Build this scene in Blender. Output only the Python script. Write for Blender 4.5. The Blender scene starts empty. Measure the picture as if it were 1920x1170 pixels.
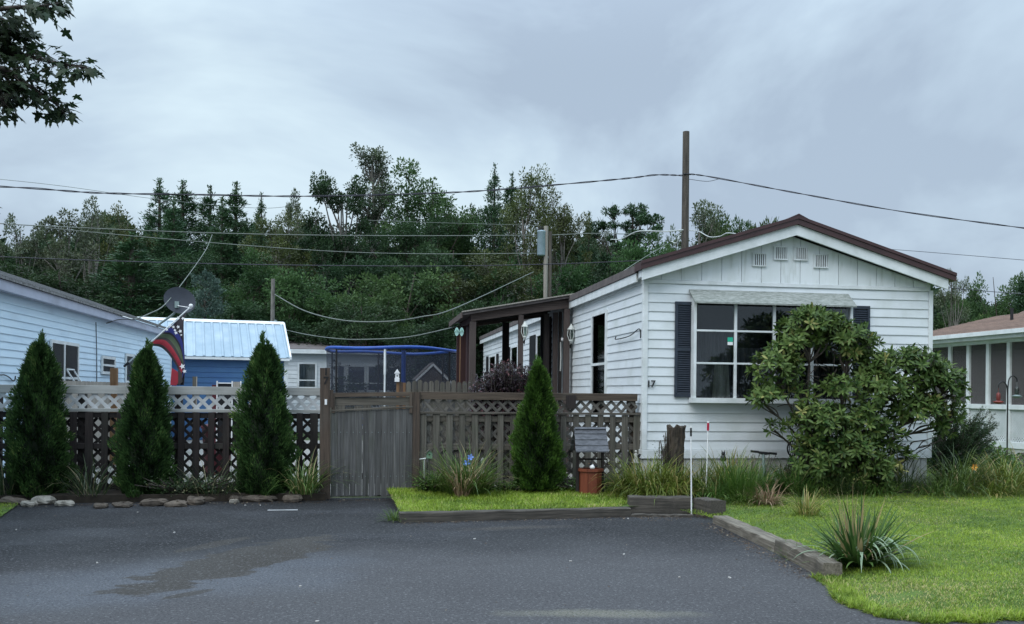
import bpy, math, random
import numpy as np
from mathutils import Vector, Matrix, Euler

R = math.radians
random.seed(7)
rng = np.random.default_rng(7)
scene = bpy.context.scene
COL = scene.collection

# ------------------------------------------------------------------ camera
F = 1700.0            # focal length in photo pixels
YAW = R(9.35)         # camera looks this much to the right of the depth axis
EYE = 1.4
ROLL = 0.010
HOR = 735.0
cam_d = bpy.data.cameras.new('camera')
cam = bpy.data.objects.new('camera', cam_d); COL.objects.link(cam)
cam_d.sensor_width = 36.0
cam_d.lens = F / 1920 * 36
cam_d.shift_y = (HOR - 585) / 1920
cam_d.clip_end = 2000; cam_d.clip_start = 0.05
cam.location = (0, 0, EYE)
cam.matrix_world = Matrix.Translation((0, 0, EYE)) @ Matrix.Rotation(-YAW, 4, 'Z') @ Matrix.Rotation(R(90), 4, 'X') @ Matrix.Rotation(ROLL, 4, 'Z')
scene.camera = cam

# ------------------------------------------------------------------ sky and sun (overcast)
SUN_EL, SUN_AZ = R(46), R(228)      # azimuth: direction the sun stands in, clockwise from +Y
world = bpy.data.worlds.new('World'); scene.world = world
world.use_nodes = True
wt = world.node_tree; wn = wt.nodes; wl = wt.links
wn.clear()
def N(t, typ, **kw):
    n = t.nodes.new(typ)
    for k, v in kw.items():
        if k in n.inputs.keys() if not hasattr(n, k) else False: n.inputs[k].default_value = v
        else: setattr(n, k, v)
    return n
def build_world():
    out = wn.new('ShaderNodeOutputWorld')
    sky = wn.new('ShaderNodeTexSky'); sky.sky_type = 'NISHITA'; sky.sun_disc = False
    sky.sun_elevation = SUN_EL; sky.sun_rotation = SUN_AZ; sky.air_density = 1.5; sky.dust_density = 3
    b1 = wn.new('ShaderNodeBackground'); b1.inputs['Strength'].default_value = 0.10
    wl.new(sky.outputs[0], b1.inputs['Color'])
    tc = wn.new('ShaderNodeTexCoord')
    sep = wn.new('ShaderNodeSeparateXYZ'); wl.new(tc.outputs['Generated'], sep.inputs[0])
    zz = wn.new('ShaderNodeMath'); zz.operation = 'MAXIMUM'; wl.new(sep.outputs['Z'], zz.inputs[0]); zz.inputs[1].default_value = 0.0
    den = wn.new('ShaderNodeMath'); den.operation = 'ADD'; wl.new(zz.outputs[0], den.inputs[0]); den.inputs[1].default_value = 0.85
    dv = wn.new('ShaderNodeVectorMath'); dv.operation = 'DIVIDE'; wl.new(tc.outputs['Generated'], dv.inputs[0])
    cb = wn.new('ShaderNodeCombineXYZ'); wl.new(den.outputs[0], cb.inputs[0]); wl.new(den.outputs[0], cb.inputs[1]); cb.inputs[2].default_value = 1
    wl.new(cb.outputs[0], dv.inputs[1])
    mp = wn.new('ShaderNodeMapping'); wl.new(dv.outputs[0], mp.inputs[0])
    mp.inputs['Location'].default_value = (4.4, 14.0, 7.7); mp.inputs['Rotation'].default_value = (0, 0, 0.5)
    mp.inputs['Scale'].default_value = (1.0, 1.0, 1.2)
    n1 = wn.new('ShaderNodeTexNoise'); wl.new(mp.outputs[0], n1.inputs['Vector'])
    n1.inputs['Scale'].default_value = 2.3; n1.inputs['Detail'].default_value = 6; n1.inputs['Roughness'].default_value = 0.57
    n1.inputs['Distortion'].default_value = 0.35
    rp = wn.new('ShaderNodeValToRGB'); wl.new(n1.outputs[0], rp.inputs[0])
    e = rp.color_ramp.elements
    e[0].position = 0.40; e[0].color = (0.268, 0.332, 0.415, 1)
    e[1].position = 0.65; e[1].color = (0.460, 0.560, 0.620, 1)
    m = e.new(0.52); m.color = (0.345, 0.428, 0.512, 1)
    # overcast sky: the zenith is brighter than the horizon, smoothly
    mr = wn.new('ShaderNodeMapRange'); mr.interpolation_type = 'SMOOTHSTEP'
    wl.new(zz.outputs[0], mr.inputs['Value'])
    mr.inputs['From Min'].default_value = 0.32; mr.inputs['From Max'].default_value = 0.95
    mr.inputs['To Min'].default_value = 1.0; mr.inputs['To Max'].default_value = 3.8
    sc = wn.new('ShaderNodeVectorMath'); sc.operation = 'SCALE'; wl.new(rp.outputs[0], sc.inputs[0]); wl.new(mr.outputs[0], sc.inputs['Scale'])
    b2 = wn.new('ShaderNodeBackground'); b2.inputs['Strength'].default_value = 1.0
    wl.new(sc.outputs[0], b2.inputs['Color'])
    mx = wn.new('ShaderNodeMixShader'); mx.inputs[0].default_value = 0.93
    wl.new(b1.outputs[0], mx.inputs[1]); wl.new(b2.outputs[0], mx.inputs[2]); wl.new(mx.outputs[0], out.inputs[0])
build_world()
sun_d = bpy.data.lights.new('sun', 'SUN'); sun_d.energy = 0.9; sun_d.angle = R(40); sun_d.color = (1.0, 0.975, 0.94)
sun = bpy.data.objects.new('sun', sun_d); COL.objects.link(sun)
sd = Vector((math.sin(SUN_AZ) * math.cos(SUN_EL), math.cos(SUN_AZ) * math.cos(SUN_EL), math.sin(SUN_EL)))
sun.rotation_euler = sd.to_track_quat('Z', 'Y').to_euler(); sun.location = (0, -5, 30)
scene.view_settings.view_transform = 'Standard'; scene.view_settings.look = 'None'
scene.view_settings.gamma = 1; scene.view_settings.use_curve_mapping = False
scene.view_settings.exposure = 0.70
scene.render.engine = 'CYCLES'
scene.cycles.max_bounces = 6; scene.cycles.transparent_max_bounces = 24

# ------------------------------------------------------------------ measuring the photo
fw = Vector((math.sin(YAW), math.cos(YAW), 0)); rt = Vector((math.cos(YAW), -math.sin(YAW), 0))
def ray(px, py):
    u = (px - 960) / F; v = (HOR - py) / F
    c, s = math.cos(ROLL), math.sin(ROLL)
    u2 = u * c - v * s; v2 = u * s + v * c
    return fw + rt * u2 + Vector((0, 0, 1)) * v2
O = Vector((0, 0, EYE))
def atY(px, py, Y): d = ray(px, py); return O + d * (Y / d.y)
def atX(px, py, X): d = ray(px, py); return O + d * (X / d.x)
def atZ(px, py, Z): d = ray(px, py); return O + d * ((Z - EYE) / d.z)
def atD(px, py, D): return O + ray(px, py) * D

# ------------------------------------------------------------------ materials
MATS = {}
def pmat(name, col, col2=None, scale=5, rough=0.6, stretch=(1, 1, 1), bump=0.0, var=0.1, metallic=0.0, spec=0.4,
         detail=6, lo=0.35, hi=0.65, dirt=None, dirt_scale=1.2, dirt_lo=0.5, dirt_hi=0.75, dirt_stretch=(1, 1, 1), dirt_amt=1.0, bscale=None):
    m = bpy.data.materials.new(name); m.use_nodes = True; MATS[name] = m
    t = m.node_tree; n = t.nodes; l = t.links
    bs = n['Principled BSDF']
    bs.inputs['Roughness'].default_value = rough; bs.inputs['Metallic'].default_value = metallic
    bs.inputs['Specular IOR Level'].default_value = spec
    tc = n.new('ShaderNodeTexCoord'); oi = n.new('ShaderNodeObjectInfo')
    k = n.new('ShaderNodeMath'); k.operation = 'MULTIPLY'; k.inputs[1].default_value = 37.0; l.new(oi.outputs['Random'], k.inputs[0])
    ad = n.new('ShaderNodeVectorMath'); ad.operation = 'ADD'; l.new(tc.outputs['Object'], ad.inputs[0]); l.new(k.outputs[0], ad.inputs[1])
    mp = n.new('ShaderNodeMapping'); mp.inputs['Scale'].default_value = stretch; l.new(ad.outputs[0], mp.inputs[0])
    ns = n.new('ShaderNodeTexNoise'); ns.inputs['Scale'].default_value = scale; ns.inputs['Detail'].default_value = detail
    ns.inputs['Roughness'].default_value = 0.6; l.new(mp.outputs[0], ns.inputs['Vector'])
    mr = n.new('ShaderNodeMapRange'); mr.inputs['From Min'].default_value = lo; mr.inputs['From Max'].default_value = hi; l.new(ns.outputs[0], mr.inputs['Value'])
    mx = n.new('ShaderNodeMix'); mx.data_type = 'RGBA'; mx.inputs[6].default_value = (*col, 1)
    mx.inputs[7].default_value = (*(col2 or tuple(c * 0.75 for c in col)), 1); l.new(mr.outputs[0], mx.inputs[0])
    cur = mx.outputs[2]
    if dirt:
        mp2 = n.new('ShaderNodeMapping'); mp2.inputs['Scale'].default_value = dirt_stretch; l.new(ad.outputs[0], mp2.inputs[0])
        n2 = n.new('ShaderNodeTexNoise'); n2.inputs['Scale'].default_value = dirt_scale; n2.inputs['Detail'].default_value = 8; l.new(mp2.outputs[0], n2.inputs['Vector'])
        r2 = n.new('ShaderNodeMapRange'); r2.inputs['From Min'].default_value = dirt_lo; r2.inputs['From Max'].default_value = dirt_hi
        r2.inputs['To Max'].default_value = dirt_amt; l.new(n2.outputs[0], r2.inputs['Value'])
        m2 = n.new('ShaderNodeMix'); m2.data_type = 'RGBA'; l.new(r2.outputs[0], m2.inputs[0]); l.new(cur, m2.inputs[6]); m2.inputs[7].default_value = (*dirt, 1)
        cur = m2.outputs[2]
    hv = n.new('ShaderNodeHueSaturation'); l.new(cur, hv.inputs['Color'])
    vr = n.new('ShaderNodeMapRange'); vr.inputs['To Min'].default_value = 1 - var; vr.inputs['To Max'].default_value = 1 + var; l.new(oi.outputs['Random'], vr.inputs['Value'])
    l.new(vr.outputs[0], hv.inputs['Value']); l.new(hv.outputs[0], bs.inputs['Base Color'])
    if bump:
        bp = n.new('ShaderNodeBump'); bp.inputs['Strength'].default_value = bump; bp.inputs['Distance'].default_value = 0.01
        if bscale:
            nb = n.new('ShaderNodeTexNoise'); nb.inputs['Scale'].default_value = bscale; nb.inputs['Detail'].default_value = 4; l.new(mp.outputs[0], nb.inputs['Vector'])
            l.new(nb.outputs[0], bp.inputs['Height'])
        else: l.new(ns.outputs[0], bp.inputs['Height'])
        l.new(bp.outputs[0], bs.inputs['Normal'])
    return m

def leafmat(name, c1, c2, c3=None, f3=0.9, trans=0.3, rough=0.5, cl_scale=0.8, cl_amt=0.35, hue=0.02, spec=0.3, val=0.15):
    """leaf colour from the per-leaf tint attribute, drifting from clump to clump and from plant to plant"""
    m = bpy.data.materials.new(name); m.use_nodes = True; MATS[name] = m
    t = m.node_tree; n = t.nodes; l = t.links
    bs = n['Principled BSDF']; out = n['Material Output']
    at = n.new('ShaderNodeAttribute'); at.attribute_name = 'tint'
    tc = n.new('ShaderNodeTexCoord'); oi = n.new('ShaderNodeObjectInfo')
    ns = n.new('ShaderNodeTexNoise'); ns.inputs['Scale'].default_value = cl_scale; ns.inputs['Detail'].default_value = 3; l.new(tc.outputs['Object'], ns.inputs['Vector'])
    a = n.new('ShaderNodeMath'); a.operation = 'SUBTRACT'; l.new(ns.outputs[0], a.inputs[0]); a.inputs[1].default_value = 0.5
    b = n.new('ShaderNodeMath'); b.operation = 'MULTIPLY_ADD'; l.new(a.outputs[0], b.inputs[0]); b.inputs[1].default_value = cl_amt * 4; l.new(at.outputs['Fac'], b.inputs[2])
    rp = n.new('ShaderNodeValToRGB'); l.new(b.outputs[0], rp.inputs[0])
    e = rp.color_ramp.elements; e[0].position = 0; e[0].color = (*c1, 1); e[1].position = 0.85 if c3 else 1; e[1].color = (*c2, 1)
    if c3: x = e.new(f3); x.position = f3; x.color = (*c3, 1)
    hv = n.new('ShaderNodeHueSaturation'); l.new(rp.outputs[0], hv.inputs['Color'])
    h = n.new('ShaderNodeMapRange'); h.inputs['To Min'].default_value = 0.5 - hue; h.inputs['To Max'].default_value = 0.5 + hue; l.new(oi.outputs['Random'], h.inputs['Value']); l.new(h.outputs[0], hv.inputs['Hue'])
    k = n.new('ShaderNodeMath'); k.operation = 'MULTIPLY'; k.inputs[1].default_value = 7.13; l.new(oi.outputs['Random'], k.inputs[0])
    k2 = n.new('ShaderNodeMath'); k2.operation = 'FRACT'; l.new(k.outputs[0], k2.inputs[0])
    v = n.new('ShaderNodeMapRange'); v.inputs['To Min'].default_value = 1 - val; v.inputs['To Max'].default_value = 1 + val; l.new(k2.outputs[0], v.inputs['Value']); l.new(v.outputs[0], hv.inputs['Value'])
    l.new(hv.outputs[0], bs.inputs['Base Color'])
    bs.inputs['Roughness'].default_value = rough; bs.inputs['Specular IOR Level'].default_value = spec
    tr = n.new('ShaderNodeBsdfTranslucent'); l.new(hv.outputs[0], tr.inputs['Color'])
    ms = n.new('ShaderNodeMixShader'); ms.inputs[0].default_value = trans
    l.new(bs.outputs[0], ms.inputs[1]); l.new(tr.outputs[0], ms.inputs[2]); l.new(ms.outputs[0], out.inputs[0])
    return m

def glassmat(name, tint=(0.9, 0.95, 0.95), refl=0.9):
    m = bpy.data.materials.new(name); m.use_nodes = True; t = m.node_tree; n = t.nodes; l = t.links
    n.remove(n['Principled BSDF']); out = n['Material Output']
    fr = n.new('ShaderNodeFresnel'); fr.inputs[0].default_value = 1.5
    tr = n.new('ShaderNodeBsdfTransparent'); tr.inputs[0].default_value = (*tint, 1)
    gl = n.new('ShaderNodeBsdfGlossy'); gl.inputs['Roughness'].default_value = 0.03; gl.inputs[0].default_value = (refl, refl, refl, 1)
    mx = n.new('ShaderNodeMixShader'); l.new(fr.outputs[0], mx.inputs[0]); l.new(tr.outputs[0], mx.inputs[1]); l.new(gl.outputs[0], mx.inputs[2]); l.new(mx.outputs[0], out.inputs[0])
    return m
def meshmat(name, col, alpha, rough=0.8):
    m = bpy.data.materials.new(name); m.use_nodes = True; t = m.node_tree; n = t.nodes; l = t.links
    bs = n['Principled BSDF']; out = n['Material Output']; bs.inputs['Base Color'].default_value = (*col, 1); bs.inputs['Roughness'].default_value = rough
    tr = n.new('ShaderNodeBsdfTransparent'); mx = n.new('ShaderNodeMixShader'); mx.inputs[0].default_value = alpha
    l.new(tr.outputs[0], mx.inputs[1]); l.new(bs.outputs[0], mx.inputs[2]); l.new(mx.outputs[0], out.inputs[0])
    return m

M = {}
VX = (0.35, 8, 8); VZ = (9, 9, 0.35); VY = (9, 0.35, 9)
M['white_siding'] = pmat('white_siding', (0.70, 0.74, 0.76), (0.62, 0.66, 0.68), 2.0, 0.45, (0.5, 0.5, 3), dirt=(0.38, 0.42, 0.37), dirt_scale=1.3, dirt_lo=0.48, dirt_hi=0.85, dirt_stretch=(2.2, 2.2, 1.0), dirt_amt=0.55, var=0.035, bump=0.05)
M['white_trim'] = pmat('white_trim', (0.74, 0.77, 0.78), (0.60, 0.64, 0.64), 4, 0.5, dirt=(0.36, 0.38, 0.34), dirt_scale=3, dirt_lo=0.55, dirt_hi=0.8, dirt_amt=0.5, var=0.03)
M['gable_panel'] = pmat('gable_panel', (0.76, 0.80, 0.82), (0.68, 0.72, 0.72), 1.5, 0.55, (3, 3, 0.6), dirt=(0.36, 0.39, 0.33), dirt_scale=5, dirt_lo=0.55, dirt_hi=0.8, dirt_stretch=(3, 1, .5), dirt_amt=0.6, var=0.03)
M['skirting'] = pmat('skirting', (0.52, 0.53, 0.50), (0.40, 0.41, 0.38), 5, 0.6, VZ, dirt=(0.20, 0.19, 0.14), dirt_scale=3, dirt_amt=0.7)
M['brown_metal'] = pmat('brown_metal', (0.060, 0.026, 0.026), (0.040, 0.018, 0.018), 4, 0.42, var=0.03, spec=0.5)
M['navy'] = pmat('navy', (0.030, 0.040, 0.058), (0.020, 0.027, 0.040), 8, 0.5, var=0.05)
M['awning'] = pmat('awning', (0.34, 0.36, 0.34), (0.17, 0.19, 0.17), 14, 0.85, (1, 3, 3), bump=0.5, var=0.02)
M['glass'] = glassmat('glass')
M['curtain'] = pmat('curtain', (0.085, 0.078, 0.090), (0.020, 0.020, 0.026), 3, 0.9, (6, 1, 0.4), var=0.1)
M['curtain_pale'] = pmat('curtain_pale', (0.30, 0.28, 0.27), (0.14, 0.13, 0.12), 3, 0.9, (9, 1, 0.3), var=0.1)
M['dark_room'] = pmat('dark_room', (0.010, 0.010, 0.013), (0.007, 0.007, 0.009), 3, 0.9)
M['black'] = pmat('black', (0.012, 0.012, 0.014), (0.008, 0.008, 0.01), 6, 0.45)
M['sticker'] = pmat('sticker', (0.02, 0.42, 0.26), (0.02, 0.38, 0.24), 6, 0.5)
M['white_paint'] = pmat('white_paint', (0.80, 0.80, 0.80), (0.70, 0.70, 0.70), 6, 0.5)
M['blue_siding'] = pmat('blue_siding', (0.68, 0.83, 0.94), (0.61, 0.77, 0.90), 2, 0.45, (0.5, 0.5, 3), var=0.02, dirt=(0.30, 0.36, 0.44), dirt_lo=0.55, dirt_hi=0.9, dirt_amt=0.5)
M['lilac_fascia'] = pmat('lilac_fascia', (0.50, 0.53, 0.64), (0.43, 0.46, 0.56), 3, 0.5, dirt=(0.24, 0.24, 0.27), dirt_amt=0.5)
M['old_shingle'] = pmat('old_shingle', (0.28, 0.28, 0.28), (0.10, 0.10, 0.10), 9, 0.9, (1, 2, 1), bump=0.4, var=0.15)
M['brown_shingle'] = pmat('brown_shingle', (0.21, 0.135, 0.10), (0.12, 0.078, 0.06), 7, 0.9, bump=0.3, var=0.16)
M['grey_shingle'] = pmat('grey_shingle', (0.13, 0.11, 0.105), (0.08, 0.07, 0.068), 6, 0.9, bump=0.3, var=0.08)
M['shed_blue'] = pmat('shed_blue', (0.050, 0.135, 0.27), (0.040, 0.11, 0.26), 3, 0.5, var=0.03)
M['shed_roof'] = pmat('shed_roof', (0.25, 0.34, 0.41), (0.20, 0.29, 0.36), 2, 0.32, (1, 1, 1), var=0.03, spec=0.6, dirt=(0.5, 0.58, 0.66), dirt_amt=0.4)
M['tarp_blue'] = pmat('tarp_blue', (0.014, 0.075, 0.36), (0.012, 0.055, 0.27), 5, 0.45)
M['grey_wood'] = pmat('grey_wood', (0.130, 0.120, 0.100), (0.056, 0.050, 0.041), 6, 0.85, VZ, bump=0.4, var=0.22, dirt=(0.06, 0.068, 0.045), dirt_scale=2.2, dirt_lo=0.5, dirt_hi=0.75, dirt_amt=0.7)
M['grey_wood_x'] = pmat('grey_wood_x', (0.130, 0.116, 0.096), (0.055, 0.048, 0.038), 6, 0.85, VX, bump=0.4, var=0.2, dirt=(0.07, 0.06, 0.045), dirt_scale=2.2, dirt_amt=0.6)
M['lat_wood'] = pmat('lat_wood', (0.135, 0.125, 0.11), (0.070, 0.064, 0.056), 6, 0.85, VZ, bump=0.2, var=0.25)
M['gate_wood'] = pmat('gate_wood', (0.110, 0.108, 0.106), (0.046, 0.046, 0.045), 5, 0.8, VZ, bump=0.5, var=0.25, dirt=(0.040, 0.045, 0.034), dirt_scale=2.6, dirt_lo=0.5, dirt_hi=0.72, dirt_stretch=(1.5, 1.5, .6), dirt_amt=0.8)
M['brown_wood'] = pmat('brown_wood', (0.082, 0.058, 0.043), (0.036, 0.026, 0.020), 6, 0.8, VZ, bump=0.4, var=0.15, dirt=(0.10, 0.09, 0.075), dirt_scale=2.2, dirt_amt=0.5)
M['brown_wood_x'] = pmat('brown_wood_x', (0.105, 0.078, 0.057), (0.044, 0.033, 0.025), 6, 0.8, VX, bump=0.4, var=0.15, dirt=(0.14, 0.13, 0.11), dirt_scale=2.5, dirt_amt=0.6)
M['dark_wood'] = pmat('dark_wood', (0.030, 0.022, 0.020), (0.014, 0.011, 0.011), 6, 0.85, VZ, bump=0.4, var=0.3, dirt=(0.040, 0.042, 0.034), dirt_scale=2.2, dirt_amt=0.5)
M['pale_rail'] = pmat('pale_rail', (0.40, 0.40, 0.38), (0.30, 0.30, 0.28), 5, 0.7, VX, bump=0.15, var=0.05, dirt=(0.17, 0.18, 0.155), dirt_scale=3, dirt_amt=0.6)
M['pale_lattice'] = pmat('pale_lattice', (0.56, 0.57, 0.58), (0.46, 0.47, 0.47), 5, 0.6, VZ, var=0.06, dirt=(0.24, 0.25, 0.22), dirt_scale=4, dirt_amt=0.5)
M['tan_wood'] = pmat('tan_wood', (0.22, 0.125, 0.062), (0.15, 0.08, 0.04), 6, 0.8, VZ, var=0.1)
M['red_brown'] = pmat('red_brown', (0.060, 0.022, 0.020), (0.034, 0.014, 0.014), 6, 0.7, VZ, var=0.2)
M['porch_wood'] = pmat('porch_wood', (0.075, 0.058, 0.052), (0.055, 0.040, 0.036), 6, 0.8, VZ, var=0.15)
M['porch_wood_x'] = pmat('porch_wood_x', (0.100, 0.072, 0.062), (0.050, 0.036, 0.032), 6, 0.8, VX, var=0.15)
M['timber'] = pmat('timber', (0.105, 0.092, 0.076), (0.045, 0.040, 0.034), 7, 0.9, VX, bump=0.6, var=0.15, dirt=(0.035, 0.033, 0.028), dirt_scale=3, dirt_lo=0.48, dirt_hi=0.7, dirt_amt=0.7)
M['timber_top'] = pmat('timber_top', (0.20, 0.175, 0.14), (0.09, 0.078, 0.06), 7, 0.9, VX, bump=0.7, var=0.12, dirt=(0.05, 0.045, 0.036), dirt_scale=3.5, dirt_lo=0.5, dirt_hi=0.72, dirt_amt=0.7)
M['pole_wood'] = pmat('pole_wood', (0.115, 0.100, 0.082), (0.040, 0.035, 0.030), 4, 0.9, (6, 6, 0.35), bump=0.5, var=0.15)
M['pale_pole'] = pmat('pale_pole', (0.36, 0.33, 0.29), (0.24, 0.22, 0.19), 5, 0.9, (9, 9, 0.25), var=0.1)
M['steel'] = pmat('steel', (0.34, 0.44, 0.50), (0.27, 0.36, 0.42), 5, 0.45, var=0.02)
M['wire_dark'] = pmat('wire_dark', (0.035, 0.033, 0.045), (0.025, 0.024, 0.032), 5, 0.6)
M['wire_pale'] = pmat('wire_pale', (0.17, 0.19, 0.17), (0.12, 0.135, 0.12), 5, 0.6)
M['wire_white'] = pmat('wire_white', (0.55, 0.58, 0.56), (0.45, 0.48, 0.46), 5, 0.6)
M['dish'] = pmat('dish', (0.045, 0.052, 0.068), (0.038, 0.044, 0.058), 5, 0.5)
M['galv'] = pmat('galv', (0.28, 0.34, 0.34), (0.18, 0.24, 0.23), 8, 0.5, metallic=0.3)
M['iron'] = pmat('iron', (0.016, 0.016, 0.018), (0.010, 0.010, 0.012), 8, 0.5)
M['bark'] = pmat('bark', (0.095, 0.080, 0.066), (0.040, 0.033, 0.028), 5, 0.95, (4, 4, 0.8), bump=0.6, var=0.2)
M['grey_bark'] = pmat('grey_bark', (0.24, 0.225, 0.20), (0.11, 0.10, 0.09), 5, 0.95, (4, 4, 0.8), bump=0.4, var=0.2)
M['stump'] = pmat('stump', (0.085, 0.066, 0.048), (0.022, 0.018, 0.014), 9, 0.95, (3, 3, 0.6), bump=1.0)
M['stone'] = pmat('stone', (0.125, 0.100, 0.078), (0.060, 0.048, 0.038), 9, 0.9, bump=0.6, var=0.35)
M['pale_stone'] = pmat('pale_stone', (0.36, 0.33, 0.28), (0.20, 0.18, 0.15), 10, 0.9, bump=0.6, var=0.15)
M['pebble'] = pmat('pebble', (0.42, 0.41, 0.39), (0.28, 0.27, 0.25), 12, 0.8, var=0.2)
M['well_orange'] = pmat('well_orange', (0.205, 0.052, 0.022), (0.125, 0.032, 0.016), 6, 0.6, VZ, bump=0.2, var=0.15)
M['well_roof'] = pmat('well_roof', (0.115, 0.120, 0.135), (0.055, 0.058, 0.066), 7, 0.7, (2, 6, 6), bump=0.4, var=0.12)
M['angel'] = pmat('angel', (0.45, 0.44, 0.40), (0.30, 0.29, 0.26), 12, 0.8)
M['mint'] = pmat('mint', (0.40, 0.62, 0.56), (0.33, 0.55, 0.5), 6, 0.5)
M['lamp_white'] = pmat('lamp_white', (0.62, 0.64, 0.60), (0.48, 0.50, 0.47), 10, 0.5)
M['lamp_glass'] = glassmat('lamp_glass', (0.6, 0.68, 0.62))
M['reflector_red'] = pmat('reflector_red', (0.45, 0.010, 0.045), (0.38, 0.008, 0.04), 6, 0.35)
M['birdhouse_green'] = pmat('birdhouse_green', (0.16, 0.27, 0.18), (0.11, 0.2, 0.13), 8, 0.7)
M['blue_petal'] = pmat('blue_petal', (0.10, 0.22, 0.75), (0.30, 0.45, 0.85), 20, 0.4)
M['dark_red'] = pmat('dark_red', (0.085, 0.012, 0.020), (0.06, 0.01, 0.015), 5, 0.5)
M['screen'] = meshmat('screen', (0.11, 0.10, 0.10), 0.62)
M['net'] = meshmat('net', (0.018, 0.024, 0.040), 0.48)
M['flag_black'] = pmat('flag_black', (0.020, 0.017, 0.022), (0.030, 0.024, 0.030), 5, 0.8)
# ------------------------------------------------------------------ object helpers
def tag(o, label=None, cat=None, group=None, kind=None):
    if label: o['label'] = label
    if cat: o['category'] = cat
    if group: o['group'] = group
    if kind: o['kind'] = kind
    return o
def thing(name, loc, label, cat, group=None):
    o = bpy.data.objects.new(name, None); COL.objects.link(o); o.location = loc; o.empty_display_size = 0.2
    return tag(o, label, cat, group)
def wloc(o):
    v = Vector((0, 0, 0))
    while o is not None: v = v + o.location; o = o.parent
    return v
def link(name, me, parent=None, loc=None, rot=None, scale=None):
    """loc is a world position"""
    o = bpy.data.objects.new(name, me); COL.objects.link(o)
    if parent: o.parent = parent
    if loc is not None: o.location = Vector(loc) - (wloc(parent) if parent else Vector((0, 0, 0)))
    if rot is not None: o.rotation_euler = rot
    if scale is not None: o.scale = scale
    return o
def npmesh(name, V, Fs, mat, tint=None, smooth=False):
    """V (n,3); Fs: list of (m,k) index arrays"""
    me = bpy.data.meshes.new(name)
    V = np.asarray(V, dtype=np.float32)
    me.vertices.add(len(V)); me.vertices.foreach_set('co', V.ravel())
    loops = np.concatenate([f.ravel() for f in Fs]).astype(np.int32)
    tot = np.concatenate([np.full(len(f), f.shape[1], dtype=np.int32) for f in Fs])
    st = np.concatenate([[0], np.cumsum(tot)[:-1]]).astype(np.int32)
    me.loops.add(len(loops)); me.loops.foreach_set('vertex_index', loops)
    me.polygons.add(len(tot)); me.polygons.foreach_set('loop_start', st)
    if smooth: me.polygons.foreach_set('use_smooth', np.ones(len(tot), dtype=bool))
    if tint is not None:
        a = me.attributes.new('tint', 'FLOAT', 'POINT'); a.data.foreach_set('value', np.asarray(tint, dtype=np.float32))
    me.update(calc_edges=True)
    me.materials.append(M[mat] if isinstance(mat, str) else mat)
    return me

class MB:
    def __init__(s): s.v = []; s.f = []; s.sm = []
    def add(s, vs, fs, smooth=False):
        b = len(s.v); s.v += [tuple(v) for v in vs]; s.f += [tuple(i + b for i in f) for f in fs]; s.sm += [smooth] * len(fs); return s
    def box(s, x0, x1, y0, y1, z0, z1):
        return s.add([(x0, y0, z0), (x1, y0, z0), (x1, y1, z0), (x0, y1, z0), (x0, y0, z1), (x1, y0, z1), (x1, y1, z1), (x0, y1, z1)],
                     [(0, 3, 2, 1), (4, 5, 6, 7), (0, 1, 5, 4), (1, 2, 6, 5), (2, 3, 7, 6), (3, 0, 4, 7)])
    def prism(s, poly, axis, a, b):
        """poly: 2-D outline, extruded along axis from a to b. axis 'x': (y,z); 'y': (x,z); 'z': (x,y)"""
        def P(p, t): return {'x': (t, p[0], p[1]), 'y': (p[0], t, p[1]), 'z': (p[0], p[1], t)}[axis]
        n = len(poly); vs = [P(p, a) for p in poly] + [P(p, b) for p in poly]
        fs = [tuple(range(n)), tuple(range(2 * n - 1, n - 1, -1))] + [(i, i + n, (i + 1) % n + n, (i + 1) % n) for i in range(n)]
        return s.add(vs, fs)
    def tube(s, pts, rad, n=6, smooth=True, caps=True):
        pts = [Vector(p) for p in pts]; k = len(pts)
        if not hasattr(rad, '__len__'): rad = [rad] * k
        vs = []; up = None
        for i, p in enumerate(pts):
            d = (pts[min(i + 1, k - 1)] - pts[max(i - 1, 0)])
            if d.length < 1e-9: d = Vector((0, 0, 1))
            d.normalize()
            if up is None: up = Vector((0, 0, 1)) if abs(d.z) < 0.9 else Vector((1, 0, 0))
            a = d.cross(up)
            if a.length < 1e-4: a = d.orthogonal()
            a.normalize(); b = a.cross(d).normalized(); up = b
            for j in range(n):
                t = 2 * math.pi * j / n; vs.append(p + (a * math.cos(t) + b * math.sin(t)) * rad[i])
        fs = [(i * n + j, i * n + (j + 1) % n, (i + 1) * n + (j + 1) % n, (i + 1) * n + j) for i in range(k - 1) for j in range(n)]
        s.add(vs, fs, smooth)
        if caps: s.add(vs[:n], [tuple(range(n))[::-1]]); s.add(vs[-n:], [tuple(range(n))])
        return s
    def lathe(s, c, prof, n=12, smooth=True):
        vs = [(c[0] + r * math.cos(2 * math.pi * j / n), c[1] + r * math.sin(2 * math.pi * j / n), c[2] + z) for r, z in prof for j in range(n)]
        k = len(prof)
        fs = [(i * n + j, i * n + (j + 1) % n, (i + 1) * n + (j + 1) % n, (i + 1) * n + j) for i in range(k - 1) for j in range(n)]
        return s.add(vs, fs, smooth)
    def mesh(s, name, mat, off=Vector((0, 0, 0)), bevel=0):
        me = bpy.data.meshes.new(name)
        me.from_pydata([(v[0] - off[0], v[1] - off[1], v[2] - off[2]) for v in s.v], [], s.f)
        me.polygons.foreach_set('use_smooth', s.sm); me.update(); me.materials.append(M[mat] if isinstance(mat, str) else mat)
        return me
    def build(s, name, mat, parent=None, origin=None):
        off = wloc(parent) if parent else Vector((0, 0, 0))
        if origin is not None:
            o = link(name, s.mesh(name, mat, Vector(origin)), parent, origin)
        else: o = link(name, s.mesh(name, mat, off), parent)
        return o

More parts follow.
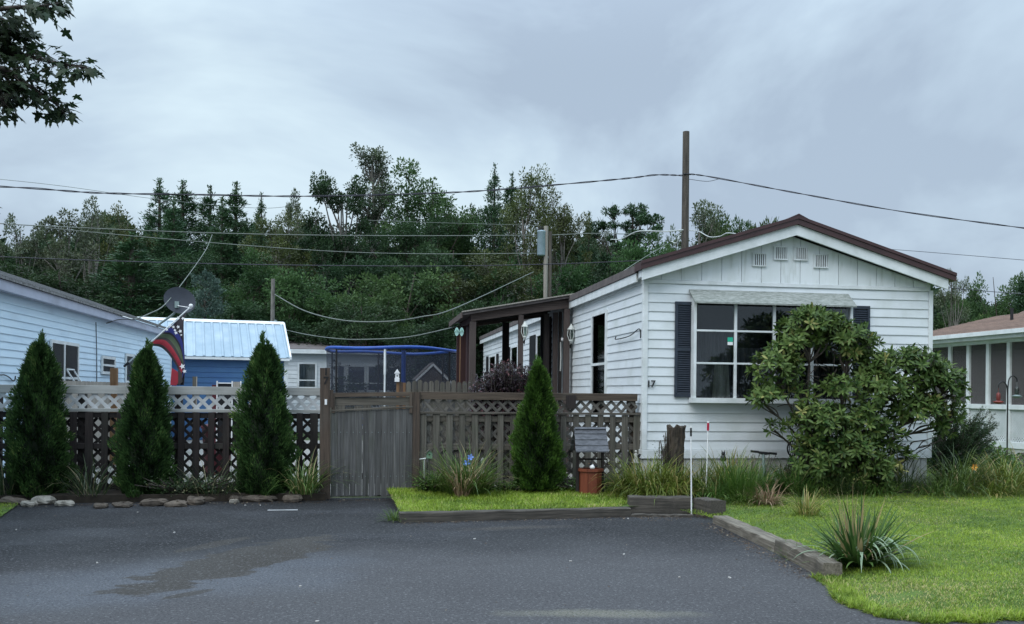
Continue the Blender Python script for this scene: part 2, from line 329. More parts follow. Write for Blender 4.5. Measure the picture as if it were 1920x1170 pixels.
_cb = {}
def cboxmesh(sx, sy, sz, mat, bev=0.003):
    key = (round(sx, 3), round(sy, 3), round(sz, 3), mat, bev)
    if key in _cb: return _cb[key]
    x, y, z = sx / 2, sy / 2, sz / 2; b = min(bev, x * .5, y * .5, z * .5)
    # octagonal section along the longest axis, ends chamfered away
    L = max(x, y, z)
    def P(axis, u, v, t): return {'x': (t, u, v), 'y': (u, t, v), 'z': (u, v, t)}[axis]
    ax = 'x' if L == x else ('y' if L == y else 'z')
    U, V_ = {'x': (y, z), 'y': (x, z), 'z': (x, y)}[ax]
    sec = [(-U + b, -V_), (U - b, -V_), (U, -V_ + b), (U, V_ - b), (U - b, V_), (-U + b, V_), (-U, V_ - b), (-U, -V_ + b)]
    vs = [P(ax, u, v, t) for t in (-L, L) for u, v in sec]
    fs = [tuple(range(8)), tuple(range(15, 7, -1))] + [(i, i + 8, (i + 1) % 8 + 8, (i + 1) % 8) for i in range(8)]
    me = bpy.data.meshes.new('piece'); me.from_pydata(vs, [], fs)
    if ax in 'xz':
        me.flip_normals()
    me.update(); me.materials.append(M[mat]); _cb[key] = me
    return me
def piece(name, dims, loc, mat, parent=None, rot=None, bev=0.003):
    return link(name, cboxmesh(*dims, mat, bev), parent, loc, rot)
def span(name, x0, x1, y0, y1, z0, z1, mat, parent=None, bev=0.003):
    return piece(name, (x1 - x0, y1 - y0, z1 - z0), ((x0 + x1) / 2, (y0 + y1) / 2, (z0 + z1) / 2), mat, parent, None, bev)
def catmull(P, m=8):
    P = [Vector(p) for p in P]; Q = [P[0] * 2 - P[1]] + P + [P[-1] * 2 - P[-2]]; out = []
    for i in range(1, len(Q) - 2):
        for j in range(m):
            t = j / m; a, b, c, d = Q[i - 1], Q[i], Q[i + 1], Q[i + 2]
            out.append(0.5 * ((2 * b) + (c - a) * t + (2 * a - 5 * b + 4 * c - d) * t * t + (3 * b - a - 3 * c + d) * t ** 3))
    out.append(P[-1]); return out
def text_part(name, txt, size, mat, parent, loc, rot, depth=0.004):
    cu = bpy.data.curves.new(name, 'FONT'); cu.body = txt; cu.size = size; cu.extrude = depth; cu.align_x = 'CENTER'; cu.align_y = 'CENTER'; cu.offset = size * 0.012
    tmp = bpy.data.objects.new('tmp', cu); COL.objects.link(tmp)
    dg = bpy.context.evaluated_depsgraph_get(); me = bpy.data.meshes.new_from_object(tmp.evaluated_get(dg))
    bpy.data.objects.remove(tmp); bpy.data.curves.remove(cu); me.materials.clear(); me.materials.append(M[mat])
    return link(name, me, parent, loc, rot)

def lattice(parent, x0, x1, z0, z1, y, mat, w=0.034, period=0.105, th=0.008, name='lattice_strip'):
    H = z1 - z0; n = 0
    for s in (1, -1):
        c = (x0 - H) if s > 0 else x0
        c += period * 0.3
        while c < x1 + (H if s < 0 else 0):
            # x = c + s*(z-z0)
            if s > 0: ta, tb = max(0, x0 - c), min(H, x1 - c)
            else: ta, tb = max(0, c - x1), min(H, c - x0)
            if tb - ta > 0.03:
                ta_, tb_ = ta, tb
                L = round((tb_ - ta_) * math.sqrt(2) / 0.02) * 0.02
                tm = (ta + tb) / 2
                piece(name, (w, th, L), (c + s * tm, y + s * th * 0.52, z0 + tm), mat, parent, (0, s * math.pi / 4, 0), 0.001); n += 1
            c += period
    return n

# ------------------------------------------------------------------ vegetation helpers (numpy)
def unit(A): return A / np.maximum(np.linalg.norm(A, axis=-1, keepdims=True), 1e-9)
def rand_dirs(n, r=None):
    r = r if r is not None else rng
    return unit(r.normal(size=(n, 3)))
def diamonds(C, D, Nn, L, W):
    """leaf quads: base C, direction D, rough normal Nn"""
    D = unit(D); S = unit(np.cross(D, Nn)); L = np.asarray(L)[:, None] if np.ndim(L) else L; W = np.asarray(W)[:, None] if np.ndim(W) else W
    mid = C + D * L * 0.45
    V = np.stack([C, mid + S * W / 2, C + D * L, mid - S * W / 2], 1).reshape(-1, 3)
    return V, np.arange(len(V)).reshape(-1, 4)
def ovals(C, D, Nn, L, W):
    """six-sided leaves with a slight fold and droop"""
    D = unit(D); S = unit(np.cross(D, Nn)); U = np.cross(S, D)
    L = np.asarray(L).reshape(-1, 1); W = np.asarray(W).reshape(-1, 1)
    a = C + D * L * .33 + U * W * .10; b = C + D * L * .75 + U * W * .02
    V = np.stack([C, a + S * W / 2, b + S * W * .42, C + D * L - U * L * .08, b - S * W * .42, a - S * W / 2,
                  C + D * L * .36 - U * W * .05, C + D * L * .74 - U * W * .10], 1)
    V = V.reshape(-1, 3); i = np.arange(len(C))[:, None] * 8
    q = np.concatenate([i + np.array([[0, 1, 6, 5]]), i + np.array([[1, 2, 7, 6]]), i + np.array([[6, 7, 4, 5]]), i + np.array([[2, 3, 4, 7]])])
    return V, q
def blades(B, az, L, W, lean, droop, nseg=5, fold=0.0):
    """strap leaves rising from B, leaning towards az and arching over"""
    n = len(B); az = np.asarray(az); L = np.asarray(L); W = np.asarray(W); lean = np.asarray(lean); droop = np.asarray(droop)
    h = np.stack([np.cos(az), np.sin(az), np.zeros(n)], 1); sd = np.stack([-np.sin(az), np.cos(az), np.zeros(n)], 1)
    P = B.copy(); rows = []
    for k in range(nseg + 1):
        t = k / nseg
        wdt = W * (0.75 + 0.25 * np.sin(min(t * 3, 1.57))) * (1 - t ** 3.0) + 0.0008
        rows.append(np.stack([P - sd * wdt[:, None] / 2, P + sd * wdt[:, None] / 2], 1))
        ang = lean + droop * ((k + .5) / nseg) ** 1.6      # from vertical
        P = P + (h * np.sin(ang)[:, None] + np.array([0, 0, 1]) * np.cos(ang)[:, None]) * (L / nseg)[:, None]
    V = np.stack(rows, 1).reshape(n, -1, 3)                # n,(nseg+1)*2,3
    m = (nseg + 1) * 2
    i = np.arange(n)[:, None] * m
    q = np.concatenate([i + np.array([[2 * k, 2 * k + 1, 2 * k + 3, 2 * k + 2]]) for k in range(nseg)])
    return V.reshape(-1, 3), q, m
def leafobj(name, V, Q, mat, tint, parent=None, stuff=False, loc=None):
    off = np.array(wloc(parent)) if parent else np.zeros(3)
    me = npmesh(name, V - off, [Q], mat, tint)
    o = link(name, me, parent)
    if stuff: o['kind'] = 'stuff'
    return o
def inpoly(P, poly):
    x, y = P[:, 0], P[:, 1]; c = np.zeros(len(P), bool); j = len(poly) - 1
    for i in range(len(poly)):
        xi, yi = poly[i]; xj, yj = poly[j]
        c ^= ((yi > y) != (yj > y)) & (x < (xj - xi) * (y - yi) / (yj - yi + 1e-12) + xi); j = i
    return c
def smooth(t): t = np.clip(t, 0, 1); return t * t * (3 - 2 * t)

# ------------------------------------------------------------------ the main measures of the place
YF = 11.8                                   # front wall of the white home
XL = atY(1207, 735, YF).x; XR = atY(1744, 735, YF).x
YFENCE = 11.92; YLF = 12.3                  # fence right of the gate / fence left of the gate
EDGE = [(5.12, 3.50), (5.2, 3.34), (5.3, 3.24), (5.55, 3.22), (6.08, 3.36), (6.35, 3.46), (6.5, 3.50), (9.45, 3.83), (9.8, 3.75), (10.0, 3.6)]
def xedge(y):
    ys = [e[0] for e in EDGE]; xs = [e[1] for e in EDGE]
    return np.interp(y, ys, xs)
def lawn_z(x, y):
    x = np.asarray(x, float); y = np.asarray(y, float)
    d = np.minimum(np.maximum(x - xedge(y), 0) / 0.7, np.maximum(y - 5.1, 0) / 0.6)
    z = 0.005 + 0.06 * smooth(d) + 0.05 * smooth((y - 7) / 4)
    z = z + 0.05 * smooth((y - 10.0) / 1.0) * (x > 2.9)
    return z + 0.012 * np.sin(x * 2.3 + 1) * np.cos(y * 1.9)
def strip_z(x, y): return 0.085 + 0.03 * smooth((np.asarray(y) - 9.8) / 1.8)

# ------------------------------------------------------------------ ground
def ground_mats():
    # asphalt with driveway film, dust and drying patches
    m = pmat('asphalt', (0.023, 0.0235, 0.026), (0.016, 0.0165, 0.018), 3.0, 0.62, bump=0.55, bscale=260, var=0.0, lo=0.3, hi=0.7, spec=0.2)
    t = m.node_tree; n = t.nodes; l = t.links; bs = n['Principled BSDF']
    hv = [x for x in n if x.type == 'HUE_SAT'][0]
    tc = [x for x in n if x.type == 'TEX_COORD'][0]
    def mixin(cur, mask, col):
        mx = n.new('ShaderNodeMix'); mx.data_type = 'RGBA'; l.new(mask, mx.inputs[0]); l.new(cur, mx.inputs[6]); mx.inputs[7].default_value = (*col, 1); return mx.outputs[2]
    def noise(scale, detail=6, stretch=(1, 1, 1), rough=0.6, rot=0):
        mp = n.new('ShaderNodeMapping'); mp.inputs['Scale'].default_value = stretch; mp.inputs['Rotation'].default_value = (0, 0, rot); l.new(tc.outputs['Object'], mp.inputs[0])
        a = n.new('ShaderNodeTexNoise'); a.inputs['Scale'].default_value = scale; a.inputs['Detail'].default_value = detail; a.inputs['Roughness'].default_value = rough; l.new(mp.outputs[0], a.inputs['Vector']); return a.outputs[0]
    def rng_(v, a, b, c=0, d=1):
        r = n.new('ShaderNodeMapRange'); r.interpolation_type = 'SMOOTHSTEP'; r.inputs['From Min'].default_value = a; r.inputs['From Max'].default_value = b
        r.inputs['To Min'].default_value = c; r.inputs['To Max'].default_value = d; l.new(v, r.inputs['Value']); return r.outputs[0]
    def mul(a, b):
        x = n.new('ShaderNodeMath'); x.operation = 'MULTIPLY'; l.new(a, x.inputs[0])
        if isinstance(b, float): x.inputs[1].default_value = b
        else: l.new(b, x.inputs[1])
        return x.outputs[0]
    def spot(cx, cy, rx, ry, rot=0.0):
        sb = n.new('ShaderNodeVectorMath'); sb.operation = 'SUBTRACT'; l.new(tc.outputs['Object'], sb.inputs[0]); sb.inputs[1].default_value = (cx, cy, 0)
        mp = n.new('ShaderNodeMapping'); mp.vector_type = 'TEXTURE'; mp.inputs['Scale'].default_value = (rx, ry, 1); mp.inputs['Rotation'].default_value = (0, 0, rot); l.new(sb.outputs[0], mp.inputs[0])
        ln = n.new('ShaderNodeVectorMath'); ln.operation = 'LENGTH'; l.new(mp.outputs[0], ln.inputs[0])
        return ln.outputs['Value']
    cur = hv.outputs[0]
    # fine aggregate speckle
    cur = mixin(cur, mul(rng_(noise(70, 3), 0.55, 0.70), 0.5), (0.080, 0.080, 0.084))
    cur = mixin(cur, mul(rng_(noise(95, 3, rough=.4), 0.56, 0.68), 0.6), (0.010, 0.010, 0.012))
    # broad worn lighter film
    cur = mixin(cur, mul(rng_(noise(0.55, 5, (1, 1.6, 1)), 0.45, 0.70), 0.35), (0.070, 0.073, 0.082))
    p = atZ(330, 1090, 0)
    def blend(lenv, amp, a, b, nscale=1.3):
        nz = noise(nscale, 6)
        ad = n.new('ShaderNodeMath'); ad.operation = 'MULTIPLY_ADD'; l.new(nz, ad.inputs[0]); ad.inputs[1].default_value = amp; l.new(lenv, ad.inputs[2])
        return rng_(ad.outputs[0], a, b, 1, 0)
    # broad lighter grey area in the middle, fading out raggedly
    pw = atZ(900, 1095, 0)
    cur = mixin(cur, mul(blend(spot(pw.x, pw.y - .4, 4.2, 1.9, 0.05), 0.9, 0.95, 1.9, 0.7), 0.9), (0.074, 0.073, 0.077))
    grain1 = noise(62, 4, rough=.7); grain2 = noise(38, 4, rough=.7)
    # blue-grey dried film around the stain at the left
    cur = mixin(cur, mul(blend(spot(p.x, p.y + .1, 1.9, 0.95, 0.35), 1.1, 0.9, 1.65), 0.75), (0.096, 0.104, 0.120))
    p2 = atZ(1120, 1150, 0)
    cur = mixin(cur, mul(blend(spot(p2.x, p2.y, 0.75, 0.13, -0.15), 1.2, 0.9, 1.7, 3.0), 0.8), (0.16, 0.155, 0.125))
    p3 = atZ(1230, 1185, 0)
    cur = mixin(cur, mul(blend(spot(p3.x, p3.y, 2.0, 0.22, -0.12), 1.4, 0.8, 1.8, 2.0), 0.45), (0.13, 0.128, 0.118))
    # brownish drying puddle: long ragged tongues that follow the slope
    def stain(pa, pb, wid, amp, amt, ns=1.9):
        A = atZ(*pa, 0); B = atZ(*pb, 0); c_ = (A + B) / 2; d_ = B - A
        ln = spot(c_.x, c_.y, d_.length / 2, wid, math.atan2(d_.y, d_.x))
        nz = noise(ns, 7, (1.0, 2.6, 1), .62, -math.atan2(d_.y, d_.x)); ad = n.new('ShaderNodeMath'); ad.operation = 'MULTIPLY_ADD'; l.new(nz, ad.inputs[0]); ad.inputs[1].default_value = amp; l.new(ln, ad.inputs[2])
        return mul(rng_(ad.outputs[0], .90 + amp * .5, 1.02 + amp * .5, 1, 0), amt)
    for q in (stain((200, 1120), (625, 1004), .37, 1.8, .95), stain((330, 1036), (470, 1006), .11, 1.2, .75, 3.0), stain((300, 1124), (405, 1104), .06, 1.0, .8, 4.0)):
        cur = mixin(cur, q, (0.048, 0.043, 0.037))
    p4 = atZ(960, 990, 0)
    cur = mixin(cur, mul(blend(spot(p4.x, p4.y, 0.9, 0.16, 0.1), 1.3, 0.7, 1.7, 4.0), 0.35), (0.105, 0.088, 0.070))
    cur = mixin(cur, mul(rng_(grain1, 0.50, 0.62), 0.75), (0.014, 0.014, 0.016))
    cur = mixin(cur, mul(rng_(grain2, 0.54, 0.66), 0.6), (0.20, 0.20, 0.205))
    l.new(cur, bs.inputs['Base Color'])
    rr = rng_(noise(0.9, 4), 0.4, 0.65, 0.65, 0.85); l.new(rr, bs.inputs['Roughness'])
    M['asphalt'] = m
    M['stain'] = pmat('stain', (0.074, 0.064, 0.054), (0.048, 0.043, 0.038), 6, 0.7, bump=0.4, bscale=260, var=0.0)
    M['soil'] = pmat('soil', (0.045, 0.034, 0.024), (0.022, 0.017, 0.012), 9, 0.95, bump=0.8)
    M['lawn_soil'] = pmat('lawn_soil', (0.090, 0.155, 0.022), (0.055, 0.090, 0.016), 9, 0.95, bump=0.8, bscale=60, dirt=(0.14, 0.13, 0.06), dirt_scale=1.6, dirt_lo=0.52, dirt_hi=0.72, dirt_amt=0.6)
    M['field'] = pmat('field', (0.060, 0.090, 0.025), (0.040, 0.055, 0.020), 0.8, 0.95, bump=0.5, dirt=(0.09, 0.085, 0.05), dirt_scale=.6)
    M['gravel'] = pmat('gravel', (0.30, 0.29, 0.27), (0.19, 0.18, 0.165), 30, 0.9, bump=0.8, dirt=(0.10, 0.12, 0.06), dirt_scale=1.2, dirt_amt=0.7)
    M['mulch'] = pmat('mulch', (0.12, 0.075, 0.05), (0.05, 0.034, 0.025), 30, 0.95, bump=0.8)
ground_mats()

def sheet(name, poly, z, mat, cuts=0, kind='structure'):
    mb = MB(); mb.add([(x, y, z) for x, y in poly], [tuple(range(len(poly)))]); o = mb.build(name, mat); o['kind'] = kind
    return o
sheet('ground', [(-260, -60), (260, -60), (260, 420), (-260, 420)], -0.03, 'field')
sheet('driveway', [(-30, -20), (30, -20), (30, 5.2), (4.2, 5.2), (4.2, 12.0), (-5.4, 12.0), (-5.4, 5.2), (-30, 5.2)], 0.0, 'asphalt')
sheet('back_yard', [(-8, 12.4), (3.6, 12.4), (3.6, 26), (-8, 26)], -0.012, 'gravel')

def grid_sheet(name, xa, xb, ys, nx, zf, mat):
    """rows at ys, each from xa(y) to xb(y)"""
    rows = []
    for y in ys:
        u = np.linspace(0, 1, nx) ** 1.8; x = xa(y) + (xb(y) - xa(y)) * u
        rows.append(np.stack([x, np.full(nx, y), zf(x, np.full(nx, y))], 1))
    V = np.concatenate(rows); n = len(ys); i = np.arange((n - 1) * nx).reshape(n - 1, nx)[:, :-1].ravel()[:, None]
    Q = np.concatenate([i, i + 1, i + nx + 1, i + nx], 1)
    o = link(name, npmesh(name, V, [Q], mat, smooth=True)); o['kind'] = 'structure'; return o
ys = np.concatenate([np.linspace(5.1, 12, 70), np.linspace(12.3, 40, 30)])
grid_sheet('lawn', lambda y: float(np.interp(y, [5.12, 5.2, 5.3, 5.55, 6.08, 6.35, 6.5, 9.4, 9.75, 10.0, 10.36], [3.50, 3.34, 3.24, 3.22, 3.36, 3.46, 3.50, 3.83, 4.06, 4.06, 3.65])) if y < 10.36 else (3.02 if y < 11.9 else XL + .1), lambda y: 34.0, ys, 60, lawn_z, 'lawn_soil')
grid_sheet('grass_strip', lambda y: 0.44 - .05 * min(1, (y - 9.79) / .5), lambda y: 0.62 if y < 9.80 else float(np.interp(y, [9.80, 10.03, 10.2], [1.0, 2.95, 3.05])) if y < 10.2 else 3.75, np.concatenate([[9.80], np.linspace(9.83, 10.2, 8), np.linspace(10.25, 12.1, 12)]), 24, strip_z, 'lawn_soil')
# corner of lawn at the far left, and the raised bed under the hedge
pl = atZ(45, 940, 0); pl2 = atZ(0, 972, 0)
sheet('grass_corner', [(-9, pl2.y - .7), (pl2.x - .5, pl2.y - .35), (pl2.x, pl2.y), (pl.x, pl.y), (pl.x + .1, pl.y + .4), (-9, pl.y + .4)], 0.016, 'lawn_soil')
mb = MB(); mb.prism([(-9.0, -0.02), (-9.0, 0.10), (-0.45, 0.09), (-0.45, -0.02)], 'y', 11.72, 12.6); o = mb.build('planting_bed', 'soil'); o['kind'] = 'structure'
grid_sheet('flower_bed', lambda y: 3.0 if y < 10.7 else 3.0, lambda y: 4.0 if y < 10.62 else 9.9, np.linspace(10.36, 11.79, 14), 40, lambda x, y: lawn_z(x, y) + .006, 'soil')
# ------------------------------------------------------------------ white mobile home
def zY(px, py, Y): return atY(px, py, Y).z
def lap_x(parent, name, x0, x1, y, z, h, mat, sgn=-1, cache={}):
    """lap board along X on a wall whose face is at y; sgn=-1 faces the camera"""
    k = (round(x1 - x0, 3), round(h, 4), mat, sgn)
    if k not in cache:
        mb = MB(); s = sgn; mb.prism([(0, 0), (s * 0.019, 0.0), (s * 0.019, 0.006), (s * 0.006, h), (0, h)], 'x', 0, x1 - x0); cache[k] = mb.mesh(name, mat)
    return link(name, cache[k], parent, (x0, y, z))
def lap_y(parent, name, y0, y1, x, z, h, mat, sgn=-1, cache={}):
    k = (round(y1 - y0, 3), round(h, 4), mat, sgn)
    if k not in cache:
        mb = MB(); s = sgn; mb.prism([(0, 0), (s * 0.019, 0.0), (s * 0.019, 0.006), (s * 0.006, h), (0, h)], 'y', 0, y1 - y0); cache[k] = mb.mesh(name, mat)
    return link(name, cache[k], parent, (x, y0, z))

def main_home():
    YB = 28.3; ZG = 2.885; ZT = 0.64; ZB = 0.52; nb = 18; bh = (ZG - ZT) / nb
    H = thing('mobile_home', (XL, YF, 0), 'white lap-sided mobile home with a brown metal roof edge, numbered 17 on its front', 'house')
    XM = atY(1500, 412, 11.52).x; ze = 3.05; zp = 3.73           # roof underside at eaves and peak (top of white board)
    xle = XL - 0.10; xre = XR + 0.13
    def roof_z(x):                                            # underside of the roof deck
        t = (x - xle) / (XM - xle) if x < XM else (xre - x) / (xre - XM)
        return ze - 0.10 + (zp - ze) * t
    # backing walls
    mb = MB(); mb.prism([(XL + .01, ZB), (XL + .01, roof_z(XL)), (XM, roof_z(XM) - .02), (XR - .01, roof_z(XR)), (XR - .01, ZB)], 'y', YF + .002, YF + .10)
    mb.box(XL + .002, XL + .10, YF + .102, YB - .1, ZB, 2.99); mb.box(XR - .10, XR - .002, YF + .102, YB - .1, ZB, 2.99); mb.box(XL + .002, XR - .002, YB - .098, YB, ZB, 2.99)
    mb.build('wall', 'white_siding', H)
    for i in range(nb):
        lap_x(H, 'siding_board', XL + .045, XR - .05, YF, ZT + i * bh, bh * 1.02, 'white_siding')
    for i in range(nb + 0):
        lap_y(H, 'siding_board', YF + .05, YB, XL, ZT + i * bh, bh * 1.02, 'white_siding')
    span('frieze_board', XL - .022, XL - .002, YF + .05, YB, ZG + .003, ZG + .10, 'white_trim', H)
    # base trim + skirting
    span('base_trim', XL - .03, XR + .01, YF - .034, YF - .002, ZB, ZT - .004, 'white_trim', H)
    span('base_trim', XL - .034, XL - .002, YF + .0, YB, ZB, ZT - .004, 'white_trim', H)
    x = XL
    while x < XR - .05:
        w = min(0.30, XR - x)
        mb = MB()
        for j in range(3):
            a = x + j * w / 3; mb.prism([(a, YF), (a, YF - .010), (a + w / 3 - .012, YF - .010), (a + w / 3 - .004, YF - .002), (a + w / 3, YF - .002), (a + w / 3, YF)], 'z', 0.0, ZB - .002)
        mb.build('skirting_panel', 'skirting', H, origin=(x, YF, 0)); x += w
    y = YF + .02
    while y < YB:
        span('skirting_panel', XL - .010, XL + .01, y, y + .58, 0, ZB - .002, 'skirting', H); y += .6
    # corner posts
    span('corner_trim', XL - .025, XL + .044, YF - .028, YF + .045, ZT, ZG + .12, 'white_trim', H)
    span('corner_trim', XR - .048, XR + .016, YF - .028, YF + .03, ZT, ZG + .02, 'white_trim', H)
    # gable panels, upright boards following the roof
    span('frieze_board', XL + .045, XR - .05, YF - .028, YF - .002, ZG + .005, ZG + .055, 'white_trim', H)
    x0 = atY(1240, 520, YF).x - .287 * 2; pw = 0.287
    xs = [max(XL + .04, x0 + pw * i) for i in range(17) if x0 + pw * (i + 1) > XL + .04 and x0 + pw * i < XR - .06]
    for i, a in enumerate(xs):
        b = min(XR - .06, (x0 + pw * math.ceil((a - x0 + 1e-4) / pw)))
        if b - a < .03: continue
        a2, b2 = a + .0, b - .009
        top = [(a2, roof_z(a2) - .03)] + ([(XM, roof_z(XM) - .03)] if a2 < XM < b2 else []) + [(b2, roof_z(b2) - .03)]
        zb = ZG + .058
        if max(t[1] for t in top) < zb + .015: continue
        top = [(p[0], max(p[1], zb + .004)) for p in top]
        mb = MB(); mb.prism([(a2, zb)] + top + [(b2, zb)], 'y', YF - .014, YF - .001); mb.build('gable_panel', 'gable_panel', H, origin=(a, YF, zb))
        mb = MB(); mb.prism([(a2, zb)] + top + [(b2, zb)], 'y', YF - .014, YF - .001)
    # gable vents
    for (pa, pb, ya, yb) in ((1411, 1437, 474, 500), (1451, 1477, 461, 488), (1489, 1515, 462, 489), (1526, 1553, 476, 503)):
        A = atY(pa, ya, YF - .03); B = atY(pb, yb, YF - .03)
        v = span('vent_panel', A.x + .012, B.x - .012, YF - .020, YF - .0145, B.z + .012, A.z - .012, 'dark_room', H, 0.001)
        v.name = 'gable_vent'
        mb = MB(); mb.box(A.x, B.x, YF - .042, YF - .015, A.z - .016, A.z); mb.box(A.x, B.x, YF - .042, YF - .015, B.z, B.z + .016)
        mb.box(A.x, A.x + .014, YF - .041, YF - .016, B.z + .016, A.z - .016); mb.box(B.x - .014, B.x, YF - .041, YF - .016, B.z + .016, A.z - .016)
        mb.build('frame', 'white_trim', v)
        for j in range(6):
            xx = A.x + .014 + (B.x - A.x - .028) * (j + .5) / 6
            span('slat', xx - .008, xx + .007, YF - .036, YF - .0215, B.z + .016, A.z - .016, 'white_trim', v, .001)
    # roof deck, rake boards, brown metal trim
    YR = 11.60
    top = lambda x: roof_z(x) + .10 + .10
    mb = MB()
    mb.prism([(xle, roof_z(xle) + .10), (XM, roof_z(XM) + .10), (xre, roof_z(xre) + .10), (xre, roof_z(xre) + .17), (XM, roof_z(XM) + .17), (xle, roof_z(xle) + .17)], 'y', YR + .03, YB + .2)
    mb.build('roof', 'grey_shingle', H)
    for (xa, xb) in ((xle, XM), (XM, xre)):
        mb = MB(); mb.prism([(xa, roof_z(xa) - .045), (xa, roof_z(xa) + .098), (xb, roof_z(xb) + .098), (xb, roof_z(xb) - .045)], 'y', YR, YR + .028); mb.build('rake_board', 'white_trim', H)
        mb = MB(); mb.prism([(xa, roof_z(xa) - .0), (xa, roof_z(xa) + .095), (xb, roof_z(xb) + .095), (xb, roof_z(xb) - .0)], 'y', YR + .03, YF - .03); mb.build('soffit', 'white_trim', H)
    ex = 0.05
    def brown(xa, xb):
        mb = MB(); sg = .0
        za, zb = roof_z(xa), roof_z(xb)
        mb.prism([(xa, za + .100), (xa, za + .205), (xb, zb + .205), (xb, zb + .100)], 'y', YR - .035, YR + .26)
        mb.prism([(xa, za + .172), (xa, za + .215), (xb, zb + .215), (xb, zb + .172)], 'y', YR - .048, YR - .0355)
        mb.build('metal_roof_edge', 'brown_metal', H)
    brown(xle - .03, XM); brown(XM, xre + .10)
    mb = MB(); mb.prism([(XM - .14, roof_z(XM) + .174), (XM, roof_z(XM) + .24), (XM + .14, roof_z(XM) + .174), (XM, roof_z(XM) + .218)], 'y', YR - .05, YR + .26); mb.build('ridge_cap', 'brown_metal', H)
    # eave fascia and dark drip edge along the left side
    span('fascia_board', xle - .002, xle + .02, YR + .27, YB + .2, ze - .14, ze - .02, 'white_trim', H)
    span('drip_edge', xle - .02, xle + .02, YR + .27, YB + .2, ze - .018, ze + .085, 'grey_shingle', H)
    span('soffit', xle + .021, XL, YR + .27, YB, ze - .10, ze - .085, 'white_trim', H)
    # ---- bay window
    Yw = YF - .15
    A = atY(1302, 557, Yw); B = atY(1598, 757, Yw); x0, x1 = A.x, B.x; z1, z0 = A.z, atY(1302, 751, Yw).z
    Wd = thing_part('window', H, ((x0 + x1) / 2, Yw, (z0 + z1) / 2)) if False else None
    mb = MB(); fr = .038
    mb.box(x0, x1, Yw, YF - .02, z1 - fr, z1); mb.box(x0 - .02, x1 + .02, Yw - .02, YF - .02, z0 - .03, z0 + fr)
    mb.box(x0, x0 + fr, Yw + .001, YF - .02, z0 + fr, z1 - fr); mb.box(x1 - fr, x1, Yw + .001, YF - .02, z0 + fr, z1 - fr)
    win = mb.build('window', 'white_trim', H)
    nx, nz = 4, 3; gx0, gx1, gz0, gz1 = x0 + fr, x1 - fr, z0 + fr, z1 - fr
    cw = (gx1 - gx0) / nx; zc = [gz0, gz0 + (gz1 - gz0) * .355, gz0 + (gz1 - gz0) * .69, gz1]
    for i in range(1, nx): span('mullion', gx0 + cw * i - .019, gx0 + cw * i + .019, Yw + .004, Yw + .05, gz0, gz1, 'white_trim', win)
    for z in zc[1:3]: span('muntin', gx0, gx1, Yw + .010, Yw + .045, z - .013, z + .013, 'white_trim', win)
    for i in range(nx):
        for j in range(nz):
            span('pane', gx0 + cw * i + .019, gx0 + cw * (i + 1) - .019, Yw + .024, Yw + .027, zc[j] + .0135, zc[j + 1] - .0135, 'glass', win, .0005)
    span('backing', gx0 - .01, gx1 + .01, YF - .03, YF - .024, gz0 - .005, gz1 + .005, 'dark_room', win)
    # curtains: folded cloth hanging inside
    def curtain(xa, xb, za, zb, mat, y0, flare=0.0, folds=9):
        mb = MB(); n = 40; vs = []
        for k in range(n + 1):
            t = k / n; xx = xa + (xb - xa) * t; yy = y0 + .012 * math.sin(t * folds * 6.283)
            vs += [(xx, yy, zb), (xx + flare * (t - .5), yy + .004, za)]
        mb.add(vs, [(2 * k, 2 * k + 1, 2 * k + 3, 2 * k + 2) for k in range(n)], True); return mb.build('curtain', mat, win)
    curtain(gx0 + .0, gx0 + cw * .95, gz0, zc[2], 'curtain', YF - .075, .0)
    curtain(gx0 + cw * .50, gx0 + cw * .85, gz0, zc[1] + .02, 'curtain_pale', YF - .100, .06, 5)
    curtain(gx0 + cw * 1.05, gx0 + cw * 2.1, gz0, zc[1] + .22, 'curtain', YF - .075, .1)
    curtain(gx0 + cw * 2.9, gx0 + cw * 3.95, gz0, gz1, 'curtain', YF - .075)
    s = atY(1370, 640, Yw); span('window_sticker', s.x - .035, s.x + .04, Yw + .020, Yw + .0235, s.z - .005, s.z + .055, 'sticker', win, .0005)
    span('window_sticker', s.x - .035, s.x + .04, Yw + .020, Yw + .0235, s.z - .05, s.z - .008, 'white_paint', win, .0005)
    # awning over the window
    Ya = Yw - .10; P = atY(1303, 545, YF); zt = P.z
    xa, xb = atY(1303, 556, Ya).x, atY(1607, 562, Ya).x; zb_ = atY(1303, 565, Ya).z
    prof = [(YF - .02, zt + .015), (Ya, zb_), (Ya, zb_ - .022), (YF - .02, zt - .010)]
    mb = MB(); mb.prism(prof, 'x', xa, xb)
    mb.build('awning', 'awning', H)
    # shutters
    for (pa, pb, ya, yb) in ((1267, 1302, 565, 745), (1598, 1630, 573, 750)):
        A = atY(pa, ya, YF - .05); B = atY(pb, yb, YF - .05)
        mb = MB(); mb.box(A.x, A.x + .035, YF - .05, YF - .02, B.z, A.z); mb.box(B.x - .035, B.x, YF - .05, YF - .02, B.z, A.z)
        for zz in (B.z, (A.z + B.z) / 2 - .02, A.z - .045): mb.box(A.x + .035, B.x - .035, YF - .049, YF - .02, zz, zz + .045)
        sh = mb.build('shutter', 'navy', H)
        n = 40; mb = MB()
        for k in range(n):
            zz = B.z + .05 + (A.z - B.z - .10) * k / n
            mb.prism([(YF - .022, zz + .026), (YF - .044, zz), (YF - .044, zz + .006), (YF - .022, zz + .032)], 'x', A.x + .0355, B.x - .0355)
        lv = mb.build('louvres', 'navy', sh); lv['kind'] = 'stuff'
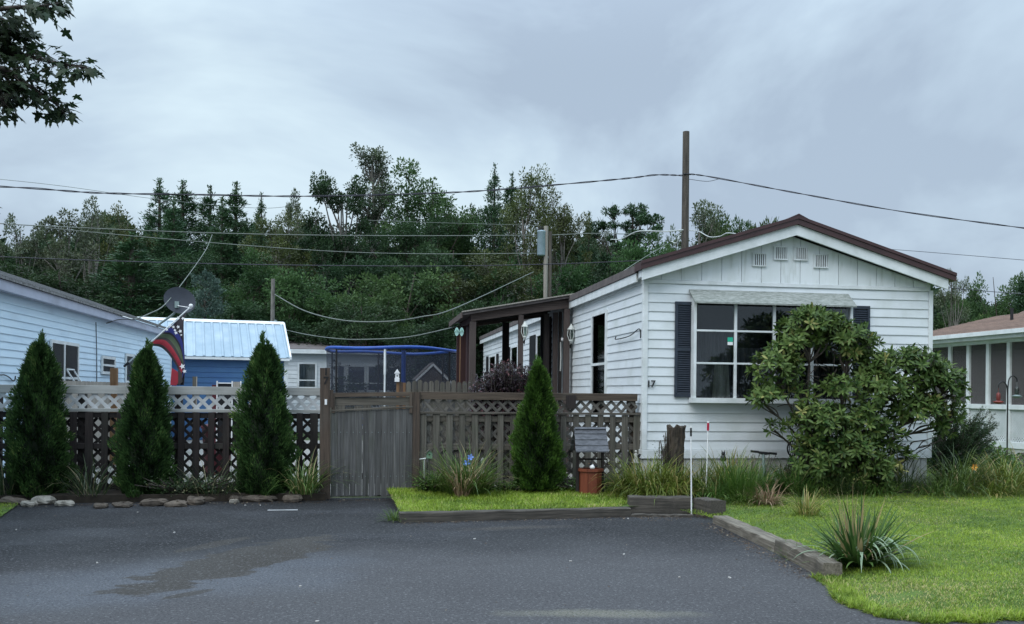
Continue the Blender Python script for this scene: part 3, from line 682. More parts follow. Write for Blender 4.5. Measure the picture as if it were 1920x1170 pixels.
    # numbers
    for ch, px in (('1', 1216.5), ('7', 1224.5)):
        p = atY(px, 720.5, YF - .035); text_part('house_number', ch, .135, 'black', H, (p.x, YF - .034, p.z), (R(90), 0, 0), .005)
    # side windows
    def side_window(pxa, pxb, ya, yb, shutter=None, black_low=True):
        Y0, Y1 = atX(pxb, 700, XL).y, atX(pxa, 700, XL).y
        zt_ = atX((pxa + pxb) / 2, ya, XL).z; zl = yb if yb < 5 else atX((pxa + pxb) / 2, yb, XL).z
        f = .05; X0 = XL - .045
        mb = MB(); mb.box(X0, XL - .006, Y0, Y1, zt_ - f, zt_); mb.box(X0, XL - .006, Y0, Y1, zl, zl + f); mb.box(X0, XL - .006, Y0, Y0 + f, zl + f, zt_ - f); mb.box(X0, XL - .006, Y1 - f, Y1, zl + f, zt_ - f)
        zm = (zt_ + zl) / 2; mb.box(X0 + .002, XL - .006, Y0 + f, Y1 - f, zm - .02, zm + .02)
        w = mb.build('window', 'white_trim', H)
        span('pane', X0 + .015, X0 + .018, Y0 + f, Y1 - f, zm + .02, zt_ - f, 'glass', w, .0005); span('pane', X0 + .018, X0 + .021, Y0 + f, Y1 - f, zl + f, zm - .02, 'glass', w, .0005)
        span('backing', XL - .019 - .004, XL - .019, Y0 + f, Y1 - f, zl + f, zt_ - f, 'dark_room', w)
        if shutter:
            for (sa, sb) in shutter:
                s = span('shutter', XL - .05, XL - .02, atX(sb, 700, XL).y, atX(sa, 700, XL).y, zl, zt_, 'black', H)
    side_window(1112, 1140, 585, 1.02)
    side_window(1008, 1021, 625, 1.3, [(996, 1006)])
    side_window(960, 973, 648, 1.35, [(953, 958)])
    side_window(919, 931, 666, 1.35, [(914, 917), (933, 936)])
    # hanging bracket on the side wall near the corner
    p0 = atX(1155, 635, XL - .06); p1 = atX(1180, 630, XL - .06); p2 = atX(1197, 617, XL - .05); p3 = atX(1201, 622, XL - .03); p4 = atX(1201, 634, XL - .025)
    mb = MB(); mb.tube(catmull([p0 + Vector((0, 0, .03)), p0 - Vector((0, 0, .01)), p1, p2, p3, p4], 5), .008, 5); mb.build('wall_bracket', 'iron', H)
    # cable down the wall by the porch
    return H
def thing_part(*a): return None
HOME = main_home()

# ------------------------------------------------------------------ porch on the side of the home
def porch():
    y0, y1 = 16.0, 17.9; xa = 1.93; xw = XL - .03
    Pn = thing('porch', ((xa + xw) / 2, 17, 0), 'dark brown open porch with a flat shed roof against the side of the white home', 'porch')
    zf = atY(880, 592, y0).z; zr = atY(1062, 570, y0).z + .03       # beam underside left and right
    def zx(x): return zf + (zr - zf) * (x - xa) / (xw - xa)
    # roof sheet
    mb = MB(); xo = xa - .22; mb.prism([(xo, zx(xo) + .03), (xo, zx(xo) + .075), (xw, zx(xw) + .125), (xw, zx(xw) + .08)], 'y', y0 - .16, y1 + .25); mb.build('roof', 'grey_shingle', Pn)
    mb = MB(); mb.prism([(xo, zx(xo) + .078), (xo, zx(xo) + .10), (xw, zx(xw) + .15), (xw, zx(xw) + .128)], 'y', y0 - .19, y0 - .05); mb.build('roof_edge', 'pale_pole', Pn)
    mb = MB(); mb.prism([(xo - .02, zx(xo) - .02), (xo - .02, zx(xo) + .078), (xo, zx(xo) + .078), (xo, zx(xo) - .02)], 'y', y0 - .19, y1 + .25); mb.build('roof_edge', 'porch_wood_x', Pn)
    for yy in (y0 - .02, y1 - .02):
        mb = MB(); mb.prism([(xa - .05, zx(xa) - .10), (xa - .05, zx(xa) + .028), (xw, zx(xw) + .06), (xw, zx(xw) - .09)], 'y', yy - .045, yy + .045); mb.build('beam', 'porch_wood_x', Pn)
    mb = MB(); mb.box(xa - .04, xa + .05, y0 + .03, y1 - .07, zx(xa) - .11, zx(xa) + .0); mb.build('beam', 'red_brown', Pn)
    for k in range(4):
        yy = y0 + .3 + k * .42
        mb = MB(); mb.prism([(xa + .06, zx(xa) - .06), (xa + .06, zx(xa) + .01), (xw, zx(xw) + .06), (xw, zx(xw) - .02)], 'y', yy - .02, yy + .02); mb.build('rafter', 'dark_wood', Pn)
    def post(px, Y, w, mat, zt_=None):
        p = atY(px, 650, Y); span('post', p.x - w / 2, p.x + w / 2, Y - .045, Y + .045, 0, zx(p.x) - .102 if zt_ is None else zt_, mat, Pn)
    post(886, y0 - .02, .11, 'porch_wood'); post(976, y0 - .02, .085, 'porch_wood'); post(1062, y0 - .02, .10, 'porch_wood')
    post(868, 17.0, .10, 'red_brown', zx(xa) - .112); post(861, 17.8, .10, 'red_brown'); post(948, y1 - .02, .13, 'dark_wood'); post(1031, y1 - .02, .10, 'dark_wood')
    # upright boards closing the left side
    for k in range(7):
        yy = 16.15 + k * .22
        span('side_board', xa + .02, xa + .045, yy, yy + .19, 0.5 if k > 1 else .0, zx(xa) - .115, 'red_brown', Pn)
    # dark storm door and frame at the wall end
    for px, w, mat, zl in ((1024, .10, 'dark_wood', 0), (1041, .09, 'porch_wood', .75), (1050, .05, 'dark_wood', .5)):
        p = atY(px, 650, y0 + .4); span('door_frame', p.x - w / 2, p.x + w / 2, y0 + .36, y0 + .43, zl, zx(p.x) - .12, mat, Pn)
    p = atY(1012, 650, y0 + 1.2); span('screen_door', p.x - .02, p.x + .14, y0 + 1.0, y0 + 1.05, 0.3, zx(p.x) - .12, 'dark_room', Pn)
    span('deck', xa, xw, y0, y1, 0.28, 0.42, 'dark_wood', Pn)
    span('rail', xa, xw, y0 - .02, y0 + .02, 1.1, 1.16, 'porch_wood_x', Pn)
    # small security camera on the end post
    p = atY(1052, 637, y0 + .2)
    mb = MB(); mb.tube([p, p + Vector((.10, -.02, .0))], .032, 10); mb.tube([p + Vector((.04, 0, .02)), p + Vector((.04, .14, .05))], .012, 6); o = mb.build('security_camera', 'white_paint'); tag(o, 'small white tube-shaped camera fixed to the door frame of the porch', 'security camera')
    mb = MB(); q = atY(1046, 670, y0 + .3); mb.tube([q + Vector((.05, 0, .28)), q + Vector((.05, -.03, 0)), q + Vector((.05, 0, -.25))], .014, 6); mb.build('door_handle', 'lamp_white', Pn)
porch()
def lantern(px, py, Y, label, s=1.0):
    p = atY(px, py, Y); L = thing('wall_lantern', p, label, 'lantern', 'white lanterns on the porch')
    mb = MB(); mb.lathe(p, [(.0, .15 * s), (.012 * s, .13 * s), (.05 * s, .075 * s), (.058 * s, .06 * s), (.0, .058 * s)], 8, False); mb.build('cap', 'lamp_white', L)
    mb = MB(); mb.lathe(p, [(.045 * s, .056 * s), (.055 * s, -.02 * s), (.030 * s, -.085 * s)], 6, False); mb.build('shade', 'lamp_glass', L)
    mb = MB()
    for k in range(6):
        a = k * math.pi / 3; c, s_ = math.cos(a), math.sin(a)
        mb.tube([p + Vector((c * .046, s_ * .046, .056)) * s, p + Vector((c * .056, s_ * .056, -.02)) * s, p + Vector((c * .031, s_ * .031, -.085)) * s], .005 * s, 4)
    mb.lathe(p, [(.032 * s, -.083 * s), (.034 * s, -.10 * s), (.012 * s, -.13 * s), (0, -.15 * s)], 8, False); mb.build('frame', 'lamp_white', L)
    mb = MB(); mb.tube([p + Vector((0, 0, -.13)) * s, p + Vector((0, .03, -.20)) * s, p + Vector((0, .10, -.16)) * s], .010 * s, 6); mb.build('bracket', 'iron', L)
lantern(1071, 626, 15.85, 'white wall lantern on the right end post of the porch, beside the siding', 1.25)
lantern(984, 620, 15.88, 'white wall lantern hanging at the middle post inside the porch', 1.15)
# mint sandals hung back to back as an ornament on a thin stake
def sandals():
    p = atY(861, 622, 15.5); S = thing('sandal_ornament', (p.x, 15.5, 0), 'pair of mint green sandals hung as an ornament on a stake left of the porch', 'ornament')
    for sx in (-1, 1):
        mb = MB(); pts = []
        for k in range(14):
            t = 2 * math.pi * k / 14; rr = .038 + .006 * math.cos(t * 2)
            pts.append((sx * .042 + rr * math.cos(t) * .85, .075 * math.sin(t)))
        mb.prism([(p.x + a, p.z + b) for a, b in pts], 'y', 15.49, 15.508); mb.build('sandal', 'mint', S)
        mb = MB(); mb.tube([(p.x + sx * .012, 15.48, p.z - .01), (p.x + sx * .042, 15.465, p.z + .035), (p.x + sx * .070, 15.48, p.z - .01)], .006, 5); mb.build('strap', 'birdhouse_green', S)
    mb = MB(); mb.tube([(p.x + .02, 15.51, p.z - .06), (p.x + .02, 15.51, 0)], .008, 6); mb.build('stake', 'tan_wood', S)
sandals()

# ------------------------------------------------------------------ light blue home on the left
def left_home():
    X = -4.95; Y0, Y1 = 6.6, atX(319, 720, X).y; zE = 2.72
    H = thing('mobile_home', (X - 2, (Y0 + Y1) / 2, 0), 'light blue lap-sided mobile home behind the fence at the left edge', 'house')
    ze = atX(0, 549, X).z; z2 = atX(302, 628, X).z; zE = (ze + z2) / 2
    nb = 22; bh = .108; zb = zE - .03 - nb * bh
    mb = MB(); mb.box(X - 4.2, X - .005, Y0, Y1, 0.0, zE + .03); mb.build('wall', 'blue_siding', H)
    for i in range(nb): lap_y(H, 'siding_board', Y0 + 3.5, Y1 - .05, X, zb + i * bh, bh * 1.02, 'blue_siding', 1)
    span('corner_trim', X - .03, X + .028, Y1 - .048, Y1 + .03, zb, zE - .01, 'white_trim', H)
    ov = .16; xr_ = X - 2.05; zr = 3.66; zt = zE + .17
    span('fascia_board', X + ov - .02, X + ov, Y0 - .2, Y1 + .12, zE - .01, zE + .135, 'lilac_fascia', H)
    span('soffit', X, X + ov - .021, Y0 - .2, Y1 + .12, zE + .0, zE + .02, 'lilac_fascia', H)
    mb = MB(); mb.prism([(X + ov + .03, zt - .035), (X + ov + .03, zt), (xr_, zr), (xr_ - 2.2, zt), (xr_ - 2.2, zt - .035), (xr_, zr - .035)], 'y', Y0 - .2, Y1 + .15); mb.build('roof', 'old_shingle', H)
    mb = MB(); mb.prism([(X - .01, zE), (xr_, zr - .06), (xr_ - 2.0, zE)], 'y', Y1 - .1, Y1); mb.build('gable_wall', 'blue_siding', H)
    # shingle courses
    ln = math.hypot(X + ov + .03 - xr_, zr - zt); nc = 15
    for k in range(nc):
        t0 = k / nc; x0 = X + ov + .03 + (xr_ - X - ov - .03) * t0; z0 = zt + (zr - zt) * t0; t1 = (k + 1) / nc; x1 = X + ov + .03 + (xr_ - X - ov - .03) * t1; z1 = zt + (zr - zt) * t1
        mb = MB(); mb.prism([(x0, z0 + .002), (x0, z0 + .012), (x1 - .01, z1 + .006), (x1 - .01, z1 + .001)], 'y', Y0 - .19, Y1 + .15); mb.build('shingle_course', 'old_shingle', H, origin=(x0, Y0, z0))
    def win(pa, pb, ya, yb, zl=None, kind='double'):
        ya_, yb_ = atX(pa, 700, X).y, atX(pb, 700, X).y; z1 = atX((pa + pb) / 2, ya, X).z; z0 = zl if zl else atX((pa + pb) / 2, yb, X).z
        f = .055; xf = X + .05; mb = MB()
        mb.box(X + .02, xf, ya_, yb_, z1 - f, z1); mb.box(X + .02, xf, ya_, yb_, z0, z0 + f); mb.box(X + .02, xf, ya_, ya_ + f, z0 + f, z1 - f); mb.box(X + .02, xf, yb_ - f, yb_, z0 + f, z1 - f)
        zm = (z0 + z1) / 2; mb.box(X + .02, xf - .004, ya_ + f, yb_ - f, zm - .02, zm + .02)
        if kind == 'double': ym = (ya_ + yb_) / 2 - .05; mb.box(X + .02, xf - .002, ym - .03, ym + .03, z0 + f, z1 - f)
        w = mb.build('window', 'white_trim', H)
        span('pane', X + .036, X + .038, ya_ + f, yb_ - f, zm + .02, z1 - f, 'glass_dull', w, .0005); span('pane', X + .033, X + .035, ya_ + f, yb_ - f, z0 + f, zm - .02, 'glass_dull', w, .0005)
        span('backing', X + .0195, X + .022, ya_ + f, yb_ - f, z0 + f, z1 - f, 'curtain', w)
    M['glass_dull'] = glassmat('glass_dull', (0.9, 0.95, 0.95), .5); M['glass_dull'].node_tree.nodes['Glossy BSDF'].inputs['Roughness'].default_value = .35
    win(90, 143, 640, 0, .95); win(187, 212, 668, 702, None, 's'); win(232, 254, 664, 0, .95, 's'); win(300, 318, 690, 0, .95, 's') if False else None
    # open awning sash on the first window
    a = atX(113, 690, X); mb = MB(); y_, z_ = a.y + .15, a.z - .02
    fr = [(0, 0), (.22, -.33)]
    for (ya, yb, z0, z1) in ((0, .03, 0, 1), (.37, .40, 0, 1)):
        mb.add([(X + .06, y_ + ya, z_), (X + .06, y_ + yb, z_), (X + .28, y_ + yb, z_ - .36), (X + .28, y_ + ya, z_ - .36), (X + .05, y_ + ya, z_ - .02), (X + .05, y_ + yb, z_ - .02), (X + .27, y_ + yb, z_ - .38), (X + .27, y_ + ya, z_ - .38)],
               [(0, 1, 2, 3), (7, 6, 5, 4), (0, 3, 7, 4), (1, 5, 6, 2), (0, 4, 5, 1), (3, 2, 6, 7)])
    mb.tube([(X + .275, y_, z_ - .37), (X + .275, y_ + .4, z_ - .37)], .018, 4); mb.tube([(X + .055, y_, z_), (X + .055, y_ + .4, z_)], .016, 4); mb.build('open_sash', 'white_trim', H)
    # cable stapled down the wall
    t = atX(180, 604, X + .03); b = atX(182, 722, X + .03); mb = MB(); mb.tube([t, t.lerp(b, .5) + Vector((0, .02, 0)), b - Vector((0, 0, .6))], .008, 5); mb.build('wall_cable', 'wire_dark', H)
    c = [atX(x, y, X + .04) for x, y in ((-20, 700), (0, 703), (8, 703), (18, 708), (24, 714), (28, 712), (29, 705))]; mb = MB(); mb.tube(catmull(c, 4), .009, 5); mb.build('wall_hook', 'iron', H)
left_home()

# ------------------------------------------------------------------ satellite dish and flag
def dish():
    b = atX(290, 612, -4.98); D = thing('satellite_dish', b, 'dark grey satellite dish on a bent mast at the end of the blue home roof', 'satellite dish')
    c = atD(337, 563, b.y * .985); m = atD(332, 573, b.y * .985)
    mb = MB(); mb.tube(catmull([atD(291, 618, b.y), atD(300, 607, b.y), atD(326, 588, b.y * .99), m + Vector((0, .06, .02))], 5), .028, 8); mb.build('mast', 'galv', D)
    nrm = Vector((.25, -.95, .12)).normalized(); u = Vector((.93, .36, .0)).cross(nrm).cross(nrm).normalized(); u = (Vector((.9, .35, -.38)) - nrm * Vector((.9, .35, -.38)).dot(nrm)).normalized(); v = nrm.cross(u)
    vs = [c - nrm * .05]; n = 28; k = 5
    for i in range(1, k + 1):
        for j in range(n):
            t = 2 * math.pi * j / n; r = i / k; vs.append(c + u * (.385 * r * math.cos(t)) + v * (.33 * r * math.sin(t)) - nrm * (.05 * (1 - r * r)))
    fs = [(0, 1 + j, 1 + (j + 1) % n) for j in range(n)] + [(1 + (i - 1) * n + j, 1 + i * n + j, 1 + i * n + (j + 1) % n, 1 + (i - 1) * n + (j + 1) % n) for i in range(1, k) for j in range(n)]
    mb = MB(); mb.add(vs, fs, True); mb.add([q - nrm * .012 for q in vs], [f[::-1] for f in fs], True); mb.build('reflector', 'dish', D)
    mb = MB(); mb.box(m.x - .05, m.x + .05, m.y - .05, m.y + .05, m.z - .06, m.z + .10); mb.build('bracket', 'galv', D)
    e = c + nrm * .42 - v * .25; mb = MB(); mb.tube([m - Vector((0, 0, .02)), e], .015, 6); mb.build('feed_arm', 'galv', D)
    e2 = atD(357, 577, b.y * .96); mb = MB(); mb.tube([e2, e2 + nrm * .10], .035, 8); mb.tube([e2, m], .010, 5); mb.build('receiver', 'white_paint', D)
dish()
def flag():
    Yp = 19.4
    base = atX(234, 686, -4.93); tip = atY(358, 575, Yp)
    base = atY(234, 686, 19.8)
    G = thing('flag', base, 'black starred flag with blue, green and red stripes drooping from a slanted pole', 'flag')
    mb = MB(); mb.tube([base, tip], .016, 8); mb.build('flagpole', 'white_trim', G)
    mb = MB(); mb.lathe(tip, [(0, -.03), (.035, -.01), (.045, .02), (.03, .05), (0, .06)], 10); mb.build('finial', 'white_paint', G)
    mb = MB(); d = (tip - base).normalized(); mb.tube([base - d * .02, base + d * .12], .026, 8); mb.build('bracket', 'iron', G)
    # cloth: s runs down the pole from tip to heel, t runs along the fly
    K = {0.0: [(352, 583), (345, 600), (345, 640), (347, 690), (345, 722)],
         0.25: [(333, 600), (335, 615), (343, 640), (346, 690), (342, 722)],
         0.45: [(318, 614), (328, 618), (342, 640), (346, 690), (338, 722)],
         0.62: [(303, 626), (322, 630), (338, 655), (344, 690), (332, 722)],
         0.80: [(290, 637), (312, 640), (333, 668), (342, 695), (326, 722)],
         1.00: [(279, 648), (303, 652), (324, 675), (334, 700), (319, 722)]}
    ss = sorted(K); NS, NT = 44, 26; grid = []
    for i in range(NS + 1):
        s = i / NS; j = max(k for k in range(len(ss) - 1) if ss[k] <= s + 1e-9); f = (s - ss[j]) / (ss[j + 1] - ss[j]); row = []
        pts = [tuple(a * (1 - f) + b * f for a, b in zip(p, q)) for p, q in zip(K[ss[j]], K[ss[j + 1]])]
        sp = catmull([Vector((p[0], p[1], 0)) for p in pts], 8)
        for t in range(NT + 1):
            u = t / NT * (len(sp) - 1); a = int(min(u, len(sp) - 2)); q = sp[a].lerp(sp[a + 1], u - a)
            Yq = Yp + .42 * (s) * (1 - t / NT * .5) - .06 * t / NT + .045 * math.sin(s * 19 + t / NT * 3) * (t / NT) ** .7
            row.append(atY(q.x, q.y, Yq))
        grid.append(row)
    # stripes: (s0, s1, material), each its own strip of cloth; canton where s<.46
    M['flag_blue'] = pmat('flag_blue', (0.030, 0.038, 0.20), None, 5, 0.8); M['flag_green'] = pmat('flag_green', (0.10, 0.135, 0.08), None, 5, 0.8); M['flag_red'] = pmat('flag_red', (0.38, 0.032, 0.050), None, 5, 0.8)
    M['flag_grey'] = pmat('flag_grey', (0.055, 0.045, 0.045), None, 5, 0.8)
    bands = [(0, 20, 'flag_black'), (20, 25, 'flag_blue'), (25, 27, 'flag_black'), (27, 32, 'flag_green'), (32, 35, 'flag_grey'), (35, 41, 'flag_red'), (41, 44, 'flag_grey')]
    for a, b, mt in bands:
        vs = [p for r in grid[a:b + 1] for p in r]; w = NT + 1
        fs = [(i * w + j, i * w + j + 1, (i + 1) * w + j + 1, (i + 1) * w + j) for i in range(b - a) for j in range(NT)]
        mb = MB(); mb.add(vs, fs, True); mb.build('stripe' if mt != 'flag_black' or a else 'canton', mt, G)
    # red and black folds at the bottom
    for (mt, pts) in (('flag_red', [(322, 690), (333, 697), (338, 712), (330, 723), (319, 722)]), ('flag_grey', [(334, 690), (341, 700), (342, 716), (334, 723)])):
        mb = MB(); q = [atY(a, b, Yp - .12 - .02 * (mt == 'flag_grey')) for a, b in pts]; mb.prism([(p.x, p.z) for p in q], 'y', q[0].y, q[0].y + .02); mb.build('fold', mt, G)
    # stars
    for (px, py, r) in ((327, 602, 4), (334, 596, 4), (343, 597, 4), (319, 610, 4), (325, 613, 4), (334, 613, 4.4), (338, 621, 4.6), (328, 619, 3.6), (330, 624, 4.4), (313, 618, 3.6), (340, 628, 3), (342, 687, 7), (346, 696, 5)):
        Ys = Yp - .13; c = atY(px, py, Ys); rr = r / F * Ys * .8; pts = []
        for k in range(10):
            t = math.pi / 2 + k * math.pi / 5 + .3; q = rr if k % 2 == 0 else rr * .45; pts.append((c.x + q * math.cos(t), c.z + q * math.sin(t)))
        mb = MB(); mb.prism(pts, 'y', Ys - .003, Ys); mb.build('star', 'white_paint', G)
flag()
# ------------------------------------------------------------------ blue shed (turned a little)
def rot_about(c, a):
    ca, sa = math.cos(a), math.sin(a)
    return lambda x, y, z: (c[0] + x * ca - y * sa, c[1] + x * sa + y * ca, z)
class RMB(MB):
    """shapes given in a turned frame"""
    def __init__(s, tf): super().__init__(); s.tf = tf
    def add(s, vs, fs, smooth=False): return super().add([s.tf(*v) for v in vs], fs, smooth)
def blue_shed():
    c = atY(538, 735, 26.5); ang = R(11); tf = rot_about((c.x, c.y), ang)
    S = thing('garden_shed', (c.x - 2, 27.5, 0), 'blue sided shed with a pale blue ribbed metal roof, behind the fence', 'shed')
    W, Dp = 4.6, 3.3; ze = 2.36; zr = 3.36
    mb = RMB(tf); mb.box(-W, -.012, .012, Dp, 0, ze + .05); mb.prism([(0.012, ze), (Dp / 2, zr - .05), (Dp, ze)], 'x', -W, -.014); mb.build('wall', 'shed_blue', S)
    for i in range(14):
        z = .25 + i * .147; mb = RMB(tf); mb.prism([(.012, z), (-.006, z), (-.006, z + .006), (.006, z + .144), (.012, z + .144)], 'x', -W + .02, -.05); mb.build('siding_board', 'shed_blue', S)
    mb = RMB(tf); mb.box(-.09, .02, -.014, .10, 0, ze); mb.build('corner_trim', 'white_trim', S)
    ov = .16; sl = (zr - ze) / (Dp / 2)
    def rz(y): return ze + .04 + sl * y
    mb = RMB(tf); mb.prism([(-ov, rz(-ov) - .02), (-ov, rz(-ov)), (Dp / 2, rz(Dp / 2)), (Dp + ov, rz(-ov)), (Dp + ov, rz(-ov) - .02), (Dp / 2, rz(Dp / 2) - .02)], 'x', -W - .1, .05); mb.build('roof', 'shed_roof', S)
    n = 19
    for k in range(n):
        x0 = -W - .08 + (W + .12) * k / n; w = (W + .12) / n
        mb = RMB(tf); vs = []
        for y in (-ov - .015, Dp / 2):
            z = rz(y) + .002
            vs += [(x0, y, z), (x0 + w * .62, y, z + .001), (x0 + w * .70, y, z + .020), (x0 + w * .88, y, z + .020), (x0 + w * .97, y, z)]
        mb.add(vs, [(i, i + 1, i + 6, i + 5) for i in range(4)]); mb.add([(a, b, cc - .004) for a, b, cc in vs], [(i + 5, i + 6, i + 1, i) for i in range(4)]); mb.build('roof_panel', 'shed_roof', S)
    mb = RMB(tf); mb.prism([(Dp / 2 - .10, rz(Dp / 2 - .1) + .022), (Dp / 2, rz(Dp / 2) + .05), (Dp / 2 + .10, rz(Dp / 2 - .1) + .022)], 'x', -W - .12, .07); mb.build('ridge_cap', 'white_trim', S)
    mb = RMB(tf); mb.prism([(-ov - .03, rz(-ov) - .05), (-ov - .03, rz(-ov) + .03), (Dp / 2, rz(Dp / 2) + .03), (Dp / 2, rz(Dp / 2) - .05)], 'x', .051, .10); mb.build('rake_board', 'white_trim', S)
    mb = RMB(tf); mb.box(-W - .1, .05, -ov - .01, -ov + .01, rz(-ov) - .09, rz(-ov) - .022); mb.build('fascia_board', 'white_trim', S)
blue_shed()

# ------------------------------------------------------------------ white home behind with grey roof
def rear_home():
    Y = 31.0; xa = atY(500, 700, Y).x; xb = atY(776, 700, Y).x; ze = atY(600, 660, Y).z; zr = atY(640, 641, Y + 1.8).z
    H = thing('rear_home', ((xa + xb) / 2, Y + 2, 0), 'white mobile home with a low grey roof standing behind the shed and the trampoline', 'house')
    mb = MB(); mb.box(xa, xb, Y + .03, Y + 4.2, 0, ze); mb.build('wall', 'white_siding', H)
    n = 17
    for i in range(n): lap_x(H, 'siding_board', xa, xb - .05, Y + .03, .25 + i * (ze - .3) / n, (ze - .3) / n, 'white_siding')
    span('corner_trim', xb - .05, xb + .02, Y - .01, Y + .12, 0, ze, 'white_trim', H)
    mb = MB(); mb.prism([(Y - .22, ze + .04), (Y - .22, ze + .09), (Y + 2.1, zr), (Y + 4.4, ze + .09), (Y + 4.4, ze + .04), (Y + 2.1, zr - .05)], 'x', xa - .2, xb + .15); mb.build('roof', 'grey_shingle', H)
    span('fascia_board', xa - .2, xb + .15, Y - .24, Y - .221, ze - .07, ze + .07, 'white_trim', H)
    def win(pa, pb, ya, yb, cur='curtain_pale'):
        A = atY(pa, ya, Y); B = atY(pb, yb, Y); f = .06
        mb = MB(); mb.box(A.x, B.x, Y - .03, Y + .01, A.z - f, A.z); mb.box(A.x, B.x, Y - .03, Y + .01, B.z, B.z + f); mb.box(A.x, A.x + f, Y - .03, Y + .01, B.z + f, A.z - f); mb.box(B.x - f, B.x, Y - .03, Y + .01, B.z + f, A.z - f)
        zm = B.z + (A.z - B.z) * .32; mb.box(A.x + f, B.x - f, Y - .028, Y + .01, zm - .02, zm + .02)
        w = mb.build('window', 'white_trim', H); span('pane', A.x + f, B.x - f, Y - .012, Y - .010, B.z + f, A.z - f, 'glass', w, .0005); span('curtain', A.x + f, B.x - f, Y + .0, Y + .008, B.z + f, A.z - f, cur, w)
    win(558, 594, 679, 729, 'curtain_pale'); win(650, 686, 684, 735, 'curtain'); win(688, 722, 684, 735, 'curtain'); win(724, 752, 686, 735, 'curtain')
    A = atY(634, 687, Y); B = atY(644, 735, Y); span('shutter', A.x, B.x, Y - .02, Y + .01, .9, A.z, 'navy', H)
    # vent stub
rear_home()
def playhouse():
    Y = 24.0; a = atY(812, 683, Y); l = atY(779, 714, Y); r = atY(846, 717, Y)
    P = thing('small_shed', (a.x, Y, 0), 'little brown shed with pale edged gable, seen through the net beside the porch', 'shed')
    mb = MB(); mb.prism([(l.x + .1, 0), (l.x + .1, l.z + .05), (a.x, a.z - .08), (r.x - .1, r.z + .05), (r.x - .1, 0)], 'y', Y + .02, Y + 1.5); mb.build('wall', 'brown_wood', P)
    for (p, q) in ((l, a), (r, a)):
        mb = MB(); mb.prism([(p.x, p.z - .04), (p.x, p.z + .03), (q.x, q.z + .03), (q.x, q.z - .04)], 'y', Y - .03, Y + .0); mb.build('rake_board', 'pale_lattice', P)
        mb = MB(); mb.prism([(p.x, p.z + .031), (p.x, p.z + .06), (q.x, q.z + .06), (q.x, q.z + .031)], 'y', Y - .03, Y + 1.6); mb.build('roof', 'grey_shingle', P)
playhouse()
def trampoline():
    Y = 19.5; c = atY(735, 735, Y); rad = (atY(858, 660, Y).x - atY(613, 660, Y).x) / 2
    T = thing('trampoline', (c.x, Y, 0), 'trampoline with a dark safety net and blue padded rim, behind the gate', 'trampoline')
    zt = atY(735, 659, Y).z; ring = [(c.x + rad * math.cos(t), Y + rad * math.sin(t)) for t in np.linspace(0, 2 * math.pi, 33)]
    poles = [(613, 661), (640, 662), (722, 652), (757, 656), (858, 660)]
    mb = MB(); pts = []
    for k, (x, y) in enumerate(ring): pts.append((x, y, zt + .02 + .018 * math.sin(k * .8)))
    mb.tube(pts, .034, 8, caps=False); mb.build('rim_pad', 'tarp_blue', T)
    mb = MB(); vs = []; n = 32
    for k, (x, y) in enumerate(ring[:-1]): vs += [(x, y, zt + .01), (x - (x - c.x) * .02, y - (y - Y) * .02, .75)]
    mb.add(vs, [(2 * k, 2 * k + 1, (2 * k + 3) % (2 * n), (2 * k + 2) % (2 * n)) for k in range(n)], True); mb.build('safety_net', 'net', T)
    mb = MB(); mb.add([(x, y, .76) for x, y in ring[:-1]] + [(x, y, .72) for x, y in ring[:-1]], [tuple(range(32)), tuple(range(63, 31, -1))]); mb.build('jumping_mat', 'black', T)
    mb = MB(); mb.tube([(x, y, .74) for x, y in ring], .05, 6, caps=False); mb.build('frame_pad', 'tarp_blue', T)
    for k, mt, z1 in ((3, 'iron', zt), (9, 'iron', zt), (14, 'iron', zt), (19, 'iron', zt), (29, 'iron', zt)):
        x, y = ring[k]; mb = MB(); mb.tube([(x * 1.0, y, 0), (x, y, z1)], .022, 6); mb.build('pole', mt, T)
    p = atY(722, 654, Y - rad * .98); mb = MB(); mb.tube([(p.x, p.y, 1.72), (p.x, p.y, p.z)], .028, 6); mb.tube([(p.x, p.y, 0), (p.x, p.y, 1.72)], .020, 6); mb.build('pole', 'white_trim', T)
    p = atY(757, 657, Y - rad * .9); mb = MB(); mb.tube([(p.x, p.y, 1.2), (p.x, p.y, p.z)], .045, 8); mb.tube([(p.x, p.y, 0), (p.x, p.y, 1.2)], .02, 6); mb.build('padded_pole', 'tarp_blue', T)
trampoline()

# ------------------------------------------------------------------ dog-ear picket fence between gate and porch
def picket_fence():
    Y = 15.2; xa = atY(762, 715, Y).x; xb = atY(884, 715, Y).x; zt = atY(820, 714, Y).z
    P = thing('picket_fence', ((xa + xb) / 2, Y, 0), 'weathered grey picket fence with rounded tops in front of the little shed', 'fence')
    w = .078; x = xa; k = 0
    ms = []
    for v in range(3):
        mb = MB(); h = zt + (v - 1) * .015; arc = [(w / 2 + w / 2 * math.cos(t), h - .05 + .05 * math.sin(t)) for t in np.linspace(0, math.pi, 8)]
        mb.prism([(w, 0)] + arc + [(0, 0)], 'y', 0, .016); ms.append(mb.mesh('picket', 'grey_wood'))
    while x < xb: link('picket', ms[k % 3], P, (x, Y, 0)); x += .094; k += 1
    for z in (.3, zt - .22): span('rail', xa, xb, Y + .017, Y + .05, z, z + .08, 'grey_wood_x', P)
picket_fence()

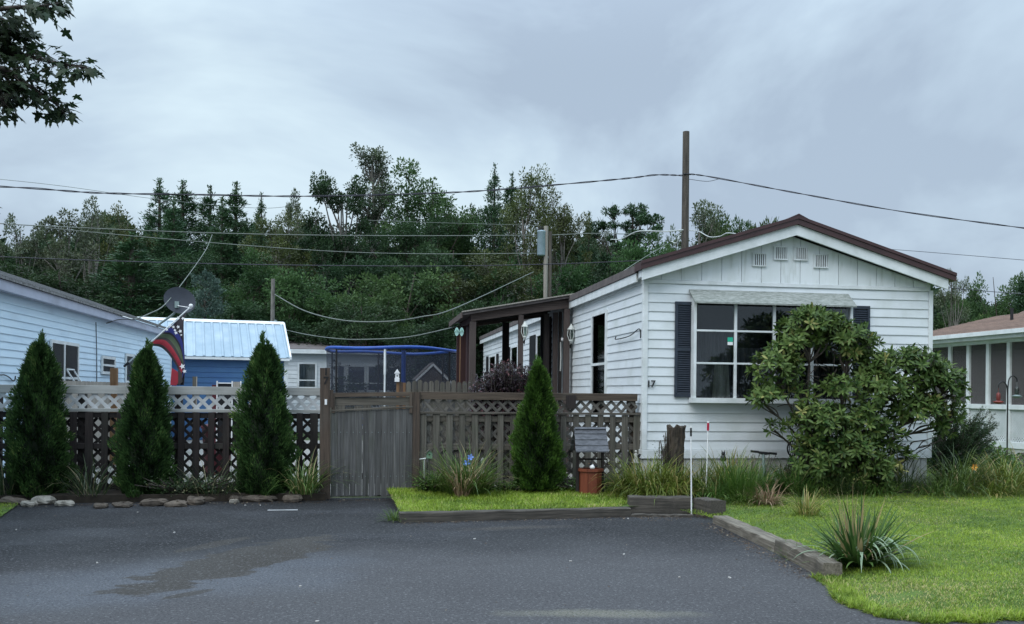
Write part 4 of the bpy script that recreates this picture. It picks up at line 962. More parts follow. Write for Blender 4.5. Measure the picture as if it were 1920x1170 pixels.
# ------------------------------------------------------------------ fence left of the gate
def left_fence():
    Y = YLF; xe = atY(602, 730, Y).x; xs = -7.4
    z_top = atY(440, 725.5, Y).z; z_r = atY(440, 740.5, Y).z; z_l = atY(440, 767.5, Y).z; z_b = atY(440, 773.5, Y).z
    Fn = thing('fence', ((xs + xe) / 2, Y, 0), 'dark brown picket and lattice fence with a pale lattice top, behind the three hedge trees', 'fence')
    x = xe
    for L in (2.45, 2.45, 2.45):
        span('top_rail', x - L + .004, x, Y - .022, Y + .020, z_r, z_top, 'pale_rail', Fn); span('lattice_rail', x - L + .004, x, Y - .030, Y + .02, z_b, z_l, 'pale_rail', Fn); x -= L
    lattice(Fn, xs + .1, xe, z_l - .01, z_r + .01, Y + .003, 'pale_lattice', .042, .156, .007)
    z1 = z_b - .002
    for z in (z1 - .075, .62, .10): span('rail', xs, xe, Y - .010, Y + .03, z, z + .07, 'dark_wood', Fn)
    k = 0; x = xe - .085
    while x > xs:
        w = .082 if k % 5 else .10
        piece('picket', (w, .018, z1 - .06), (x, Y - .022 - .003 * (k % 2), (z1 + .06) / 2), 'dark_wood', Fn, (0, random.gauss(0, .004), 0)); x -= .187; k += 1
    lattice(Fn, xs + 1.6, xe - .04, .14, z1 - .076, Y + .040, 'dark_wood', .038, .150, .007)
    for px in (332, 150, -10):
        p = atY(px, 800, Y); span('post', p.x - .045, p.x + .045, Y + .06, Y + .15, 0, z_r, 'dark_wood', Fn)
left_fence()

# ------------------------------------------------------------------ gate and its posts
def gate():
    Y = YFENCE
    a = atY(611, 690, Y - .02); w = .125
    P1 = thing('gate_post', (a.x, Y, 0), 'tall brown gate post with the black numerals 1 and 7, left of the gate', 'post')
    piece('post', (w, .10, a.z), (a.x, Y - .02, a.z / 2), 'brown_wood', P1, (0, -.012, 0), .006)
    for ch, px, py in (('1', 611, 697), ('7', 611, 714)): p = atY(px, py, Y - .08); text_part('house_number', ch, .135, 'black', P1, (p.x, Y - .074, p.z), (R(90), 0, 0), .003)
    p = atY(611, 753, Y - .08); span('latch_plate', p.x - .015, p.x + .015, Y - .082, Y - .072, p.z - .04, p.z + .03, 'white_paint', P1)
    p = atY(618, 735, Y); span('side_board', p.x - .0, p.x + .05, Y - .06, Y - .02, p.z - .20, p.z + .03, 'brown_wood', P1)
    b = atY(781, 735, Y); P2 = thing('gate_post', (b.x, Y, 0), 'brown post between the gate and the lattice fence on its right', 'post')
    piece('post', (.095, .10, b.z), (b.x, Y - .01, b.z / 2), 'brown_wood', P2, None, .006)
    xa = a.x + .075; xb = b.x - .05
    G = thing('gate', ((xa + xb) / 2, Y, 0), 'grey weathered board gate with a slanting top rail and brown frame above', 'gate')
    zl = atY(622, 771, Y).z; zr = atY(773, 764, Y).z; zt = 1.385
    n = 13; bw = (xb - xa) / n
    for i in range(n):
        x0 = xa + bw * i; zt_i = zl + (zr - zl) * (i + .5) / n - .012; zb_ = .018 + .02 * random.random()
        mb = MB(); dy = .004 * random.random()
        x1 = x0 + bw - .0015 - .001 * random.random()
        bot = [(x0 + .002, zb_), (x0 + bw * .3, zb_ - .008 * random.random()), (x0 + bw * .6, zb_ + .012 * random.random()), (x1, zb_)]
        mb.prism(bot + [(x1, zt_i + .003), (x0 + .002, zt_i - .003)], 'y', Y - .030 - dy, Y - .010); mb.build('board', 'gate_wood', G, origin=(x0, Y, 0))
    ang = -math.atan2(zr - zl, xb - xa)
    piece('cap_rail', (xb - xa + .01, .05, .022), ((xa + xb) / 2, Y - .025, (zl + zr) / 2 + .008), 'grey_wood_x', G, (0, ang, 0))
    zA = atY(622, 737, Y).z; zB = atY(773, 735, Y).z; ang2 = -math.atan2(zB - zA, xb - xa)
    piece('top_rail', (xb - xa - .02, .045, .055), ((xa + xb) / 2 + .01, Y - .02, (zA + zB) / 2 - .025), 'brown_wood_x', G, (0, ang2, 0))
    piece('cross_board', (xb - xa - .03, .022, .105), ((xa + xb) / 2 + .01, Y - .005, (zA + zB) / 2 - .115), 'gate_wood_x', G, (0, ang2 * .5, 0)) if 'gate_wood_x' in M else piece('cross_board', (xb - xa - .03, .022, .105), ((xa + xb) / 2 + .01, Y - .005, (zA + zB) / 2 - .115), 'grey_wood_x', G, (0, ang2 * .5, 0))
    for x in (xa + .025, xb - .022): span('stile', x - .02, x + .02, Y - .045, Y + .02, zl - .02, zA - .0, 'brown_wood', G)
    for z in (.25, .82): span('brace', xa + .02, xb - .02, Y - .009, Y + .028, z, z + .08, 'brown_wood_x', G)
    # nails
    mb = MB()
    for i in range(n):
        for z in (.29, .86):
            x = xa + bw * (i + .5); mb.box(x - .004, x + .004, Y - .037, Y - .034, z - .004, z + .004)
    o = mb.build('nail_heads', 'galv', G); o['kind'] = 'stuff'
    # grey board fence behind, seen through the gap, with a post cap birdhouse
    Y2 = 13.6; B = thing('board_fence', (b.x, Y2, 0), 'plain grey board fence in the yard, glimpsed through the gap over the gate', 'fence')
    xa2 = atY(600, 740, Y2).x; xb2 = atY(900, 740, Y2).x; x = xa2; k = 0
    while x < xb2: span('board', x, x + .118, Y2, Y2 + .018, 0.02, 1.16 + .01 * (k % 3) if x < b.x + .1 else 1.30, 'grey_wood' if k % 3 else 'gate_wood', B); x += .125; k += 1
    span('rail', xa2, xb2, Y2 + .019, Y2 + .05, .9, .98, 'grey_wood_x', B)
    Y3 = 13.2; p = atY(752, 716, Y3); Q = thing('yard_post', (p.x, Y3, 0), 'short tan post of paired boards behind the gate, carrying a white birdhouse', 'post')
    for dx in (-.045, .0, .045): span('board', p.x + dx - .021, p.x + dx + .021, Y3 - .02, Y3 + .02, 0, p.z - .01 * (dx > 0), 'tan_wood' if dx else 'brown_wood', Q)
    q = atY(745, 710, Y3 - .05); BH = thing('birdhouse', (q.x, Y3, p.z), 'tiny white birdhouse with a pointed top on the post behind the gate', 'birdhouse')
    mb = MB(); zz = p.z + .0; mb.box(q.x - .036, q.x + .030, Y3 - .05, Y3 + .02, zz, zz + .055); mb.box(q.x - .028, q.x + .024, Y3 - .045, Y3 + .015, zz + .055, zz + .12)
    mb.prism([(q.x - .045, zz + .12), (q.x - .002, zz + .185), (q.x + .04, zz + .12)], 'y', Y3 - .055, Y3 + .025); mb.build('box', 'white_paint', BH)
    mb = MB(); mb.tube([(q.x - .002, Y3 - .0465, zz + .085), (q.x - .002, Y3 - .0450, zz + .085)], .011, 8); mb.build('entrance_hole', 'black', BH)
gate()

# ------------------------------------------------------------------ lattice and picket fence right of the gate
def right_fence():
    Y = YFENCE; xs = atY(787, 750, Y).x; xe = atY(1200, 750, Y).x; xt = atY(1194, 750, Y).x
    z_t = atY(1000, 736.5, Y).z; z_tb = atY(1000, 750.5, Y).z; z_c = atY(1000, 773, Y).z; z_cb = atY(1000, 777, Y).z
    Fn = thing('fence', ((xs + xe) / 2, Y, 0), 'greyish brown picket fence with a lattice band between the gate and the white home', 'fence')
    span('top_rail', xs, xt, Y - .03, Y + .03, z_tb, z_t, 'brown_wood_x', Fn); span('cap_rail', xs, xe, Y - .045, Y + .03, z_cb, z_c, 'grey_wood_x', Fn)
    lattice(Fn, xs, xt, z_c + .001, z_tb - .001, Y + .004, 'lat_wood', .038, .142, .007)
    span('end_block', xt - .13, xt - .06, Y + .02, Y + .06, z_c, z_tb, 'brown_wood', Fn)
    z1 = z_cb - .002
    for z, h in ((z1 - .10, .075), (.63, .08), (.16, .08)): span('rail', xs, xe - .05, Y - .004, Y + .03, z, z + h, 'grey_wood_x', Fn)
    n = 0; x = xs + .05; xl = xe - .045
    k = round((xl - x) / .1755); st = (xl - x) / k
    for i in range(k + 1):
        w = .082 + .012 * (random.random() - .3); w = .10 if i == k else w
        piece('picket', (w, .019, z1 - .06), (x + st * i, Y - .018, (z1 + .06) / 2), 'grey_wood', Fn, (0, random.gauss(0, .004), 0))
    lattice(Fn, xs + .02, xe - .03, .20, z1 - .05, Y + .042, 'lat_wood', .038, .142, .007)
    for px in (1190, 990):
        p = atY(px, 800, Y); span('post', p.x - .05, p.x + .03, Y + .06, Y + .13, 0, z_tb, 'brown_wood', Fn)
    # small dark plaque hung on the lattice
    A = atY(1062, 741, Y - .05); B = atY(1080, 766, Y - .05); o = span('hanging_plaque', A.x, B.x, Y - .052, Y - .034, B.z, A.z, 'dark_wood'); tag(o, 'small dark wooden plaque hanging on the top rail of the lattice fence', 'plaque')
right_fence()
# pale stockade seen behind the left fence, brown post, loose boards and red trolley behind the shed side
def yard_bits():
    Y = 16.0; xa = atX(145, 705, -4.6); P = thing('stockade_fence', (-4.3, 15, 0), 'pale weathered board fence running back beside the blue home', 'fence')
    y = 14.0; k = 0
    while y < 19.4: span('board', -4.55 - .01, -4.53, y, y + .118, .02, 1.50 + .008 * (k % 2), 'pale_pole', P); y += .124; k += 1
    p = atY(214, 690, 17.5); o = span('yard_post', p.x - .06, p.x + .06, 17.45, 17.55, 0, p.z, 'tan_wood'); tag(o, 'stout rusty brown post behind the fence between the first two hedge trees', 'post')
    p = atY(365, 706, 15.2); T = thing('yard_post', (p.x, 15.2, 0), 'narrow split grey post standing behind the fence in front of the blue shed', 'post')
    span('board', p.x - .030, p.x + .018, 15.18, 15.22, 0, p.z, 'grey_wood', T); span('board', p.x + .022, p.x + .038, 15.18, 15.22, 0, p.z, 'pale_pole', T)
    p = atY(420, 718, 14.6); q = atY(452, 727, 14.6)
    W = thing('yard_crate', (p.x, 14.6, 0), 'dark slatted crate with white edges and red sides behind the fence, before the blue shed', 'crate')
    x0 = atY(400, 720, 14.6).x; x1 = atY(452, 720, 14.6).x; z1 = p.z
    span('box', x0 + .05, x1, 14.6, 15.2, .55, z1 - .012, 'black', W); span('top_edge', x0 + .05, x1 - .05, 14.58, 14.598, z1 - .012, z1 + .004, 'white_paint', W)
    for xx in (x0 + .05, x1 - .14, x1 - .012): span('post', xx, xx + .02, 14.57, 14.598, .5, z1 + .03, 'white_paint', W)
    span('side', x0 - .02, x0 + .046, 14.6, 15.2, .4, z1 - .03, 'dark_red', W)
    span('panel', x1 - .115, x1 - .016, 14.575, 14.598, z1 - .10, z1 + .02, 'pale_pole', W)
    # bin and grill seen through the lattice
    for nm, px, Yb, w, h, mt, lab, cat in (('bin', 520, 14.4, .42, 1.0, 'dark_red', 'dark red bin standing behind the fence near the third hedge tree', 'bin'), ('tub', 408, 15.6, .5, .8, 'dark_red', 'red tub half hidden behind the dark pickets', 'tub')):
        p = atY(px, 800, Yb); mb = MB(); mb.lathe((p.x, Yb, 0), [(w * .40, 0), (w * .5, h * .93), (w * .54, h * .94), (w * .54, h), (w * .3, h * 1.03), (0, h * 1.04)], 14); o = mb.build(nm, mt); tag(o, lab, cat)
yard_bits()

# ------------------------------------------------------------------ neighbour with the screened porch, right
def right_home():
    X = 12.0; Y1 = 18.5; Y0 = 9.0; zE = atX(1835, 631, X).z
    H = thing('neighbor_home', (X + 2.5, 14, 0), 'white home with brown shingle roof and screened side porch at the right edge', 'house')
    xr_ = X + 2.35; zr = atY(1820, 590, Y1).z; ov = .3; xo = X - ov
    def rz(x): return zE + .05 + (zr - zE - .05) * (x - xo) / (xr_ - xo)
    mb = MB(); mb.prism([(xo, rz(xo)), (xr_, rz(xr_)), (2 * xr_ - xo, rz(xo)), (2 * xr_ - xo, rz(xo) - .05), (xr_, rz(xr_) - .06), (xo, rz(xo) - .05)], 'y', Y0, Y1 + .2); mb.build('roof', 'brown_shingle', H)
    nc = 14
    for k in range(nc):
        t0, t1 = k / nc, (k + 1) / nc; x0 = xo + (xr_ - xo) * t0; x1 = xo + (xr_ - xo) * t1
        y = Y0; j = 0
        mb = MB(); mb.prism([(x0 - .01, rz(x0) + .002), (x0 - .01, rz(x0) + .016), (x1 - .005, rz(x1) + .008), (x1 - .005, rz(x1) + .001)], 'y', Y0, Y1 + .21); mb.build('shingle_course', 'brown_shingle', H, origin=(x0, Y0 + k * .3, rz(x0)))
    mb = MB(); mb.prism([(xr_ - .16, rz(xr_ - .16) + .012), (xr_, rz(xr_) + .05), (xr_ + .16, rz(xr_ - .16) + .012)], 'y', Y0, Y1 - .6); mb.build('ridge_cap', 'brown_shingle', H)
    span('gutter', xo - .09, xo, Y0, Y1 + .1, zE - .03, zE + .05, 'white_trim', H); span('fascia_board', xo + .001, X + .0, Y0, Y1 + .1, zE - .10, zE - .035, 'white_trim', H)
    # vent pipe
    p = atX(1897, 607, X + 1.15); mb = MB(); mb.tube([(p.x, p.y, p.z - .1), (p.x, p.y, p.z + .32)], .03, 8); mb.lathe((p.x, p.y, p.z - .08), [(.10, 0), (.035, .09)], 8); mb.build('vent_pipe', 'iron', H)
    # screened wall: posts, sill, screens, lattice below
    zt = zE - .16; zs = atX(1855, 758, X).z; zs0 = zs - .09; zl = atX(1890, 828, X).z
    pys = [atX(px, 700, X).y for px in (1772, 1817, 1854, 1893)]
    st = abs(pys[1] - pys[3]) / 2; ps = [Y1 - .06] + pys[1:] + [pys[3] - st * k for k in range(1, 14) if pys[3] - st * k > Y0]
    ps = sorted(set([round(v, 3) for v in ps + [pys[1] + st]]), reverse=True)
    span('top_plate', X - .03, X + .06, Y0, Y1, zt, zE - .101, 'white_trim', H); span('sill', X - .045, X + .06, Y0, Y1, zs0, zs, 'white_trim', H); span('bottom_rail', X - .03, X + .06, Y0, Y1, zl - .12, zl, 'white_trim', H)
    for y in ps: span('post', X - .035, X + .055, y - .045, y + .045, zl + .0, zt, 'white_trim', H)
    for a, b in zip(ps, ps[1:]):
        span('screen', X + .01, X + .014, b + .045, a - .045, zs, zt, 'screen', H, .0005)
        # perforated lattice panel: fine diagonal strips
        s = MB(); yy0, yy1 = b + .045, a - .045; Hh = zs0 - zl; c = yy0 - Hh
        while c < yy1:
            for sg in (1, -1):
                t0, t1 = (max(0, yy0 - c), min(Hh, yy1 - c)) if sg > 0 else (max(0, c + Hh - yy1), min(Hh, c + Hh - yy0))
                if t1 - t0 > .02:
                    f = (lambda t: (c + t, zl + t)) if sg > 0 else (lambda t: (c + Hh - t, zl + t))
                    (ya, za), (yb, zb) = f(t0), f(t1); w_ = .017; xx = X + (.0 if sg > 0 else .008)
                    s.add([(xx, ya - w_, za), (xx, ya + w_, za), (xx, yb + w_, zb), (xx, yb - w_, zb)], [(0, 1, 2, 3)])
            c += .062
        o = s.build('lattice_panel', 'white_trim', H)
    # inner room: siding wall behind screens, a lamp each
    span('inner_wall', X + 2.0, X + 2.05, Y0, Y1, 0, zt, 'white_siding', H); span('porch_floor', X + .07, X + 2.0, Y0, Y1, zl - .1, zl - .02, 'grey_wood_x', H)
    span('end_wall', X + .06, X + 2.0, Y1 - .06, Y1, 0, zt, 'white_siding', H)
    for i in range(12): lap_x(H, 'siding_board', X + .06, X + 1.95, Y1 - .06, .5 + i * .14, .14, 'white_siding')
    span('ceiling', X + .06, X + 2.0, Y0, Y1 - .07, zt, zt + .02, 'grey_wood_x', H)
    span('foundation', X - .01, X + .05, Y0, Y1, 0, zl - .121, 'skirting', H)
    for px, lab in ((1834, 'shaded table lamp behind the porch screen, nearer the right'), (1808, 'shaded table lamp behind the porch screen, next to the bush')):
        p = atX(px, 740, X + .5); L = thing('table_lamp', (p.x, p.y, zs - .4), lab, 'lamp')
        mb = MB(); mb.lathe((p.x, p.y, zs), [(.14, .02), (.07, .24)], 12); mb.build('lamp_shade', 'lamp_white', L); mb = MB(); mb.lathe((p.x, p.y, zs - .42), [(.08, 0), (.03, .08), (.05, .2), (.015, .44)], 10); mb.build('base', 'lamp_white', L)
        mb = MB(); mb.lathe((p.x, p.y, zl), [(.26, zs - .42 - zl - .03), (.26, zs - .42 - zl), (0, zs - .42 - zl)], 14); mb.tube([(p.x, p.y, zl), (p.x, p.y, zs - .45)], .03, 6); o = mb.build('side_table', 'dark_wood'); tag(o, 'dark round side table under the ' + ('nearer right' if px > 1820 else 'farther left') + ' porch lamp', 'table')
    # wooden steps
    for k in range(3):
        p = atZ(1905, 905, 0); o = None
right_home()
def steps():
    S = thing('porch_steps', (11.2, 13.6, 0), 'low weathered wooden steps below the screened porch at the right edge', 'steps')
    for k in range(3):
        z = .12 + .13 * k; x = 10.9 + .28 * k
        span('tread', x, x + .28, 12.6, 14.4, z, z + .035, 'grey_wood', S); span('riser', x + .01, x + .03, 12.62, 14.38, z - .12, z, 'grey_wood', S)
steps()
M['feeder_red'] = pmat('feeder_red', (0.22, 0.04, 0.03), (0.15, 0.03, 0.025), 6, 0.4)
def feeder_hook():
    p = atD(1889, 780, 15.0); zt = atD(1889, 718, 15.0).z
    S = thing('shepherd_hook', (p.x, p.y, .1), 'double shepherd hook pole standing before the screened porch', 'garden hook')
    mb = MB(); mb.tube([(p.x, p.y, 0), (p.x, p.y, zt - .1)], .012, 6)
    for sg, hh in ((-1, 0.0), (1, .10)):
        pts = [Vector((p.x, p.y, zt - .25 + hh)), Vector((p.x + sg * .02, p.y, zt - .05 + hh)), Vector((p.x + sg * .09, p.y, zt + .02 + hh)), Vector((p.x + sg * .16, p.y, zt - .02 + hh)), Vector((p.x + sg * .17, p.y, zt - .08 + hh))]
        mb.tube(catmull(pts, 5), .010, 6)
    mb.build('hook', 'iron', S)
    for sg, hh, mt, lab in ((-1, 0, 'feeder_red', 'red hummingbird feeder on the left arm of the shepherd hook'), (1, .10, 'galv', 'grey seed feeder on the right arm of the shepherd hook')):
        c = Vector((p.x + sg * .17, p.y, zt - .33 + hh)); Fd = thing('bird_feeder', c, lab, 'bird feeder')
        mb = MB(); mb.lathe(c, [(.07, 0), (.085, .02), (.03, .035), (0, .036)], 12); mb.lathe(c, [(0, -.02), (.05, -.012), (.07, 0)], 12); mb.build('tray', mt, Fd)
        mb = MB(); mb.lathe(c, [(.028, .037), (.034, .08), (.03, .15), (.012, .17)], 10); mb.tube([c + Vector((0, 0, .17)), c + Vector((0, 0, .25))], .004, 4); mb.build('bottle', 'lamp_glass' if sg > 0 else mt, Fd)
feeder_hook()

# ------------------------------------------------------------------ utility poles
def utility():
    Y = 24.0; p = atY(1286.5, 247, Y); o = thing('utility_pole', (p.x, Y, 0), 'tall weathered wooden utility pole rising behind the white home roof', 'utility pole')
    mb = MB(); mb.tube([(p.x, Y, 0), (p.x, Y, 4), (p.x, Y, p.z)], [.125, .110, .092], 12); mb.build('pole', 'pole_wood', o)
    mb = MB(); mb.lathe((p.x, Y, 0), [(.0, 0), (.0, 0)], 3); q = atY(1286, 328, Y); mb = MB(); mb.tube([(p.x - .10, Y - .09, q.z), (p.x + .12, Y - .09, q.z)], .022, 6); mb.build('bolt', 'iron', o)
    Y = 36.0; a = atY(1024, 424, Y); b = atY(1031, 434, Y); o2 = thing('utility_pole', (a.x, Y, 0), 'pale double utility pole carrying a steel transformer, behind the porch roof', 'utility pole')
    mb = MB(); mb.tube([(a.x, Y, 0), (a.x, Y, a.z)], .09, 10); mb.build('pole', 'pale_pole', o2)
    mb = MB(); mb.tube([(b.x + .02, Y, 0), (b.x + .02, Y, b.z)], .07, 10); mb.build('brace_pole', 'pole_wood', o2)
    c = atY(1015, 455, Y); mb = MB(); h = (atY(1015, 432, Y).z - atY(1015, 480, Y).z); z0 = atY(1015, 480, Y).z
    mb.lathe((c.x, Y, z0), [(0, 0), (.15, .02), (.17, .05), (.17, h - .08), (.18, h - .07), (.18, h - .03), (.1, h), (0, h + .01)], 14); tr = mb.build('transformer', 'steel', o2)
    mb = MB(); mb.tube([(c.x + .03, Y, z0 + h), (c.x + .03, Y, z0 + h + .18)], .03, 6); mb.tube([(c.x - .08, Y - .1, z0 + h), (c.x - .08, Y - .1, z0 + h + .14)], .025, 6); mb.build('insulator', 'iron', tr)
    mb = MB(); mb.tube([(c.x, Y, z0 + h * .7), (a.x, Y, z0 + h * .7)], .03, 6); mb.build('bracket', 'iron', o2)
    Y = 29.5; p = atY(512, 523, Y); o3 = thing('utility_pole', (p.x, Y, 0), 'short grey wooden service pole behind the shed roof', 'utility pole')
    mb = MB(); mb.tube([(p.x, Y, 0), (p.x, Y, p.z)], [.085, .06], 10); mb.build('pole', 'grey_bark', o3)
    mb = MB(); q = atY(517, 600, Y); mb.tube([(q.x, Y - .04, 0), (q.x, Y - .04, q.z)], .05, 8); mb.build('conduit', 'galv', o3)
utility()
def wire(pts, r, mat, label, name='power_line', twist=0, m=10):
    r = r * (1 if twist else .78)
    """pts: (px, py, distance Y)"""
    P = [atY(*p) for p in pts]; C = catmull(P, m); mb = MB()
    if twist:
        for ph in (0, math.pi):
            Q = [c + Vector((0, math.cos(i * .55 + ph + math.sin(i * .23)), math.sin(i * .55 + ph + math.sin(i * .23)))) * r * .9 for i, c in enumerate(C)]; mb.tube(Q, r * .75, 5)
    else: mb.tube(C, r, 5)
    o = mb.build(name, mat); tag(o, label, 'power line'); return o
wire([(-60, 347, 22), (60, 353, 22), (190, 362, 22.3), (370, 365, 22.7), (560, 368, 23), (760, 364, 23.3), (900, 358, 23.5), (1060, 345, 23.7), (1180, 334, 23.9), (1230, 328, 23.9), (1280, 329, 23.9)], .015, 'wire_dark', 'thick twisted cable crossing the sky to the left of the tall pole', twist=1, m=14)
wire([(1292, 326, 23.9), (1340, 333, 23.9), (1500, 363, 23), (1700, 398, 22), (1960, 433, 21)], .014, 'wire_dark', 'thick twisted cable running down to the right from the tall pole', twist=1, m=14)
wire([(1292, 336, 23.9), (1326, 340, 23.9), (1350, 335, 23.9)], .010, 'wire_dark', 'short loose cable looped under the right-hand cable at the tall pole')
wire([(-60, 330, 30), (110, 348, 30), (300, 374, 30), (480, 390, 31), (560, 385, 31)], .010, 'wire_pale', 'thin grey wire sloping down from the upper left edge')
wire([(-60, 415, 36), (85, 424, 36), (400, 437, 36), (700, 442, 36), (1010, 441, 36), (1100, 438, 36), (1190, 439, 36)], .024, 'wire_pale', 'pale upper cable in front of the wood, ending past the transformer pole')
wire([(85, 427, 36), (300, 447, 36), (600, 470, 36), (800, 476, 36), (1005, 475, 36)], .020, 'wire_pale', 'pale lower cable in front of the wood, ending at the transformer')
wire([(-60, 479, 28), (200, 489, 28), (480, 496, 28), (800, 499, 28), (1040, 495, 28), (1240, 487, 28)], .018, 'wire_dark', 'black cable running level in front of the wood')
wire([(690, 413, 36), (800, 417, 36), (1010, 423, 36)], .013, 'wire_pale', 'faint wire reaching the top of the transformer pole from the left')
wire([(398, 440, 30), (385, 470, 29), (350, 520, 26), (310, 570, 23), (280, 588, 21), (252, 599, 20)], .015, 'wire_pale', 'service drop sagging from the pale cable to the blue home roof')
wire([(252, 599, 20), (225, 599, 19), (212, 602, 18.6), (200, 606, 18.3), (210, 603, 18.3)], .012, 'iron', 'short service cable tail above the blue home fascia')
wire([(515, 552, 29.4), (570, 582, 27), (640, 600, 25), (720, 603, 24), (790, 594, 24), (860, 575, 25), (1000, 510, 35.5)], .020, 'wire_pale', 'sagging pale cable from the short pole to the transformer pole')
wire([(532, 618, 29), (580, 628, 26), (640, 635.5, 24), (700, 636, 22), (770, 631, 20), (858, 612, 17.9)], .015, 'wire_pale', 'sagging pale cable from the shed to the porch roof')
wire([(1145, 449, 30), (1165, 448, 28), (1192, 435, 26), (1215, 433, 25), (1250, 434, 24), (1281, 431, 23.9)], .022, 'wire_white', 'white service cable kinking towards the tall pole from the left')
wire([(1292, 432, 23.8), (1310, 434, 22), (1330, 444, 21), (1350, 443, 20), (1365, 437, 19.5), (1398, 441, 17.5)], .016, 'wire_white', 'white service cable waving from the tall pole to the home roof')
wire([(1275, 440, 23.9), (1268, 455, 24), (1258, 452, 24.5)], .014, 'wire_white', 'short drooping loop of white cable beside the tall pole')
wire([(1250, 458, 24), (1200, 488, 21), (1120, 540, 18.5), (1080, 560, 17.5), (1060, 563, 17)], .010, 'wire_pale', 'thin cable from the tall pole to the porch roof')
wire([(1640, 465, 22), (1780, 476, 20), (1960, 491, 19)], .008, 'wire_dark', 'thin wire crossing the sky above the right roof slope')
wire([(1755, 537, 26), (1850, 546, 26), (1960, 555, 26)], .014, 'wire_dark', 'black cable above the brown-roofed home')

# ------------------------------------------------------------------ timbers edging the driveway
def timber(name, base_pts, w, h, label, mat='timber', group=None, side=1):
    """base_pts: two ground points of the near lower edge"""
    A, B = Vector(base_pts[0]), Vector(base_pts[1]); d = (B - A); L = d.length; d.normalize(); nrm = Vector((-d.y, d.x, 0)) * side
    mb = MB(); n = 14; vs = []
    for i in range(n + 1):
        p = A + d * (L * i / n); j = lambda s=.0035: random.gauss(0, s)
        jz = j(.0025)
        c = .010
        prof = [(0, 0), (0, h - c), (c, h), (w * .5, h - .002), (w - c, h), (w, h - c), (w, 0)]
        for (a, z) in prof:
            q = p + nrm * (a + j()); vs.append((q.x, q.y, max(-.02, z + jz + j(.002)) if z else -.02))
    m = 7
    fs = [(i * m + k, (i + 1) * m + k, (i + 1) * m + (k + 1) % m, i * m + (k + 1) % m) for i in range(n) for k in range(m)] + [tuple(range(m)), tuple(range(n * m + m - 1, n * m - 1, -1))]
    mb.add(vs, fs); o = mb.build(name, mat, origin=(A + B) / 2)
    # turn grain along the timber
    ang = math.atan2(d.y, d.x); o.rotation_euler = (0, 0, ang); o.data.transform(Matrix.Rotation(-ang, 4, 'Z'))
    o.data.update()
    return tag(o, label, 'timber', group)
g0 = atZ(750, 980, 0); g1 = atZ(1183, 969, 0)
timber('kerb_timber', (g0, g1), .13, .10, 'long low dark timber edging the grass strip before the fence')
t0 = atZ(1180, 963, 0); t1 = atZ(1297, 964, 0)
timber('raised_timber', (t0, t1), .18, .195, 'raised dark timber across the front of the flower bed, left of the marker rod')
u0 = atZ(1300, 963, 0); u1 = atZ(1332, 971, 0)
timber('raised_timber', (u0, u1), .20, .19, 'short raised timber set at an angle, right of the marker rod')
timber('kerb_timber', (atZ(1183, 969, 0), atZ(1300, 970, 0)), .06, .03, 'thin sunken timber at the foot of the raised timber')
e0, e1, e2 = atZ(1337, 981, 0), atZ(1452, 1036, 0), atZ(1543, 1085, 0)
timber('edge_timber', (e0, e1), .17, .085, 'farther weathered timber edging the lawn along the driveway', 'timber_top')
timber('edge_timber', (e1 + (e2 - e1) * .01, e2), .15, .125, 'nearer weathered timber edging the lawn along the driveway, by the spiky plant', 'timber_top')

# ------------------------------------------------------------------ stones and pebbles
def rock(c, sx, sy, sz, mat, seed, rot=0, name='edging_stone'):
    r = random.Random(seed); mb = MB(); n, m = 12, 6; vs = []
    for i in range(m + 1):
        ph = math.pi * i / m
        for j in range(n):
            t = 2 * math.pi * j / n; k = 1 + .13 * math.sin(3 * t + seed) + .10 * math.sin(5 * t + ph * 2 + seed * 2) + r.uniform(-.07, .07)
            sq = lambda v: math.copysign(abs(v) ** .65, v)
            vs.append((sx * sq(math.sin(ph) * math.cos(t)) * k, sy * sq(math.sin(ph) * math.sin(t)) * k, sz * sq(math.cos(ph)) * k))
    fs = [(i * n + j, (i + 1) * n + j, (i + 1) * n + (j + 1) % n, i * n + (j + 1) % n) for i in range(m) for j in range(n)]
    mb.add(vs, fs); o = mb.build(name, mat); o.location = c; o.rotation_euler = (r.uniform(-.1, .1), r.uniform(-.1, .1), rot); return o
stones = [(20, 941, .16, .05, 'stone', 'brown stone at the left end of the bed edging, by the grass corner'), (52, 944, .085, .035, 'pale_stone', 'small pale stone left of the large pale one under the first hedge tree'),
 (76, 940, .13, .055, 'pale_stone', 'large pale flat stone under the first hedge tree'), (120, 943, .105, .035, 'pale_stone', 'pale flat stone just right of the first hedge tree'),
 (186, 947, .08, .03, 'stone', 'small brown stone among the leaning blades between first and second hedge tree'), (230, 945, .10, .03, 'stone', 'low dark stone left of the second hedge tree foot'),
 (285, 943, .16, .045, 'stone', 'brown wedge stone below the second hedge tree'), (330, 944, .12, .035, 'stone', 'low brown stone right of the second hedge tree foot'),
 (366, 940, .11, .05, 'stone', 'squarish brown stone between second and third hedge tree'), (405, 934, .17, .045, 'stone', 'long flat brown stone left of the third hedge tree'),
 (442, 936, .09, .045, 'stone', 'yellowish brown round stone at the third hedge tree foot'), (485, 935, .19, .045, 'stone', 'long dark stone below the third hedge tree'), (548, 936, .12, .05, 'stone', 'dark stone under the grass clump left of the gate post')]
for i, (px, py, sx, sz, mt, lab) in enumerate(stones):
    p = atZ(px, py + 3, .02); tag(rock((p.x, p.y + .05, sz * .75), sx, .08 + .02 * (i % 3), sz, mt, i * 3 + 1, .1 * (i % 5 - 2)), lab, 'stone', 'stones edging the planting bed')
p = atZ(438, 943, 0); tag(rock((p.x, p.y, .02), .06, .04, .028, 'pale_stone', 77, .2), 'white angular stone lying before the yellowish edging stone', 'stone', 'stones edging the planting bed')
